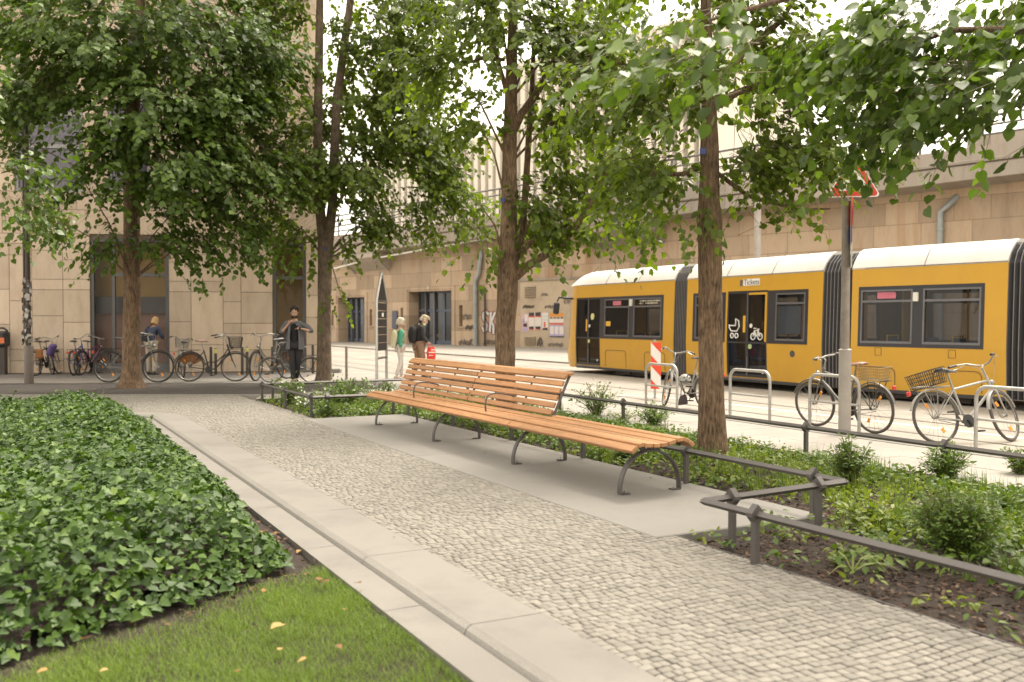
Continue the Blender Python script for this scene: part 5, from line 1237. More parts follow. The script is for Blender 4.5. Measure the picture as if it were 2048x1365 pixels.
tree('tree with a burl and a low forked branch standing right behind the bench backrest', b3,
     [([tuple(b3 - Vector((0, 0, .12)))] + pp([(1010, 740), (1011, 650), (1015, 600), (1016, 540), (1018, 430), (1019, 330), (1022, 200), (1025, 80), (1030, -60)], Y3), pr([23, 19.5, 20, 21, 20, 16, 15, 12.5, 10, 7], Y3))],
     [(pp([(1026, 556), (1040, 545), (1062, 528), (1120, 492), (1168, 432), (1198, 372), (1222, 330)], Y3), pr([11, 9.5, 8.5, 8, 6.5, 5, 3], Y3)), (pp([(1022, 270), (1045, 225), (1068, 195), (1105, 130), (1148, 55), (1172, -30)], Y3), pr([9, 8, 8, 6.5, 5, 4], Y3)),
      (pp([(1085, 160), (1130, 127), (1200, 118), (1262, 132)], Y3), pr([5, 4.5, 4, 2.5], Y3)), (pp([(1024, 540, .1), (1046, 460, .3), (1056, 300, .4), (1064, 180, .5), (1070, 40, .5)], Y3), pr([10, 7, 6.5, 5.5, 4], Y3)), (pp([(1012, 180), (990, 100), (970, 30)], Y3), pr([5, 4, 3], Y3)), (pp([(1010, 120), (960, 118), (900, 140)], Y3), pr([4, 3, 2], Y3))],
     [(1000, 40, 130, 66, -.3, 1.2, 1.3), (905, 150, 85, 62, -.3, .9, 1.2), (1080, 110, 95, 80, 0, 1.1, 1.2), (1180, 60, 90, 80, 0, 1, 1.3), (960, 255, 60, 55, -.2, .7, 1.0), (1175, 225, 75, 65, .2, .9, 1.1), (1090, 250, 50, 85, .1, .7, 1.0),
      (1065, 400, 55, 66, 0, .6, 1.1), (1130, 350, 50, 50, .1, .6, 1.0), (962, 420, 32, 17, -.3, .4, 1.2), (975, 482, 30, 17, -.2, .35, 1.2), (1085, 485, 46, 26, -.1, .4, 1.2), (1150, 455, 62, 28, .1, .5, 1.2), (1235, 330, 75, 75, .2, .9, 1.0), (1040, -90, 250, 80, 0, 1.6, .6)], Y3, .100, 3, 'leaf', 'bark', .1, dk=1.5)
b4 = G(1424, 903); Y4 = b4.y
tree('straight tree in the middle right of the bed, its trunk crossing the tram', b4,
     [([tuple(b4 - Vector((0, 0, .1)))] + pp([(1424, 860), (1423, 780), (1421, 640), (1420, 520), (1419, 440), (1418, 400), (1419, 300), (1417, 180), (1412, 40), (1408, -80)], Y4), pr([33, 28, 25, 24, 23.5, 25, 20, 18.5, 14, 11, 8], Y4))],
     [(pp([(1428, 200), (1450, 155), (1492, 98), (1560, 45), (1600, -20)], Y4), pr([9, 8, 7.5, 6, 4], Y4)), (pp([(1430, 215), (1475, 185), (1540, 163), (1600, 148), (1650, 150), (1710, 172), (1830, 192)], Y4), pr([8, 7, 6.5, 6, 5.5, 4.5, 3], Y4)), (pp([(1415, 330), (1360, 350), (1290, 345)], Y4), pr([6, 5, 3], Y4)), (pp([(1425, 340), (1500, 395), (1600, 420), (1660, 418)], Y4), pr([5, 4, 3, 1.5], Y4))],
     [(1440, 40, 115, 75, .6, .9, 1.2), (1310, 180, 85, 75, -.1, .8, 1.3), (1240, 245, 75, 55, -.2, .7, 1.2), (1285, 340, 85, 55, -.1, .7, 1.5), (1300, 445, 42, 45, .7, .5, 1.0), (1345, 405, 40, 24, -.4, .4, 1.3), (1545, 120, 95, 85, .1, .8, 1.3),
      (1555, 255, 92, 65, .0, .6, 1.5), (1525, 355, 72, 36, -.3, .5, 1.6), (1590, 325, 72, 46, 0, .6, 1.5), (1565, 412, 80, 14, -.2, .25, 1.0), (1680, 250, 85, 55, 0, .7, 1.2), (1650, 130, 95, 75, 0, .8, 1.1), (1160, 175, 66, 55, .2, .6, 1.0), (1440, -110, 320, 90, 0, 1.4, .6), (1295, 300, 50, 40, -.7, .4, 1.0)], Y4, .086, 4, 'leaf', 'bark', .12, dk=1.4, boughs=False)
b5 = AB(-1.9, 3.3); Y5 = 7.2
tree('tree mostly out of view whose large dark leaves fill the upper right corner', b5,
     [([tuple(b5 - Vector((0, 0, .1))), (b5.x, b5.y, 1), (b5.x, b5.y, 3), (b5.x - .05, b5.y, 5), (b5.x - .1, b5.y, 8)], [.2, .16, .15, .12, .06])], [(pp([(2300, 80, .2), (2100, 60), (1900, 60), (1750, 120, .2)], Y5), [.05, .035, .022, .01]), (pp([(2300, -60, -.6), (1900, -60, -1), (1600, -10, -1.3), (1420, 40, -1.5)], Y5), [.05, .035, .02, .008])],
     [(1820, 55, 125, 60, 0, .6, 2.4), (1850, 175, 80, 62, 0, .5, 2.3), (1890, 240, 30, 30, 0, .3, 1.1), (1765, 190, 62, 46, .5, .4, 1.8), (1790, 230, 34, 26, .5, .3, 1.0), (1680, 60, 90, 60, .6, .5, 1.6), (2010, 40, 66, 52, 0, .5, 2.0), (2040, 165, 24, 62, 0, .3, 1.4), (2015, 225, 14, 12, 0, .12, 1.0),
      (1395, 60, 85, 48, -1.5, .25, .9), (1335, 150, 40, 45, -1.5, .2, 1.1), (1440, 110, 40, 36, -1.5, .2, .8), (1345, 190, 14, 16, -1.6, .1, 1.0), (2250, 0, 200, 150, 0, 1.2, .8)], Y5, .092, 5, 'leaf_cool', 'bark', .1, dk=1.8, boughs=False)
b6 = Vector((-10.4, 16.2, 0))
tree('tree out of view at the left whose dark leaves reach in beside the lamp post', b6,
     [([tuple(b6 - Vector((0, 0, .1))), (b6.x, b6.y, 2), (b6.x, b6.y, 5), (b6.x, b6.y, 8)], [.2, .16, .13, .06])], [],
     [(15, 340, 46, 80, 0, .6, 1.2), (40, 430, 36, 26, 0, .35, 1.0), (15, 440, 24, 26, 0, .35, 1.2), (-190, 150, 120, 150, 0, 1, .8)], 15.5, .108, 6, 'leaf_cool', 'bark', boughs=False)
M['tag_blue'] = mat('tag_blue', (.05, .07, .22), .5)
for nm, (px, py, Yt, r) in {'small blue number tag nailed to the bench tree': (1006, 400, Y3, .14), 'small blue number tag nailed to the middle right tree': (1406, 303, Y4, .125), 'small blue number tag nailed to the stout left tree': (263, 477, Y1, .175), 'small blue number tag nailed to the two-stemmed tree': (650, 498, Y2, .16)}.items():
    c = D(px, py, Yt - r - .012); mb = MB(); mb.box(c, (.075, .012, .075), bev=.004); tag(mb.build('number_tag', M['tag_blue']), nm, 'tag', 'blue number tags on the trunks')
# ---------------------------------------------------------------- ivy, lawn
IVY_V = [(0, 0, 0), (.28, -.12, .02), (.52, .16, .05), (.38, .38, .05), (.24, .66, .02), (0, .98, -.07), (-.24, .66, .02), (-.38, .38, .05), (-.52, .16, .05), (-.28, -.12, .02), (0, .35, -.03)]
IVY_F = [(0, 1, 2, 3, 10), (10, 3, 4, 5), (0, 10, 7, 8, 9), (10, 5, 6, 7)]
def lineA(b): return .45 + (b + 2.6) * .68
def right_edge(a): return np.where(a < 3.6, -2.33 - .16 * np.clip((3.6 - a) / 3, 0, 1), -2.31)
def px_of(P):
    yc = P[:, 1] * CP - (P[:, 2] - H) * SP; zc = P[:, 1] * SP + (P[:, 2] - H) * CP
    return 1024 + F * P[:, 0] / yc, 682.5 - F * zc / yc
def ab2xyz(a, b, z): return np.stack([P0.x + a * UX + b * NX, P0.y + a * UY + b * NY, z], 1)
def vnoise(a, b, s, seed=0): return np.array([noise.noise(Vector((x * s, y * s, seed))) for x, y in zip(a, b)])
rng = np.random.default_rng(31)
n = 120000; a = rng.uniform(-1.5, 11.5, n); b = rng.uniform(-8.2, -2.2, n)
e1 = right_edge(a) - b; e2 = (a - lineA(b)) * .83; e3 = 11.45 - a; wob = vnoise(a, b, 1.6, 2) * .14
e = np.minimum(np.minimum(e1, e2), e3) + wob; keep = e > 0
P = ab2xyz(a, b, np.zeros(n)); px, py = px_of(P); keep &= (px > -160); keep &= rng.random(n) < np.clip(.45 + 3.2 / np.maximum(P[:, 1] - 2, 1.5), .5, 1)
a, b, e, e1, e2 = a[keep], b[keep], e[keep], e1[keep], e2[keep]; n = len(a)
hh_ = .46 * (1 - np.exp(-np.maximum(e, .02) / .28)) * (1 + .28 * vnoise(a, b, 1.1, 7) + .22 * vnoise(a, b, 3.2, 9)); z = -.06 + hh_ * (rng.random(n) ** .42) + .02
O = ab2xyz(a, b, z)
Nn = np.array([0, 0, 1.0]) + rng.normal(size=(n, 3)) * .5; k = np.exp(-e / .25)[:, None]
Nn += k * np.where((e1 < e2)[:, None], np.array([NX, NY, 0]), np.array([-UX, -UY, 0])) * .9 + np.array([0, -.25, 0])
q = rng.uniform(0, 2 * math.pi, n); Dr = np.stack([np.cos(q), np.sin(q) - .35, -.25 + rng.normal(size=n) * .2], 1); X_, Y_, Z_ = frames(Dr, Nn); S = rng.uniform(.030, .062, n) + .022 * (rng.random(n) > .8)
iv = scatter('ivy', IVY_V, IVY_F, O, X_, Y_, Z_, np.stack([S, S, S * rng.uniform(.3, 2.5, n)], 1), rng.random(n) ** 1.15, M['ivy']); iv['kind'] = 'stuff'; tag(iv, 'thick dark green ivy mat covering the left bed', 'ivy'); print('ivy', n)
# dark twiggy body under the leaves so the mat has depth
bm_ = bmesh.new(); ga = np.arange(-1.4, 11.6, .14); gb = np.arange(-8.2, -2.2, .14); vid = {}
AA, BBg = np.meshgrid(ga, gb, indexing='ij'); ee = np.minimum(np.minimum(right_edge(AA) - BBg, (AA - lineA(BBg)) * .83), 11.45 - AA)
for i in range(len(ga)):
    for j in range(len(gb)):
        if ee[i, j] > .03:
            p = AB(ga[i], gb[j]); vid[i, j] = bm_.verts.new((p.x, p.y, -.07 + .20 * (1 - math.exp(-ee[i, j] / .3)) + .03 * noise.noise(Vector((ga[i] * 3, gb[j] * 3, 1)))))
for (i, j) in list(vid):
    c = [(i, j), (i + 1, j), (i + 1, j + 1), (i, j + 1)]
    if all(x in vid for x in c): bm_.faces.new([vid[x] for x in c])
me = bpy.data.meshes.new('ivy_stems'); bm_.to_mesh(me); bm_.free(); me.materials.append(M['soil']); o = bpy.data.objects.new('ivy_stems', me); COL.objects.link(o); o['kind'] = 'stuff'; tag(o, 'tangle of dark ivy stems under the leaf mat', 'ivy stems')
mb = MB(); random.seed(12); SO = []; SD = []
for px, yb, yt in ((207, 815, 777), (213, 812, 790), (128, 800, 790), (262, 845, 812), (255, 840, 820), (25, 792, 783), (300, 850, 832), (140, 803, 795)):
    g_ = G(px, yb, .0); tp = D(px + random.uniform(-6, 8), yt, g_.y); md_ = g_.lerp(tp, .5) + Vector((random.uniform(-.03, .03), 0, 0)); mb.tube([g_, md_, tp], .003, 4)
    for k in range(7):
        f = .25 + .75 * k / 6; SO.append(g_.lerp(tp, f)[:]); SD.append((random.uniform(-1, 1), random.uniform(-1, .3), random.uniform(-.2, .5)))
mb.build('ivy_runners', M['stalk'])['kind'] = 'stuff'
X_, Y_, Z_ = frames(np.array(SD), np.random.default_rng(1).normal(size=(len(SD), 3)) * .4 + np.array([0, -.4, 1])); s_ = scatter('ivy_runner_leaves', IVY_V, IVY_F, np.array(SO), X_, Y_, Z_, np.full(len(SO), .045), np.random.default_rng(2).random(len(SO)) * .3 + .65, M['ivy']); s_['kind'] = 'stuff'
BL_V = [(-.5, 0, 0), (.5, 0, 0), (-.38, .5, .10), (.38, .5, .10), (0, 1, .42)]; BL_F = [(0, 1, 3, 2), (2, 3, 4)]
n = 330000; a = rng.uniform(-3.4, .9, n); b = rng.uniform(-6.2, -2.25, n); P = ab2xyz(a, b, np.full(n, -.07)); px, py = px_of(P)
wob = vnoise(a, b, 2.5, 4) * .10; keep = (a < lineA(b) - .04 + wob) & (px > -60) & (P[:, 1] > 3.3) & (py < 1520) & (b < -2.275 + .02 * rng.normal(size=n))
patch = vnoise(a, b, 1.7, 14) + .5 * vnoise(a, b, 5, 3); keep &= rng.random(n) < np.clip(.75 + .7 * patch, .4, 1) * np.clip((lineA(b) + wob - a) / .35, .25, 1)
P, patch = P[keep], patch[keep]; n = len(P); q = rng.uniform(0, 2 * math.pi, n); lean_ = rng.uniform(.15, .95, n); Dr = np.stack([np.cos(q) * lean_, np.sin(q) * lean_, np.ones(n)], 1); Nn = np.stack([np.cos(q + rng.normal(size=n) * .5), np.sin(q), .1 * np.ones(n)], 1)
X_, Y_, Z_ = frames(Dr, Nn); L = rng.uniform(.022, .050, n) * (1 + .35 * patch); gr = scatter('grass', BL_V, BL_F, P, X_, Y_, Z_, np.stack([rng.uniform(.0018, .0034, n), L, L], 1), np.clip(rng.random(n) * .75 + .18 * patch + .1, 0, 1), M['grass']); gr['kind'] = 'stuff'; tag(gr, 'short green lawn grass in the lower left corner', 'grass'); print('grass', n)
# brown litter in the strip of soil between ivy, lawn and slabs
n = 2600; a = rng.uniform(-.8, 10, n); b = rng.uniform(-3.6, -2.29, n); e2 = a - lineA(b); keep = (e2 > -.25) & ((b > right_edge(a) - .25) | (np.abs(e2) < .25)) & (rng.random(n) < np.clip(1.3 - a * .12, .25, 1)); P = ab2xyz(a, b, np.full(n, -.068) + .02 * rng.random(n))[keep]; n = len(P); q = rng.uniform(0, 6.28, n)
X_, Y_, Z_ = frames(np.stack([np.cos(q), np.sin(q), rng.normal(size=n) * .2], 1), np.array([0, 0, 1.0]) + rng.normal(size=(n, 3)) * .4); ls = rng.uniform(.012, .036, n)
o = scatter('leaf_litter', LEAF_V, LEAF_F, P, X_, Y_, Z_, np.stack([ls, ls, ls], 1), rng.random(n) ** 2 * .9, M['litter']); o['kind'] = 'stuff'; tag(o, 'brown leaf litter on the soil beside the ivy', 'leaf litter')
# fallen leaves, each one lying loose
random.seed(44); FV = [(0, 0, 0), (.3, .08, .08), (.46, .4, .16), (.3, .8, .08), (0, 1, .0), (-.3, .8, .10), (-.44, .4, .18), (-.3, .08, .06), (0, .5, -.02)]
spots = [(565, 1248, .075), (655, 1163, .07), (175, 1275, .06), (690, 1218, .045), (95, 1338, .045), (612, 1316, .04), (675, 1290, .035), (640, 1160, .04), (712, 1166, .05), (215, 1338, .035), (478, 1342, .03), (560, 1300, .03), (600, 1100, .04), (566, 1108, .035), (632, 1112, .035), (525, 1062, .035), (545, 1040, .03)]
for i, (x, y, s) in enumerate(spots):
    g_ = G(x, y, (.018 if y > 1200 else .0) if y > 1140 else -.06); mb = MB(); rot = Matrix.Rotation(random.uniform(0, 6.3), 3, 'Z') @ Matrix.Rotation(random.uniform(-.3, .3), 3, 'X')
    mb.add([g_ + rot @ (Vector(v) * s) for v in LEAF_V], LEAF_F); o = mb.build('fallen_leaf', M['dry_leaf'], fix=False); at = o.data.attributes.new('rnd', 'FLOAT', 'POINT'); at.data.foreach_set('value', [random.random()] * len(o.data.vertices))
    lawn = y > 1140; tag(o, 'dry yellow leaf lying loose on the lawn grass' if lawn else 'dry orange leaf lying loose on the bare soil beside the ivy', 'leaf', 'dry leaves on the lawn' if lawn else 'dry leaves on the soil')
for i, (x, y, s) in enumerate(((968, 907, .03), (900, 945, .018), (735, 1012, .02), (790, 1075, .02), (1304, 956, .03), (1128, 992, .015))):
    g_ = G(x, y, .006); mb = MB(); rot = Matrix.Rotation(random.uniform(0, 6.3), 3, 'Z'); mb.add([g_ + rot @ (Vector(v) * s) for v in LEAF_V], LEAF_F); o = mb.build('fallen_leaf', M['stalk'], fix=False); tag(o, 'small curled brown leaf lying on the pale paving near the bench', 'leaf', 'brown leaves on the paving')
# ---------------------------------------------------------------- planting bed
def in_bed(a, b):
    return (b > .19) & (b < 4.03) & (a < 13.4) & (a > -3.6) & ~((a > -.03) & (a < 9.31) & (b < 1.69))
n = 42000; a = rng.uniform(-3.6, 13.4, n); b = rng.uniform(.19, 4.03, n); P = ab2xyz(a, b, -.055 + .016 * rng.random(n)); px, py = px_of(P); keep = in_bed(a, b) & (px < 2120) & (P[:, 1] > 3.6) & (rng.random(n) < np.clip(1.6 - .1 * P[:, 1], .3, 1)); P = P[keep]; n = len(P)
q = rng.uniform(0, 6.28, n); X_, Y_, Z_ = frames(np.stack([np.cos(q), np.sin(q), rng.normal(size=n) * .25], 1), np.array([0, 0, 1.0]) + rng.normal(size=(n, 3)) * .45); ls = rng.uniform(.015, .05, n)
ch = scatter('bark_mulch', [(-.5, -.5, 0), (.5, -.4, .1), (.35, .5, 0), (-.4, .45, .12), (0, 0, .25)], [(0, 1, 4), (1, 2, 4), (2, 3, 4), (3, 0, 4)], P, X_, Y_, Z_, np.stack([ls * .45, ls, ls * .4], 1), rng.random(n), M['chip']); ch['kind'] = 'stuff'; tag(ch, 'loose brown bark chips covering the planting bed', 'bark mulch')
HERB_V = [(0, 0, 0), (.26, .28, .07), (.24, .62, .05), (0, 1, -.10), (-.24, .62, .05), (-.26, .28, .07), (0, .5, -.0)]; HERB_F = [(0, 1, 2, 6), (6, 2, 3), (0, 6, 4, 5), (6, 3, 4)]
def dens(a, b):
    d = np.where((b > 2.2) & (a > .2), .95, 0.0); d = np.where((b > 1.8) & (b <= 2.2) & (a > .2) & (a < 9.4), .42, d); d = np.where((b > 1.69) & (b <= 1.8) & (a > .2) & (a < 9.4), .10, d)
    d = np.where((a > 9.4) & (b > .75), .75, d); d = np.where((a > 9.4) & (b <= .75), .16, d)
    d = np.where((a <= .2) & (b > 1.9), .75, d); d = np.where((a <= .2) & (b <= 1.9), .30, d); d = np.where((a <= .2) & (b <= .9), .07, d); return d
def herbs(name, label, nclump, leaf_lo, leaf_hi, per, spread, hgt, m, seed, pick, droop=.3, shape='herb'):
    g = np.random.default_rng(seed); a = g.uniform(-3.6, 13.4, nclump); b = g.uniform(.2, 4.0, nclump); keep = in_bed(a, b) & (g.random(nclump) < np.clip(dens(a, b) * (1 + 1.3 * vnoise(a, b, .9, pick)) * (vnoise(a, b, .55, pick + 5) > -.22), 0, 1)); a, b = a[keep], b[keep]
    C = ab2xyz(a, b, np.full(len(a), -.05)); px, py = px_of(C); C = C[px < 2130]; hs = g.uniform(.5, 1.2, len(C)); O = []; Dr = []; Nr = []; S = []; 
    for k in range(per):
        q = g.uniform(0, 6.28, len(C)); r = spread * np.sqrt(g.random(len(C))); rad = np.stack([np.cos(q), np.sin(q), np.zeros(len(C))], 1); zz_ = hgt * hs * g.uniform(.25, 1.0, len(C))
        if shape == 'blade': O.append(C + rad * .02); Dr.append(rad * g.uniform(.4, 1.7, (len(C), 1)) + np.array([0, 0, 1.0])); Nr.append(-rad + np.array([0, 0, .35])); S.append(np.stack([np.full(len(C), .0075), hgt * hs * g.uniform(.6, 1.2, len(C)), hgt * hs * 1.1], 1))
        else:
            O.append(C + rad * r[:, None] + np.array([0, 0, 1.0]) * zz_[:, None]); Dr.append(rad + g.normal(size=(len(C), 3)) * .4 + np.array([0, 0, -droop])); Nr.append(np.array([0, 0, 1.0]) + rad * .4 + g.normal(size=(len(C), 3)) * .35); l = g.uniform(leaf_lo, leaf_hi, len(C)); S.append(np.stack([l, l, l], 1))
    O = np.concatenate(O); X_, Y_, Z_ = frames(np.concatenate(Dr), np.concatenate(Nr)); o = scatter(name, BL_V if shape == 'blade' else HERB_V, BL_F if shape == 'blade' else HERB_F, O, X_, Y_, Z_, np.concatenate(S), g.random(len(O)), M[m]); o['kind'] = 'stuff'; tag(o, label, 'ground cover'); print(name, len(O))
herbs('ground_cover_leaves', 'low mixed green leaves covering the planting bed', 4200, .04, .085, 15, .13, .15, 'herb', 61, 11)
herbs('ground_cover_lime', 'low lime green leaves between the darker ones in the bed', 2800, .035, .07, 13, .11, .12, 'herb_lime', 62, 21)
herbs('sedge_tufts', 'tufts of long arching grass blades in the planting bed', 1300, .1, .2, 14, .02, .22, 'herb', 63, 31, shape='blade')
herbs('sedge_tufts_lime', 'pale arching grass blades scattered in the planting bed', 600, .1, .2, 14, .02, .22, 'herb_lime', 64, 41, shape='blade')
def shrub(label, px, yb, yt, wpx, leaf, nst, seed, m='shrub', lpx=22, airy=0.0, cat='shrub', flowers=0):
    g = np.random.default_rng(seed); c = G(px, yb, -.06); hgt = D(px, yt, c.y).z + .06; rad = wpx / F * c.y / 2; t = thing('shrub', label, cat, c[:], 'shrubs in the planting bed')
    mb = MB(); O = []; Dr = []; Nr = []
    for i in range(nst):
        q = g.uniform(0, 6.28); r = rad * math.sqrt(g.random()); hz = hgt * g.uniform(.55, 1.0) * (1 - .35 * (r / rad) ** 2); tip = c + Vector((math.cos(q) * r, math.sin(q) * r, hz)); mid_ = c.lerp(tip, .5) + Vector((math.cos(q) * r * -.12, math.sin(q) * r * -.12, hz * .08)); st = c + Vector((g.normal() * .03, g.normal() * .03, 0))
        mb.tube([st, mid_, tip], [.006, .004, .002], 4)
        for k in range(lpx):
            f = .22 + .78 * (k + g.random()) / lpx if not airy else .3 + .7 * (k + g.random()) / lpx; p = st.lerp(mid_, f * 2) if f < .5 else mid_.lerp(tip, f * 2 - 1); w = rad * (.16 + .10 * g.random())
            o_ = Vector(g.normal(size=3)); o_.normalize(); O.append((p + o_ * w * g.random())[:]); Dr.append((o_.x, o_.y, o_.z * .5 + .25)); Nr.append((g.normal() * .5, g.normal() * .5 - .2, 1))
    mb.build('stems', M['stalk'], t); O = np.array(O); n = len(O); X_, Y_, Z_ = frames(np.array(Dr), np.array(Nr)); S = g.uniform(.6, 1.2, n) * leaf; scatter('foliage', HERB_V, HERB_F, O, X_, Y_, Z_, np.stack([S * .75, S, S], 1), g.random(n), M[m], t)
    if flowers:
        k = g.choice(n, flowers); fo = O[k] + np.array([0, -.02, .03]); X_, Y_, Z_ = frames(g.normal(size=(flowers, 3)), np.array([0, -.5, 1.0]) + g.normal(size=(flowers, 3)) * .3); scatter('flowers', [(-.5, -.5, .1), (0, -.2, 0), (.5, -.5, .1), (.2, 0, 0), (.5, .5, .1), (0, .2, 0), (-.5, .5, .1), (-.2, 0, 0)], [(0, 1, 2, 3, 4, 5, 6, 7)], fo, X_, Y_, Z_, g.uniform(.03, .055, flowers), g.random(flowers), M['petal'], t)
shrub('airy shrub with thin twigs, right of the bench backrest', 1192, 838, 757, 104, .055, 52, 1, airy=1, lpx=18)
shrub('small round shrub left of the middle right trunk', 1308, 858, 796, 84, .055, 46, 2, airy=1, lpx=18)
shrub('low pale shrub between the airy shrub and the round one', 1248, 850, 812, 70, .05, 22, 3, 'herb_lime', lpx=12)
shrub('feathery upright shrub behind the pointed rail corner', 1700, 985, 862, 100, .055, 50, 4, 'herb', airy=1, lpx=22)
shrub('dark dense shrub in front of the leaning bicycle with dark basket', 1892, 968, 878, 112, .05, 60, 5, lpx=24)
shrub('dark shrub cut off by the right edge of the picture', 2042, 960, 880, 80, .045, 36, 6, lpx=22)
shrub('large bushy dense shrub in the right foreground behind the near rail', 1912, 1118, 964, 178, .045, 140, 7, lpx=36)
shrub('leafy shrub at the far left end of the bed beside the standing man', 580, 812, 746, 84, .08, 40, 8, 'herb', lpx=14, flowers=26)
shrub('bushy light green shrub at the foot of the two-stemmed tree', 690, 818, 744, 120, .08, 60, 9, 'herb', lpx=16, flowers=20)
shrub('white flowering low plant between the two left bed shrubs', 618, 822, 778, 90, .06, 30, 10, 'herb', lpx=12, flowers=110)
shrub('white flowering low plant right of the light green shrub', 750, 812, 766, 120, .06, 34, 13, 'herb', lpx=12, flowers=120)
shrub('small green tuft at the foot of the stele', 776, 794, 756, 60, .06, 26, 11, 'herb', lpx=14)
shrub('low plant with pale leaves beside the corner post left of the bench', 650, 840, 790, 90, .09, 26, 12, 'herb', lpx=10)
shrub('low broad leaved plant on the bare mulch behind the pointed rail corner', 1745, 1062, 1002, 110, .085, 26, 14, 'herb_lime', lpx=9)
shrub('broad leaved plant close to the right edge behind the large bushy shrub', 2010, 1040, 970, 110, .07, 30, 15, 'herb', lpx=12)
shrub('small dark leaved plant just behind the right end of the bench', 1250, 925, 885, 66, .075, 18, 16, 'herb', lpx=9)
shrub('small sprawling seedling on the mulch beside the near rail', 1672, 1128, 1100, 60, .05, 10, 17, 'herb_lime', lpx=8)
mb = MB(); random.seed(8); g_ = G(1705, 1150, -.05); t = thing('limp_plant', 'limp long leaved plant lying flat on the mulch by the near rail', 'plant', g_[:])
for i in range(11):
    q = random.uniform(-.8, 3.7) if i < 8 else random.uniform(0, 6); l_ = random.uniform(.18, .34); w = .008; pts = [g_ + Vector((math.cos(q) * l_ * f, math.sin(q) * l_ * f * .8, .02 + .11 * math.sin(min(f * 3.4, 3.1)) * (1 if i % 3 else .5))) for f in (0, .25, .5, .75, 1)]; sd_ = Vector((-math.sin(q), math.cos(q), .2)) * w
    mb.add([p + sd_ * (1 - .8 * k / 4) for k, p in enumerate(pts)] + [p - sd_ * (1 - .8 * k / 4) for k, p in enumerate(pts)], [(k, k + 1, 6 + k, 5 + k) for k in range(4)])
M['limp'] = mat('limp_leaf', (.20, .24, .06), .5, var=.3, vs=12); mb.build('leaf_blades', M['limp'], t, fix=False)
# ---------------------------------------------------------------- bicycles
M['rubber'] = mat('tyre_rubber', (.035, .032, .030), .75, var=.2); M['rubber_grey'] = mat('tyre_worn', (.09, .08, .07), .85, var=.2, vs=8); M['chrome'] = mat('bike_metal', (.30, .29, .27), .4, .8); M['bk_black'] = mat('bike_black', (.022, .021, .021), .35, .2)
M['bk_silver'] = mat('bike_silver', (.17, .165, .155), .38, .5); M['bk_white'] = mat('bike_white', (.33, .32, .295), .4); M['bk_blue'] = mat('bike_blue', (.09, .09, .30), .4); M['bk_plum'] = mat('bike_plum', (.16, .035, .10), .4); M['bk_red'] = mat('lamp_red', (.60, .05, .03), .3)
M['leather'] = mat('saddle_brown', (.16, .07, .04), .5); M['vinyl'] = mat('saddle_black', (.03, .03, .033), .45); M['reflector'] = mat('reflector_orange', (.80, .32, .03), .3); M['wire'] = mat('wire_dark', (.05, .045, .04), .5, .4); M['wire_tan'] = mat('wire_tan', (.33, .24, .12), .5, .4)
M['bag_violet'] = mat('bag_violet', (.12, .08, .22), .8); M['bag_brown'] = mat('bag_brown', (.25, .10, .03), .7)
def torus_pts(c, r, n=28, a0=0, a1=2 * math.pi): return [Vector((c[0] + r * math.cos(a0 + (a1 - a0) * k / n), c[1], c[2] + r * math.sin(a0 + (a1 - a0) * k / n))) for k in range(n + 1)]
def basket_mb(c, lx, ly, lz, nx, nz, flare=1.15, r=.004, xf=lambda v: v):
    mb = MB(); cx, cy, cz = c
    def rect(z): 
        k = 1 / flare + (1 - 1 / flare) * (z / lz); return [(cx - lx / 2 * k, cy - ly / 2 * k, cz + z), (cx + lx / 2 * k, cy - ly / 2 * k, cz + z), (cx + lx / 2 * k, cy + ly / 2 * k, cz + z), (cx - lx / 2 * k, cy + ly / 2 * k, cz + z)]
    for k in range(nz + 1):
        q = [xf(Vector(p)) for p in rect(lz * k / nz)]; mb.tube(q + [q[0]], r * (1.6 if k in (0, nz) else 1), 4)
    b_, t_ = rect(0), rect(lz)
    for i in range(4):
        m_ = nx if i % 2 == 0 else max(3, int(nx * ly / lx))
        for k in range(m_):
            f = k / m_; mb.tube([xf(Vector(b_[i]).lerp(Vector(b_[(i + 1) % 4]), f)), xf(Vector(t_[i]).lerp(Vector(t_[(i + 1) % 4]), f))], r, 4)
    for k in range(1, nx): mb.tube([xf(Vector(b_[0]).lerp(Vector(b_[1]), k / nx)), xf(Vector(b_[3]).lerp(Vector(b_[2]), k / nx))], r, 4)
    return mb
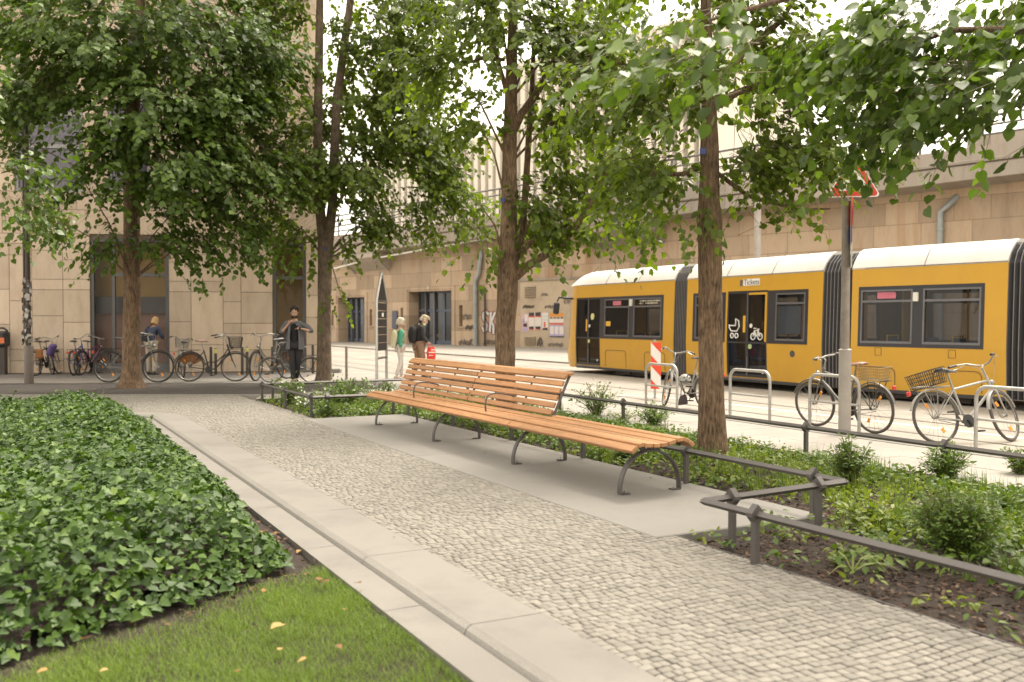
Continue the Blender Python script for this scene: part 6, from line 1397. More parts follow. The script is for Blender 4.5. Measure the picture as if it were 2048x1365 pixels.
def bike(label, rear, front, fm='bk_black', gm=None, step=False, basket=None, rbasket=None, carrier=True, lean_=0, steer=0, saddle='vinyl', tyre='rubber', barm='chrome', flatbar=False, zz_=0.0, refl=True, group='bicycles parked along the stone facade', smax=1.16, skirtguard=False, childseat=False):
    rear, front = Vector(rear), Vector(front); d = front - rear; yaw = math.atan2(d.y, d.x); s = min(max(d.length / 1.06, .90), smax); c = (rear + front) / 2
    t = thing('bicycle', label, 'bicycle', (c.x, c.y, zz_), group, rot=(R(lean_), 0, yaw)); t.scale = (s, s, s)
    Rw = .345; ra, fa = Vector((-.53, 0, Rw)), Vector((.53, 0, Rw)); bb = Vector((-.08, 0, .285)); sl = Vector((-.205, 0, .71)); ht, hb = Vector((.335, 0, .86)), Vector((.385, 0, .70)); ax = (ht - hb).normalized(); SR = Matrix.Rotation(R(steer), 3, ax)
    def fx(v): v = Vector(v); return hb + SR @ (v - hb)
    I = lambda v: Vector(v)
    for c_, xf in ((ra, I), (fa, fx)):
        mb = MB(); mb.tube([xf(p) for p in torus_pts(c_, Rw - .034)], .009, 6, cap=False)
        mb.tube([xf(c_ + Vector((0, -.045, 0))), xf(c_ + Vector((0, .045, 0)))], .02, 8)
        for k in range(20):
            q = 2 * math.pi * k / 20; mb.tube([xf(c_ + Vector((.02 * math.cos(q + .6 * (-1) ** k), .022 * (-1) ** k, .02 * math.sin(q + .6 * (-1) ** k)))), xf(c_ + Vector(((Rw - .036) * math.cos(q), 0, (Rw - .036) * math.sin(q))))], .0017, 3, cap=False)
        wh = mb.build('wheel', M['chrome'], t, smooth=False)
        mb = MB(); mb.tube([xf(p) for p in torus_pts(c_, Rw - .020, 36)], .0215, 8, cap=False); mb.build('tyre', M[tyre], wh, smooth=True)
        if refl:
            for q in (2.2, 5.2): mb = MB(); mb.box(xf(c_ + Vector((.19 * math.cos(q), 0, .19 * math.sin(q)))), (.035, .014, .065), Matrix.Rotation(-q + 1.57, 3, 'Y')); mb.build('reflector', M['reflector'], wh)
        g = [xf(p) for p in torus_pts(c_, Rw + .022, 18, R(5) if c_ is ra else R(22), R(165) if c_ is ra else R(170))]
        if gm: MB().tube(g, .012, 6, flat=2.0).build('mudguard', M[gm], t, smooth=True)
    mb = MB(); T_ = .0165
    if step: mb.tube([bb, Vector((.05, 0, .30)), Vector((.22, 0, .48)), hb], .02, 8); mb.tube([Vector((-.135, 0, .46)), Vector((.08, 0, .46)), Vector((.25, 0, .62)), (ht + hb) / 2], .014, 8)
    else: mb.tube([bb, hb], .02, 8); mb.tube([sl, ht - ax * .04], T_, 8)
    mb.tube([bb, Vector((-.215, 0, .75))], T_, 8); mb.tube([hb - ax * .02, ht + ax * .02], .021, 8)
    for y in (-.055, .055): mb.tube([bb + Vector((0, y * .5, 0)), ra + Vector((0, y, 0))], .009, 6); mb.tube([sl + Vector((0, y * .3, 0)), ra + Vector((0, y, 0))], .008, 6)
    mb.build('frame', M[fm], t, smooth=True)
    mb = MB()
    for y in (-.05, .05): mb.tube([fx(hb + Vector((0, y * .6, -.01))), fx((.40, y, .655)), fx((.455, y, .50)), fx((.53, y, Rw))], [.014, .013, .011, .008], 6)
    mb.build('fork', M[fm], t, smooth=True)
    mb = MB(); mb.tube([fx(ht), fx(ht + ax * .14), fx((.33, 0, 1.03))], .013, 8)
    for sg in (-1, 1):
        pts = [(.345, 0, 1.03), (.36, sg * .10, 1.04), (.30, sg * .27, 1.045), (.24, sg * .31, 1.045)] if flatbar else [(.345, 0, 1.03), (.35, sg * .08, 1.05), (.27, sg * .19, 1.10), (.12, sg * .27, 1.085), (.02, sg * .29, 1.06)]
        mb.tube([fx(p) for p in pts], .012, 8)
    hbar = mb.build('handlebar', M[barm], t, smooth=True)
    for sg in (-1, 1): mb = MB(); mb.tube([fx(p) for p in (((.30, sg * .26, 1.045), (.22, sg * .325, 1.045)) if flatbar else ((.14, sg * .265, 1.088), (.0, sg * .295, 1.058)))], .018, 8); mb.build('grip', M['vinyl'], hbar, smooth=True)
    for sg in (-1, 1): mb = MB(); mb.tube([fx(p) for p in ((.26, sg * .22, 1.08), (.20, sg * .29, 1.05), (.13, sg * .32, 1.035))], .006, 5); mb.tube([fx((.27, sg * .2, 1.09)), fx((.44, sg * .1, 1.02)), fx((.42, sg * .03, .80))], .004, 4); mb.build('brake_lever', M['chrome'], hbar)
    mb = MB(); mb.tube([Vector((-.212, 0, .74)), Vector((-.262, 0, .93))], .0135, 8); mb.build('seat_post', M['chrome'], t, smooth=True)
    mb = MB(); rings = []
    for x, wd, z, th in ((-.415, .055, .965, .03), (-.39, .10, .972, .045), (-.32, .098, .968, .05), (-.25, .055, .955, .045), (-.17, .028, .952, .035), (-.12, .014, .948, .02)):
        rings.append([Vector((x, wd * math.cos(q * math.pi / 6), z + th * .5 * math.sin(q * math.pi / 6) - (abs(math.cos(q * math.pi / 6)) ** 3) * .012)) for q in range(12)])
    mb.loft(rings); mb.build('saddle', M[saddle], t, smooth=True)
    mb = MB(); mb.loft([[bb + Vector((.088 * math.cos(q * math.pi / 9), yo, .088 * math.sin(q * math.pi / 9))) for q in range(18)] for yo in (-.052, -.046)])
    mb.tube([bb + Vector((0, -.07, 0)), bb + Vector((0, .07, 0))], .018, 8)
    for sg, q in ((-1, -1.0), (1, 2.14)):
        e = bb + Vector((.17 * math.cos(q), sg * .075, .17 * math.sin(q))); mb.tube([bb + Vector((0, sg * .07, 0)), e], .009, 6); mb.box(e + Vector((0, sg * .05, 0)), (.09, .08, .022))
    mb.tube([bb + Vector((0, -.05, .08)), ra + Vector((0, -.05, .04))], .005, 4); mb.tube([bb + Vector((0, -.05, -.08)), ra + Vector((0, -.05, -.04))], .005, 4)
    mb.build('crank', M['bk_black'], t)
    if skirtguard:
        mb = MB(); mb.loft([[ra + Vector((r_ * math.cos(R(q)), .03, r_ * math.sin(R(q)))) for q in range(30, 151, 10)] for r_ in (.12, .355)], close=False, cap=False); mb.build('coat_guard', M['bag_brown'], t)
    if carrier:
        mb = MB()
        for y in (-.06, 0, .06): mb.tube([Vector((-.30, y, .745)), Vector((-.80, y, .745))], .006, 5)
        for x in (-.32, -.55, -.78): mb.tube([Vector((x, -.065, .745)), Vector((x, .065, .745))], .006, 5)
        for y in (-.065, .065): mb.tube([Vector((-.72, y, .742)), ra + Vector((0, y, .0))], .006, 5); mb.tube([Vector((-.50, y, .742)), ra + Vector((0, y, 0))], .005, 5)
        mb.build('carrier', M['wire'] if fm != 'bk_white' else M['chrome'], t)
    mb = MB(); mb.box((-.885 if gm else -.82, 0, .66), (.03, .07, .06), bev=.008); mb.build('rear_light', M['bk_red'], t)
    mb = MB(); mb.ball(fx((.44, 0, .80)), (.04, .035, .035), 8, 6); mb.build('headlight', M['bk_black'] if fm == 'bk_black' else M['chrome'], t, smooth=True)
    if basket: basket_mb((.52, 0, .80), .30, .38, .25, 9, 5, 1.25, xf=fx).build('basket', M[basket], t)
    if rbasket:
        m_, l, w_, h_, zt_ = rbasket; basket_mb((-.56, 0, .755), l, w_, h_, 11, 4, 1.12, .004, xf=(lambda v: Matrix.Rotation(R(zt_), 3, 'Y') @ (v - Vector((-.56, 0, .755))) + Vector((-.56, 0, .755)))).build('rear_basket', M[m_], t)
    return t
# street side, right
rA, fA_ = G(1749, 867.7, -.06), G(1632, 853, -.06)
bike('silver bicycle with tan wire rear basket leaning behind the grey sign post', rA, fA_, 'bk_silver', 'bk_silver', rbasket=('wire_tan', .38, .28, .17, 0), zz_=-.06, tyre='rubber_grey', saddle='leather', lean_=-4, steer=8, group='bicycles at the kerbside racks', flatbar=True)
rB, fB_ = AB(7.95, 6.95), AB(8.97, 6.78)
bike('white bicycle at the rack behind the middle right trunk, front wheel turned', rB, fB_, 'bk_white', 'bk_white', step=True, zz_=-.06, tyre='rubber_grey', steer=-38, saddle='vinyl', group='bicycles at the kerbside racks', carrier=False, barm='bk_white')
rC, fC = G(1879, 889, -.06), G(2018, 884, -.06)
bike('white bicycle with bent dark rear basket slumped against the rack at the right edge', rC, fC, 'bk_white', 'bk_white', rbasket=('wire', .38, .32, .20, -14), zz_=-.06, tyre='rubber_grey', lean_=-13, steer=24, group='bicycles at the kerbside racks')
# helmet and bag hanging on the first rack
hp = D(1370, 760, AB(8.75, 6.42).y); t = thing('helmet', 'white bicycle helmet with round vents hanging on the steel rack', 'helmet', hp[:])
mb = MB(); rings = []
for k in range(7):
    q = math.pi / 2 * k / 6; r_ = .115 * math.cos(q * .98) + .002; rings.append([hp + Vector((r_ * math.cos(j * math.pi / 9) * 1.0, r_ * math.sin(j * math.pi / 9) * 1.15, .125 * math.sin(q) - .02)) for j in range(18)])
mb.loft(rings); mb.build('shell', M['bk_white'], t, smooth=True)
mb = MB()
for q, z in ((-1.9, .05), (-1.35, .06), (-.9, .04), (-1.6, .0), (-1.0, .085)):
    r_ = .119 * math.sqrt(max(.05, 1 - ((z + .02) / .13) ** 2)); mb.ball(hp + Vector((r_ * math.cos(q), 1.15 * r_ * math.sin(q), z)), .014, 8, 5)
mb.build('vent', M['black'], t); mb = MB(); mb.tube([hp + Vector((-.09, -.03, -.02)), hp + Vector((-.05, -.05, -.13)), hp + Vector((.0, -.05, -.30))], .008, 5); mb.tube([hp + Vector((.09, -.03, -.02)), hp + Vector((.11, -.05, -.08))], .01, 5); mb.build('strap', M['black'], t)
gp_ = D(1366, 800, hp.y - .06); t = thing('shopping_bag', 'small dark grey cloth bag hanging below the white helmet', 'bag', gp_[:])
mb = MB(); rings = []
for z, w_, dp in ((-.09, .085, .03), (-.07, .09, .045), (.02, .078, .04), (.085, .052, .02)): rings.append([gp_ + Vector((w_ * math.cos(j * math.pi / 6), dp * math.sin(j * math.pi / 6), z + .012 * math.cos(j * math.pi / 6))) for j in range(12)])
M['cloth_grey'] = mat('cloth_grey', (.075, .06, .062), .9, var=.15); mb.loft(rings); mb.build('pouch', M['cloth_grey'], t, smooth=True); mb = MB(); mb.tube([gp_ + Vector((-.04, 0, .08)), gp_ + Vector((-.03, .0, .21)), gp_ + Vector((.02, 0, .20)), gp_ + Vector((.03, 0, .08))], .008, 5); mb.build('handle', M['cloth_grey'], t)
# facade side, left
bike('silver and black bicycle with rear carrier half hidden behind the stout left trunk', G(218, 766), G(316, 766), 'bk_silver', 'bk_black', steer=4, lean_=-3, flatbar=True)
bike('black step-through bicycle with wicker front basket and brown coat guard', G(379, 764), G(471, 763.5), 'bk_black', 'bk_black', step=True, basket='wire', steer=5, lean_=-4, saddle='leather', tyre='rubber_grey', skirtguard=True)
v5 = G(366, 757); bike('white bicycle with wire front basket pointing at the wall behind the black one', v5, v5 + Vector((-.45, .95, 0)), 'bk_white', 'bk_white', basket='chrome', lean_=4, steer=-12)
v7 = G(574, 758); bike('silver bicycle with bare handlebar just left of the standing man', v7, G(513, 763), 'bk_silver', 'bk_black', step=True, lean_=4, steer=18, refl=True)
bike('silver bicycle with wide rims in front, partly behind the standing man', G(622, 765), G(542.5, 766), 'bk_silver', 'bk_silver', step=True, lean_=-3, steer=-6, tyre='rubber_grey')
v2 = G(148, 752); bike('blue bicycle seen from behind left of the big shop window', v2, v2 + Vector((-.12, 1.05, 0)), 'bk_blue', 'bk_black', lean_=-4, steer=48, carrier=True)
v3 = G(160, 751.5); bike('dark plum bicycle seen from behind, right of the blue one', v3, v3 + Vector((.12, 1.05, 0)), 'bk_plum', 'bk_black', lean_=5, steer=-15, flatbar=True)
v1 = G(71, 752.5); t1 = bike('black bicycle with white handlebar right behind the lamp post', v1, v1 + Vector((.16, 1.04, 0)), 'bk_black', 'bk_black', lean_=-3, steer=12, barm='bk_white')
v0 = G(106, 750); bike('dark bicycle with violet skirt guard between lamp post and blue bicycle', v0, v0 + Vector((-.62, .85, 0)), 'bk_black', 'bag_violet', lean_=-8, steer=20)
bp_ = v1 + Vector((.16, -.10, .62)); mb = MB(); mb.box(bp_, (.20, .10, .26), bev=.03); tag(mb.build('bag', M['bag_brown']), 'brown bag hanging at the back of the bicycle behind the lamp post', 'bag')
bp_ = v1 + Vector((.36, .2, .72)); mb = MB(); mb.box(bp_, (.12, .34, .34), Matrix.Rotation(.35, 3, 'Y'), bev=.04); tag(mb.build('bag', M['bag_violet']), 'violet pannier bag on the bicycle behind the lamp post', 'bag')
# ---------------------------------------------------------------- people
M['skin'] = mat('skin', (.60, .36, .25), .5, var=.06, vs=12); M['skin_pale'] = mat('skin_pale', (.58, .36, .27), .5, var=.06, vs=12); M['eye'] = mat('eye_dark', (.03, .02, .015), .2); M['lip'] = mat('lip', (.38, .16, .12), .5)
M['hair_dark'] = mat('hair_dark', (.022, .014, .010), .6, var=.4, vs=60); M['hair_blond'] = mat('hair_blond', (.42, .27, .12), .6, var=.25, vs=30, stretch=(1, 1, .2)); M['hair_white'] = mat('hair_white', (.66, .58, .47), .7, var=.15, vs=40)
def cloth(n, c, var=.14): M[n] = mat(n, c, .85, var=var, vs=7, bump=.25, bs=22)
for n_, c_ in dict(shirt_grey=(.15, .15, .16), tee_black=(.018, .016, .018), jeans_black=(.032, .030, .034), shoe_dark=(.03, .028, .027), jacket_navy=(.045, .055, .095), trousers_sand=(.46, .40, .32), cardigan_green=(.075, .34, .22), bag_cream=(.66, .62, .42), trousers_white=(.68, .62, .58), shoe_pale=(.58, .48, .40), jacket_dark=(.035, .032, .034), trousers_brown=(.27, .17, .11), cap_beige=(.52, .43, .30), bag_red=(.72, .05, .03), pack_black=(.022, .02, .022), strap_dark=(.03, .03, .04)).items(): cloth(n_, c_)
class Fig:
    def __init__(s, label, pos, yaw, hgt, z=0.0):
        s.k = hgt / 1.75; s.t = thing('person', label, 'person', (pos.x, pos.y, z), rot=(0, 0, yaw)); s.t.scale = (s.k,) * 3
    def grow(s, name, nodes, edges, m, parent=None, sub=2, flatY=1.0):
        mb = skin(nodes, edges, sub); o = mb.build(name, M[m] if isinstance(m, str) else [M[x] for x in m], parent or s.t, smooth=True); smooth_mesh(o.data, 180); return o
def hand_nodes(nodes, edges, pre, wrist, dirv, up, curl=.5, size=.085):
    """palm and five bent fingers grown out of the wrist"""
    w = Vector(wrist); d = Vector(dirv).normalized(); u = Vector(up); u = (u - d * u.dot(d)).normalized(); s = d.cross(u); pal = w + d * size * .62
    nodes[pre + 'p'] = (pal, (.020, .014)); edges.append((pre + 'w', pre + 'p'))
    for i, (o, l) in enumerate(((-.9, .78), (-.3, .95), (.3, 1.0), (.9, .88))):
        b = pal + s * o * .022 + d * .018; a1 = d * math.cos(curl * .7) - u * math.sin(curl * .7); a2 = d * math.cos(curl * 1.9) - u * math.sin(curl * 1.9)
        nodes[f'{pre}f{i}a'] = (b, .0085); nodes[f'{pre}f{i}b'] = (b + a1 * size * .45 * l, .0078); nodes[f'{pre}f{i}c'] = (b + a1 * size * .45 * l + a2 * size * .40 * l, .0062)
        edges += [(pre + 'p', f'{pre}f{i}a'), (f'{pre}f{i}a', f'{pre}f{i}b'), (f'{pre}f{i}b', f'{pre}f{i}c')]
    b = w + d * .025 - s * .02; nodes[pre + 't0'] = (b, .010); nodes[pre + 't1'] = (b + (d * .5 - s * .8).normalized() * .035, .009); nodes[pre + 't2'] = (b + (d * .5 - s * .8).normalized() * .035 + (d - s * .2 - u * .3).normalized() * .03, .007)
    edges += [(pre + 'w', pre + 't0'), (pre + 't0', pre + 't1'), (pre + 't1', pre + 't2')]
def head_mesh(fig, c, pitch, turn, skinm, slim=1.0):
    """skull, face and ears as one lofted surface; returns the head's rotation and centre"""
    Rm = Matrix.Rotation(turn, 3, 'Z') @ Matrix.Rotation(pitch, 3, 'X'); c = Vector(c); rings = []
    prof = [(-.118, .020, .040, .045), (-.105, .034, .052, .040), (-.085, .048, .062, .030), (-.055, .060, .078, .014), (-.02, .068, .090, .004), (.02, .073, .096, -.002), (.055, .073, .096, -.006), (.085, .062, .084, -.008), (.105, .042, .060, -.008), (.118, .012, .018, -.008)]
    for z, rx, ry, oy in prof:
        ring = []
        for j in range(20):
            q = 2 * math.pi * j / 20; x, y = rx * slim * math.cos(q), oy + ry * math.sin(q)
            if y > .05 and abs(x) < .03:
                if -.03 < z < .03: y += .006
                if -.06 < z <= -.015: y += .020 * (1 - abs(x) / .03)
            if .2 < math.sin(q) and z in (.02,) and .02 < abs(x) < .05: y -= .008
            ring.append(c + Rm @ Vector((x, y, z)))
        rings.append(ring)
    mb = MB(); mb.loft(rings)
    for sg in (-1, 1): mb.ball(c + Rm @ Vector((sg * .076 * slim, -.005, -.012)), (.012, .022, .034), 8, 6, M=Rm)
    mb.tube([c + Rm @ Vector((0, .088, .014)), c + Rm @ Vector((0, .108, -.022)), c + Rm @ Vector((0, .100, -.034))], [.008, .014, .010], 8)
    mb.k = 1
    for sg in (-1, 1): mb.ball(c + Rm @ Vector((sg * .030 * slim, .085, .010)), (.011, .008, .007), 8, 6, M=Rm)
    for sg in (-1, 1): mb.tube([c + Rm @ Vector((sg * .016, .093, .030)), c + Rm @ Vector((sg * .032, .092, .034)), c + Rm @ Vector((sg * .048, .082, .028))], .0045, 5)
    mb.k = 2; mb.ball(c + Rm @ Vector((0, .088, -.062)), (.022, .008, .007), 8, 5, M=Rm); mb.k = 0
    return mb, Rm, c
def hair_cap(c, Rm, m, fig, lumps=None, low=-.02, back=-.06, rr=(.084, .106, .128), off=(0, -.012, .012), name='hair', seed=1, front=.045, high=9):
    mb = MB(); rg = random.Random(seed)
    if lumps:
        for i in range(lumps):
            th = math.acos(rg.uniform(-.45, 1)); q = rg.uniform(0, 2 * math.pi); p = Vector((rr[0] * math.sin(th) * math.cos(q), rr[1] * math.sin(th) * math.sin(q), rr[2] * math.cos(th))) + Vector(off)
            if (p.y > front and p.z < .078) or p.z > high: continue
            if p.z < low and p.y > -.035: continue
            r_ = rg.uniform(.020, .032); mb.ball(c + Rm @ p, (r_, r_, r_ * .9), 7, 5)
    else:
        rings = []
        for k in range(9):
            z = rr[2] - (rr[2] - back) * k / 8; f = math.sqrt(max(.01, 1 - (z / rr[2]) ** 2)) if z > 0 else 1.0 + .04 * (-z / .1); ring = []
            for j in range(20):
                q = 2 * math.pi * j / 20; x, y = rr[0] * f * math.cos(q), rr[1] * f * math.sin(q)
                if math.sin(q) > .35 and z < .05: y = min(y, .02) ; x *= 1.02
                ring.append(c + Rm @ (Vector((x, y, z)) + Vector(off)) * 1.0)
            rings.append(ring)
        mb.loft(rings)
    return mb.build(name, M[m], fig.t, smooth=True)
def body(fig, J, skinm, head, hands, cap_nodes=None, face=(0, 0), slim=1.0):
    """whole figure as one mesh: skeleton grown trunk and limbs, hands with fingers, head"""
    nd = {'pel': (J['pel'], .12), 'sp': (J['sp'], .11), 'ch': (J['ch'], .12), 'nk': (J['nk'], .052), 'hd': (J['hd'], .05)}
    ed = [('pel', 'sp'), ('sp', 'ch'), ('ch', 'nk'), ('nk', 'hd')]
    for s in 'LR':
        nd[s + 'sh'] = (J[s + 'sh'], .055); nd[s + 'el'] = (J[s + 'el'], .040); nd[s + 'w'] = (J[s + 'w'], .026)
        nd[s + 'hp'] = (J[s + 'hp'], .085); nd[s + 'kn'] = (J[s + 'kn'], .055); nd[s + 'an'] = (J[s + 'an'], .030); nd[s + 'to'] = (J[s + 'to'], .018)
        ed += [('ch', s + 'sh'), (s + 'sh', s + 'el'), (s + 'el', s + 'w'), ('pel', s + 'hp'), (s + 'hp', s + 'kn'), (s + 'kn', s + 'an'), (s + 'an', s + 'to')]
        hd_ = hands[s]; hand_nodes(nd, ed, s, J[s + 'w'], hd_[0], hd_[1], hd_[2])
    mb = skin(nd, ed, 1, 'pel'); hm, Rm, c = head_mesh(fig, head, face[0], face[1], skinm, slim); o = len(mb.v)
    mb.v += [tuple(v) for v in hm.v]; mb.f += [tuple(i + o for i in f) for f in hm.f]; mb.m += hm.m
    ob = mb.build('body', [M[skinm], M['eye'], M['lip']], fig.t, smooth=True, fix=False); smooth_mesh(ob.data, 180); return Rm, c
def wear(fig, J, upper, um, lower, lm, shoe, sm, ur=1.0, lr=1.0, sleeve=1.0, hem=.0, coat=None):
    nd = {'pel': (Vector(J['pel']) + Vector((0, 0, -hem)), .135 * ur), 'sp': (J['sp'], .132 * ur), 'ch': (J['ch'], .142 * ur), 'nk': (Vector(J['nk']) + Vector((0, 0, -.04)), .066)}
    ed = [('pel', 'sp'), ('sp', 'ch'), ('ch', 'nk')]
    for s in 'LR':
        e, w = Vector(J[s + 'el']), Vector(J[s + 'w']); nd[s + 'sh'] = (J[s + 'sh'], .074 * ur); nd[s + 'el'] = (e, .058 * ur); nd[s + 'cu'] = (e.lerp(w, sleeve), .044 * ur); ed += [('ch', s + 'sh'), (s + 'sh', s + 'el'), (s + 'el', s + 'cu')]
    top = fig.grow(upper, nd, ed, um)
    nd = {'pel': (J['pel'], .132 * lr)}; ed = []
    for s in 'LR':
        k, a = Vector(J[s + 'kn']), Vector(J[s + 'an']); nd[s + 'hp'] = (J[s + 'hp'], .105 * lr); nd[s + 'kn'] = (k, .074 * lr); nd[s + 'an'] = (a + Vector((0, 0, -.015)), .056 * lr); ed += [('pel', s + 'hp'), (s + 'hp', s + 'kn'), (s + 'kn', s + 'an')]
    low = fig.grow(lower, nd, ed, lm)
    for s in 'LR':
        a, t_ = Vector(J[s + 'an']), Vector(J[s + 'to']); d = (t_ - a); d.z = 0; d.normalize(); mb = MB(); rings = []
        sd = Vector((-d.y, d.x, 0)); b0 = a - d * .05; b0.z = min(a.z, t_.z + .05) - .085 if a.z < .13 else t_.z - .03
        for f, w, h_ in ((-.02, .025, .06), (.0, .036, .085), (.07, .040, .09), (.14, .044, .065), (.21, .042, .045), (.255, .020, .025)):
            rings.append([b0 + d * f + sd * (1.25 * w * math.cos(q * math.pi / 5)) + Vector((0, 0, h_ * .5 + h_ * .5 * math.sin(q * math.pi / 5))) for q in range(10)])
        mb.loft(rings); mb.build(shoe, M[sm], fig.t, smooth=True)
    return top, low
V = Vector
def pose(**kw):
    J = dict(pel=V((0, 0, .95)), sp=V((0, .0, 1.12)), ch=V((0, 0, 1.33)), nk=V((0, -.005, 1.49)), hd=V((0, .01, 1.57)), Rsh=V((.165, 0, 1.41)), Lsh=V((-.165, 0, 1.41)), Rel=V((.215, -.03, 1.13)), Lel=V((-.215, -.03, 1.13)), Rw=V((.23, .04, .90)), Lw=V((-.23, .04, .90)),
             Rhp=V((.085, 0, .91)), Lhp=V((-.085, 0, .91)), Rkn=V((.095, .02, .50)), Lkn=V((-.095, .02, .50)), Ran=V((.10, -.02, .09)), Lan=V((-.10, -.02, .09)), Rto=V((.12, .10, .035)), Lto=V((-.12, .10, .035)))
    J.update({k: V(v) for k, v in kw.items()}); return J
down = {'L': ((0, .15, -1), (-1, 0, 0), .5), 'R': ((0, .15, -1), (1, 0, 0), .5)}
# man with grey open shirt, looking down at his phone
mp_ = G(590, 767.5); fg = Fig('young bearded man in open grey shirt and black clothes standing by the silver bicycles', mp_, math.pi + .12, 1.84)
J = pose(Rel=(.31, .06, 1.16), Rw=(.115, .17, 1.40), Lel=(-.40, .04, 1.21), Lw=(-.14, .22, 1.29), Rkn=(.06, .07, .50), Ran=(.03, .04, .09), Rto=(.05, .17, .035), Lkn=(-.07, .0, .50), Lan=(-.02, -.16, .12), Lto=(-.02, -.04, .04), Rsh=(.175, .01, 1.42), Lsh=(-.18, .01, 1.42))
Rm, hc = body(fg, J, 'skin', (0, .045, 1.655), {'R': ((-.55, .0, .6), (0, 1, .2), .9), 'L': ((.85, .15, .12), (0, .5, .9), .8)}, face=(-.22, .1))
wear(fg, J, 'tee', 'tee_black', 'trousers', 'jeans_black', 'shoe', 'shoe_dark', ur=.96, lr=.98, sleeve=.05, hem=.09)
# open overshirt: back and two front panels hanging from the shoulders, rolled sleeves
nd = {'b0': (V((0, -.07, 1.05)), .10), 'b1': (V((0, -.06, 1.36)), .125)}; ed = [('b0', 'b1')]
for s, sg in (('R', 1), ('L', -1)):
    nd[s + 'sh'] = (J[s + 'sh'], .082); e, w = J[s + 'el'], J[s + 'w']; nd[s + 'el'] = (e, .066); nd[s + 'cu'] = (e.lerp(w, .35), .055); ed += [('b1', s + 'sh'), (s + 'sh', s + 'el'), (s + 'el', s + 'cu')]
sh_ = fg.grow('overshirt', nd, ed, 'shirt_grey')
mb = MB()
for sg in (1, -1):
    rings = []
    for z, x0, x1, y0, y1 in ((1.45, .07, .17, .06, .02), (1.32, .085, .185, .135, .03), (1.12, .095, .19, .14, .02), (.95, .10, .20, .14, .0), (.80, .095, .205, .145, .01)):
        rings.append([V((sg * x0, y0, z)), V((sg * (x0 + x1) / 2, y0 * .92 + .015, z)), V((sg * x1, y1, z)), V((sg * (x1 + .0), y1 - .10, z)), V((sg * (x1 - .015), y1 - .10, z)), V((sg * (x1 - .014), y1, z)), V((sg * (x0 + x1) / 2, y0 * .92, z)), V((sg * x0, y0 - .013, z))])
    mb.loft(rings)
mb.loft([[V((x, -.135 + .05 * (abs(x) / .2) ** 2, z)) for x in (-.2, -.1, 0, .1, .2)] + [V((x, -.12 + .05 * (abs(x) / .2) ** 2, z)) for x in (.2, .1, 0, -.1, -.2)] for z in (.80, 1.0, 1.2, 1.4)])
mb.build('shirt_tail', M['shirt_grey'], sh_, smooth=True)
hair_cap(hc, Rm, 'hair_dark', fg, lumps=260, seed=3, rr=(.084, .104, .130), off=(0, -.020, .022), front=.03, low=.035)
mb = MB(); rg = random.Random(5)
for i in range(110):
    q = rg.uniform(-2.9, 2.9); z = rg.uniform(-.118, -.062); y = .045 + .06 * math.cos(q * .42); x = .060 * math.sin(q * .5) * (1 + .2 * (z + .1) / .1)
    if abs(x) < .022 and -.075 < z < -.05: continue
    mb.ball(hc + Rm @ V((x, y, z)), .0085, 6, 4)
mb.build('beard', M['hair_dark'], fg.t)
mb = MB(); mb.tube([J['Lw'] - V((.022, -.002, .003)), J['Lw'] + V((.018, .003, .002))], .034, 12); mb.build('wristwatch', M['black'], fg.t)
hd_ = J['Lw'] + V((.11, .055, .055)); mb = MB(); mb.box(hd_, (.075, .012, .145), Matrix.Rotation(.5, 3, 'Y') @ Matrix.Rotation(-.5, 3, 'X'), bev=.004)
ph = mb.build('phone', M['black'], None, xf=lambda v: Matrix.Translation(mp_) @ Matrix.Rotation(math.pi + .12, 4, 'Z') @ (v * (1.84 / 1.75))); tag(ph, 'dark phone held by the bearded man in the grey shirt', 'phone')
# woman at the shop window, seen from behind
wp_ = G(303, 750.5); fg = Fig('blonde woman in navy jacket and pale trousers bending towards the shop window, back turned', wp_, .0 - .15, 1.70)
J = pose(sp=(0, .03, 1.12), ch=(0, .10, 1.31), nk=(0, .16, 1.44), hd=(0, .20, 1.50), Rsh=(.165, .11, 1.38), Lsh=(-.165, .11, 1.38), Rel=(.27, .12, 1.12), Rw=(.20, .34, 1.08), Lel=(-.26, .1, 1.11), Lw=(-.12, .30, 1.05), Lan=(-.12, .06, .09), Lto=(-.14, .18, .035))
Rm, hc = body(fg, J, 'skin_pale', (0, .235, 1.57), {'R': ((-.2, 1, .1), (0, 0, 1), .7), 'L': ((.2, 1, 0), (0, 0, 1), .7)}, face=(-.5, 0), slim=.94)
wear(fg, J, 'jacket', 'jacket_navy', 'trousers', 'trousers_sand', 'shoe', 'shoe_dark', ur=1.16, lr=1.05, sleeve=.85, hem=.05)
hair_cap(hc, Rm, 'hair_blond', fg, back=-.135, rr=(.096, .112, .134), name='hair'); mb = MB(); mb.box((-.13, -.10, 1.08), (.22, .12, .24), bev=.045); mb.tube([V((-.13, -.04, 1.2)), V((-.11, .02, 1.38)), V((.02, .08, 1.47))], .014, 6); hb_ = mb.build('shoulder_bag', M['strap_dark'], None, xf=lambda v: Matrix.Translation(wp_) @ Matrix.Rotation(-.15, 4, 'Z') @ (v * (1.70 / 1.75))); tag(hb_, 'small navy shoulder bag on the back of the blonde woman', 'bag')
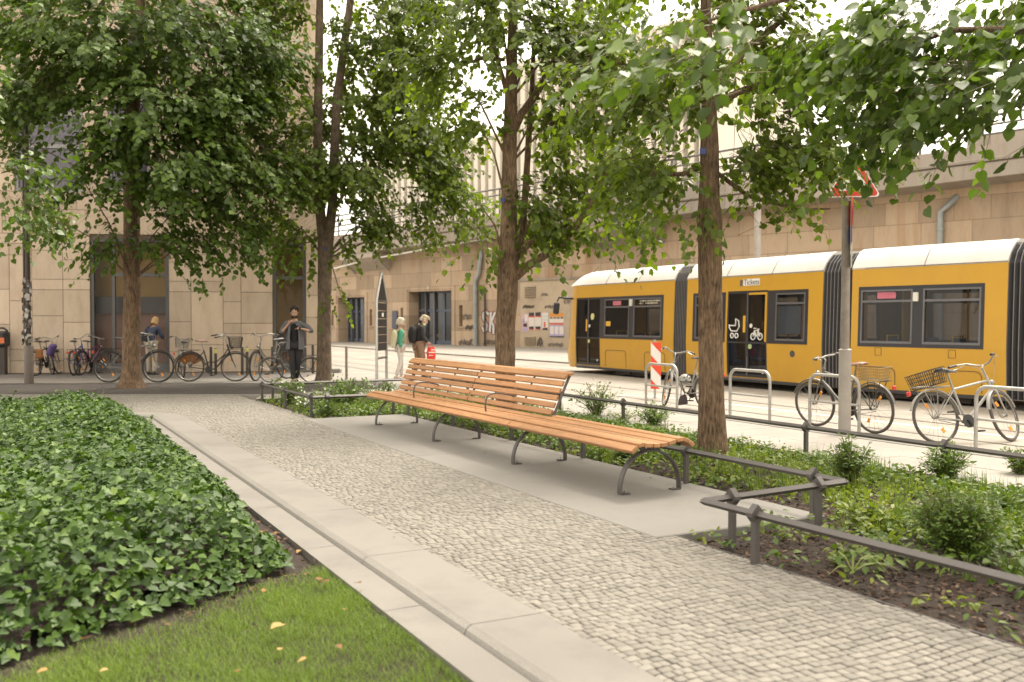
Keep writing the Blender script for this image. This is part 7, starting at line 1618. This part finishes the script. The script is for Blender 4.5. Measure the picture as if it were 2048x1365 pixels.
# elderly couple on the pavement
ep = G(800, 757.5); fg = Fig('white haired woman in green cardigan and white trousers walking beside the man with a cap', ep, -R(68), 1.58)
J = pose(Rel=(.21, -.06, 1.13), Rw=(.22, -.02, .90), Lel=(-.21, -.02, 1.13), Lw=(-.20, .12, .95), Rkn=(.09, .0, .50), Ran=(.09, -.14, .10), Rto=(.10, -.02, .035), Lkn=(-.09, .06, .50), Lan=(-.09, .07, .09), Lto=(-.10, .19, .035))
Rm, hc = body(fg, J, 'skin_pale', (0, .03, 1.645), down, face=(-.12, -.1), slim=.95)
wear(fg, J, 'cardigan', 'cardigan_green', 'trousers', 'trousers_white', 'shoe', 'shoe_pale', ur=1.12, lr=1.0, sleeve=.95, hem=.06)
hair_cap(hc, Rm, 'hair_white', fg, lumps=260, seed=9, low=-.05, rr=(.090, .106, .130))
XE = lambda v: Matrix.Translation(ep) @ Matrix.Rotation(-R(68), 4, 'Z') @ (v * (1.58 / 1.75))
mb = MB(); mb.ball((.04, -.17, 1.22), (.15, .10, .22), 12, 9); mb.box((.02, -.20, 1.05), (.24, .12, .30), bev=.05); mb.tube([V((.10, -.13, 1.42)), V((.12, .02, 1.47)), V((.11, .14, 1.32)), V((.12, .04, 1.10))], .016, 6); o = mb.build('backpack', M['bag_cream'], None, smooth=True, xf=XE); tag(o, 'pale yellow backpack on the woman in the green cardigan', 'backpack')
em = G(838, 757); fg = Fig('elderly man in flat beige cap, dark jacket and brown trousers walking with lowered head', em, -R(62), 1.70)
J = pose(sp=(0, .02, 1.12), ch=(0, .05, 1.32), nk=(0, .09, 1.47), hd=(0, .13, 1.53), Rsh=(.17, .05, 1.40), Lsh=(-.17, .05, 1.40), Rel=(.23, .02, 1.13), Rw=(.20, .20, .98), Lel=(-.23, .02, 1.13), Lw=(-.17, .24, 1.02), Rkn=(.09, .09, .50), Ran=(.09, .10, .09), Rto=(.10, .22, .035), Lkn=(-.09, -.01, .50), Lan=(-.09, -.16, .11), Lto=(-.10, -.03, .04))
Rm, hc = body(fg, J, 'skin_pale', (0, .165, 1.61), {'R': ((0, .5, -1), (1, 0, 0), 1.0), 'L': ((.1, .6, -.6), (-1, 0, 0), .9)}, face=(-.42, 0))
wear(fg, J, 'jacket', 'jacket_dark', 'trousers', 'trousers_brown', 'shoe', 'shoe_dark', ur=1.18, lr=1.1, sleeve=.92, hem=.02)
mb = MB(); rings = []
for z, rx, ry, oy in ((.045, .092, .112, 0), (.075, .104, .128, .012), (.105, .098, .118, .016), (.128, .060, .075, .012), (.136, .015, .02, .01)): rings.append([hc + Rm @ V((rx * math.cos(q * math.pi / 9), oy + ry * math.sin(q * math.pi / 9), z)) for q in range(18)])
mb.loft(rings); mb.loft([[hc + Rm @ V((x, y_, z_)) for x, y_ in ((-.075, .085), (-.045, .145), (0, .165), (.045, .145), (.075, .085))] for z_ in (.048, .060)]); mb.build('cap', M['cap_beige'], fg.t, smooth=True)
hair_cap(hc, Rm, 'hair_white', fg, lumps=120, seed=19, low=-.06, rr=(.080, .100, .09), off=(0, -.012, 0), front=-.01, high=.04)
mb = MB(); mb.tube([hc + V((.05, .0, -.12)), hc + V((.09, -.10, -.16)), hc + V((0, -.16, -.14)), hc + V((-.09, -.10, -.16)), hc + V((-.05, .0, -.12))], .035, 8); mb.build('scarf', M['bag_cream'], fg.t, smooth=True)
XM = lambda v: Matrix.Translation(em) @ Matrix.Rotation(-R(62), 4, 'Z') @ (v * (1.70 / 1.75))
mb = MB(); rings = []
for z, w_, d_ in ((.98, .10, .05), (1.02, .15, .09), (1.15, .16, .11), (1.32, .15, .10), (1.42, .10, .06), (1.45, .04, .02)): rings.append([V((w_ * math.cos(q * math.pi / 8), -.20 + d_ * math.sin(q * math.pi / 8), z)) for q in range(16)])
mb.loft(rings); bk = thing('backpack', 'bulging black backpack on the back of the man with the cap', 'backpack', XM(V((0, -.2, 1.0)))[:]); mb.build('pack', M['pack_black'], bk, smooth=True, xf=XM)
mb = MB()
for x in (-.11, .11): mb.tube([V((x, -.12, 1.42)), V((x, .03, 1.50)), V((x, .18, 1.36)), V((x * 1.1, .15, 1.15)), V((x, -.10, 1.05))], .018, 6)
mb.build('strap', M['pack_black'], bk, xf=XM)
rb_ = thing('shopping_bag', 'red and white shopping bag carried by the man with the cap', 'bag', XM(V((.2, .28, .7)))[:]); mb = MB(); rings = []
for z, w_, d_ in ((.52, .10, .05), (.55, .13, .06), (.72, .135, .05), (.86, .10, .025)): rings.append([V((.22 + d_ * math.cos(q * math.pi / 6), .27 + w_ * math.sin(q * math.pi / 6), z)) for q in range(12)])
mb.loft(rings); mb.build('sack', M['bag_red'], rb_, smooth=True, xf=XM); mb = MB(); mb.tube([V((.22, .17, .86)), V((.21, .23, .95)), V((.22, .34, .86))], .008, 5); mb.build('handle', M['bag_red'], rb_, xf=XM)
mb = MB()
for y0, z0, y1, z1 in ((.17, .70, .37, .73), (.17, .62, .30, .64), (.24, .77, .36, .80)): mb.loft([[V((.276, y0, z0)), V((.276, y1, z0 + .005)), V((.276, y1, z1)), V((.276, y0, z1))], [V((.285, y0, z0)), V((.285, y1, z0 + .005)), V((.285, y1, z1)), V((.285, y0, z1))]])
mb.build('print', M['white'], rb_, xf=XM)
# ---------------------------------------------------------------- camera, daylight
cam = bpy.data.cameras.new('camera'); co = bpy.data.objects.new('camera', cam); COL.objects.link(co); SC.camera = co
cam.sensor_width = 36; cam.lens = F / 2048 * 36; co.location = (0, 0, H); co.rotation_euler = (math.pi / 2 - PITCH, 0, 0); cam.clip_end = 900; cam.clip_start = .05
cam.dof.use_dof = True; cam.dof.focus_distance = 10.5; cam.dof.aperture_fstop = 2.0
SUN_EL, SUN_AZ = R(62), R(35)              # azimuth of the sun measured from +Y towards +X
sd_ = Vector((math.sin(SUN_AZ) * math.cos(SUN_EL), math.cos(SUN_AZ) * math.cos(SUN_EL), math.sin(SUN_EL)))
sun = bpy.data.lights.new('sun', 'SUN'); so = bpy.data.objects.new('sun', sun); COL.objects.link(so); so.rotation_euler = sd_.to_track_quat('Z', 'Y').to_euler(); sun.energy = SUN_E = 1.0; sun.angle = R(14); sun.color = (1, .93, .82)
w = bpy.data.worlds.new('World'); SC.world = w; w.use_nodes = True; nt = w.node_tree; bg = nt.nodes['Background']
sky = nt.nodes.new('ShaderNodeTexSky'); sky.sky_type = 'NISHITA'; sky.sun_disc = False; sky.sun_elevation = SUN_EL; sky.sun_rotation = SUN_AZ; sky.air_density = 1.2; sky.dust_density = 6.0; sky.ozone_density = .6
bw = nt.nodes.new('ShaderNodeRGBToBW'); mixc = nt.nodes.new('ShaderNodeMix'); mixc.data_type = 'RGBA'; mixc.inputs['Factor'].default_value = .82   # thin overcast: mostly white
tint = nt.nodes.new('ShaderNodeMix'); tint.data_type = 'RGBA'; tint.blend_type = 'MULTIPLY'; tint.inputs['Factor'].default_value = 1; tint.inputs['B'].default_value = (1, .908, .775, 1)
veil = nt.nodes.new('ShaderNodeMix'); veil.data_type = 'RGBA'; veil.inputs['Factor'].default_value = .5; veil.inputs['B'].default_value = (6, 6, 6, 1)   # even cloud veil over the sky
nt.links.new(sky.outputs[0], bw.inputs[0]); nt.links.new(sky.outputs[0], mixc.inputs['A']); nt.links.new(bw.outputs[0], mixc.inputs['B']); nt.links.new(mixc.outputs['Result'], veil.inputs['A']); nt.links.new(veil.outputs['Result'], tint.inputs['A']); nt.links.new(tint.outputs['Result'], bg.inputs[0]); bg.inputs[1].default_value = .15
SC.view_settings.view_transform = 'Standard'; SC.view_settings.look = 'None'; SC.view_settings.exposure = 1.85; SC.view_settings.gamma = 1.0
SC.cycles.use_denoising = True; SC.cycles.max_bounces = 8; SC.cycles.diffuse_bounces = 3; SC.cycles.glossy_bounces = 3; SC.cycles.transparent_max_bounces = 12; SC.cycles.transmission_bounces = 4
SC.cycles.caustics_reflective = False; SC.cycles.caustics_refractive = False
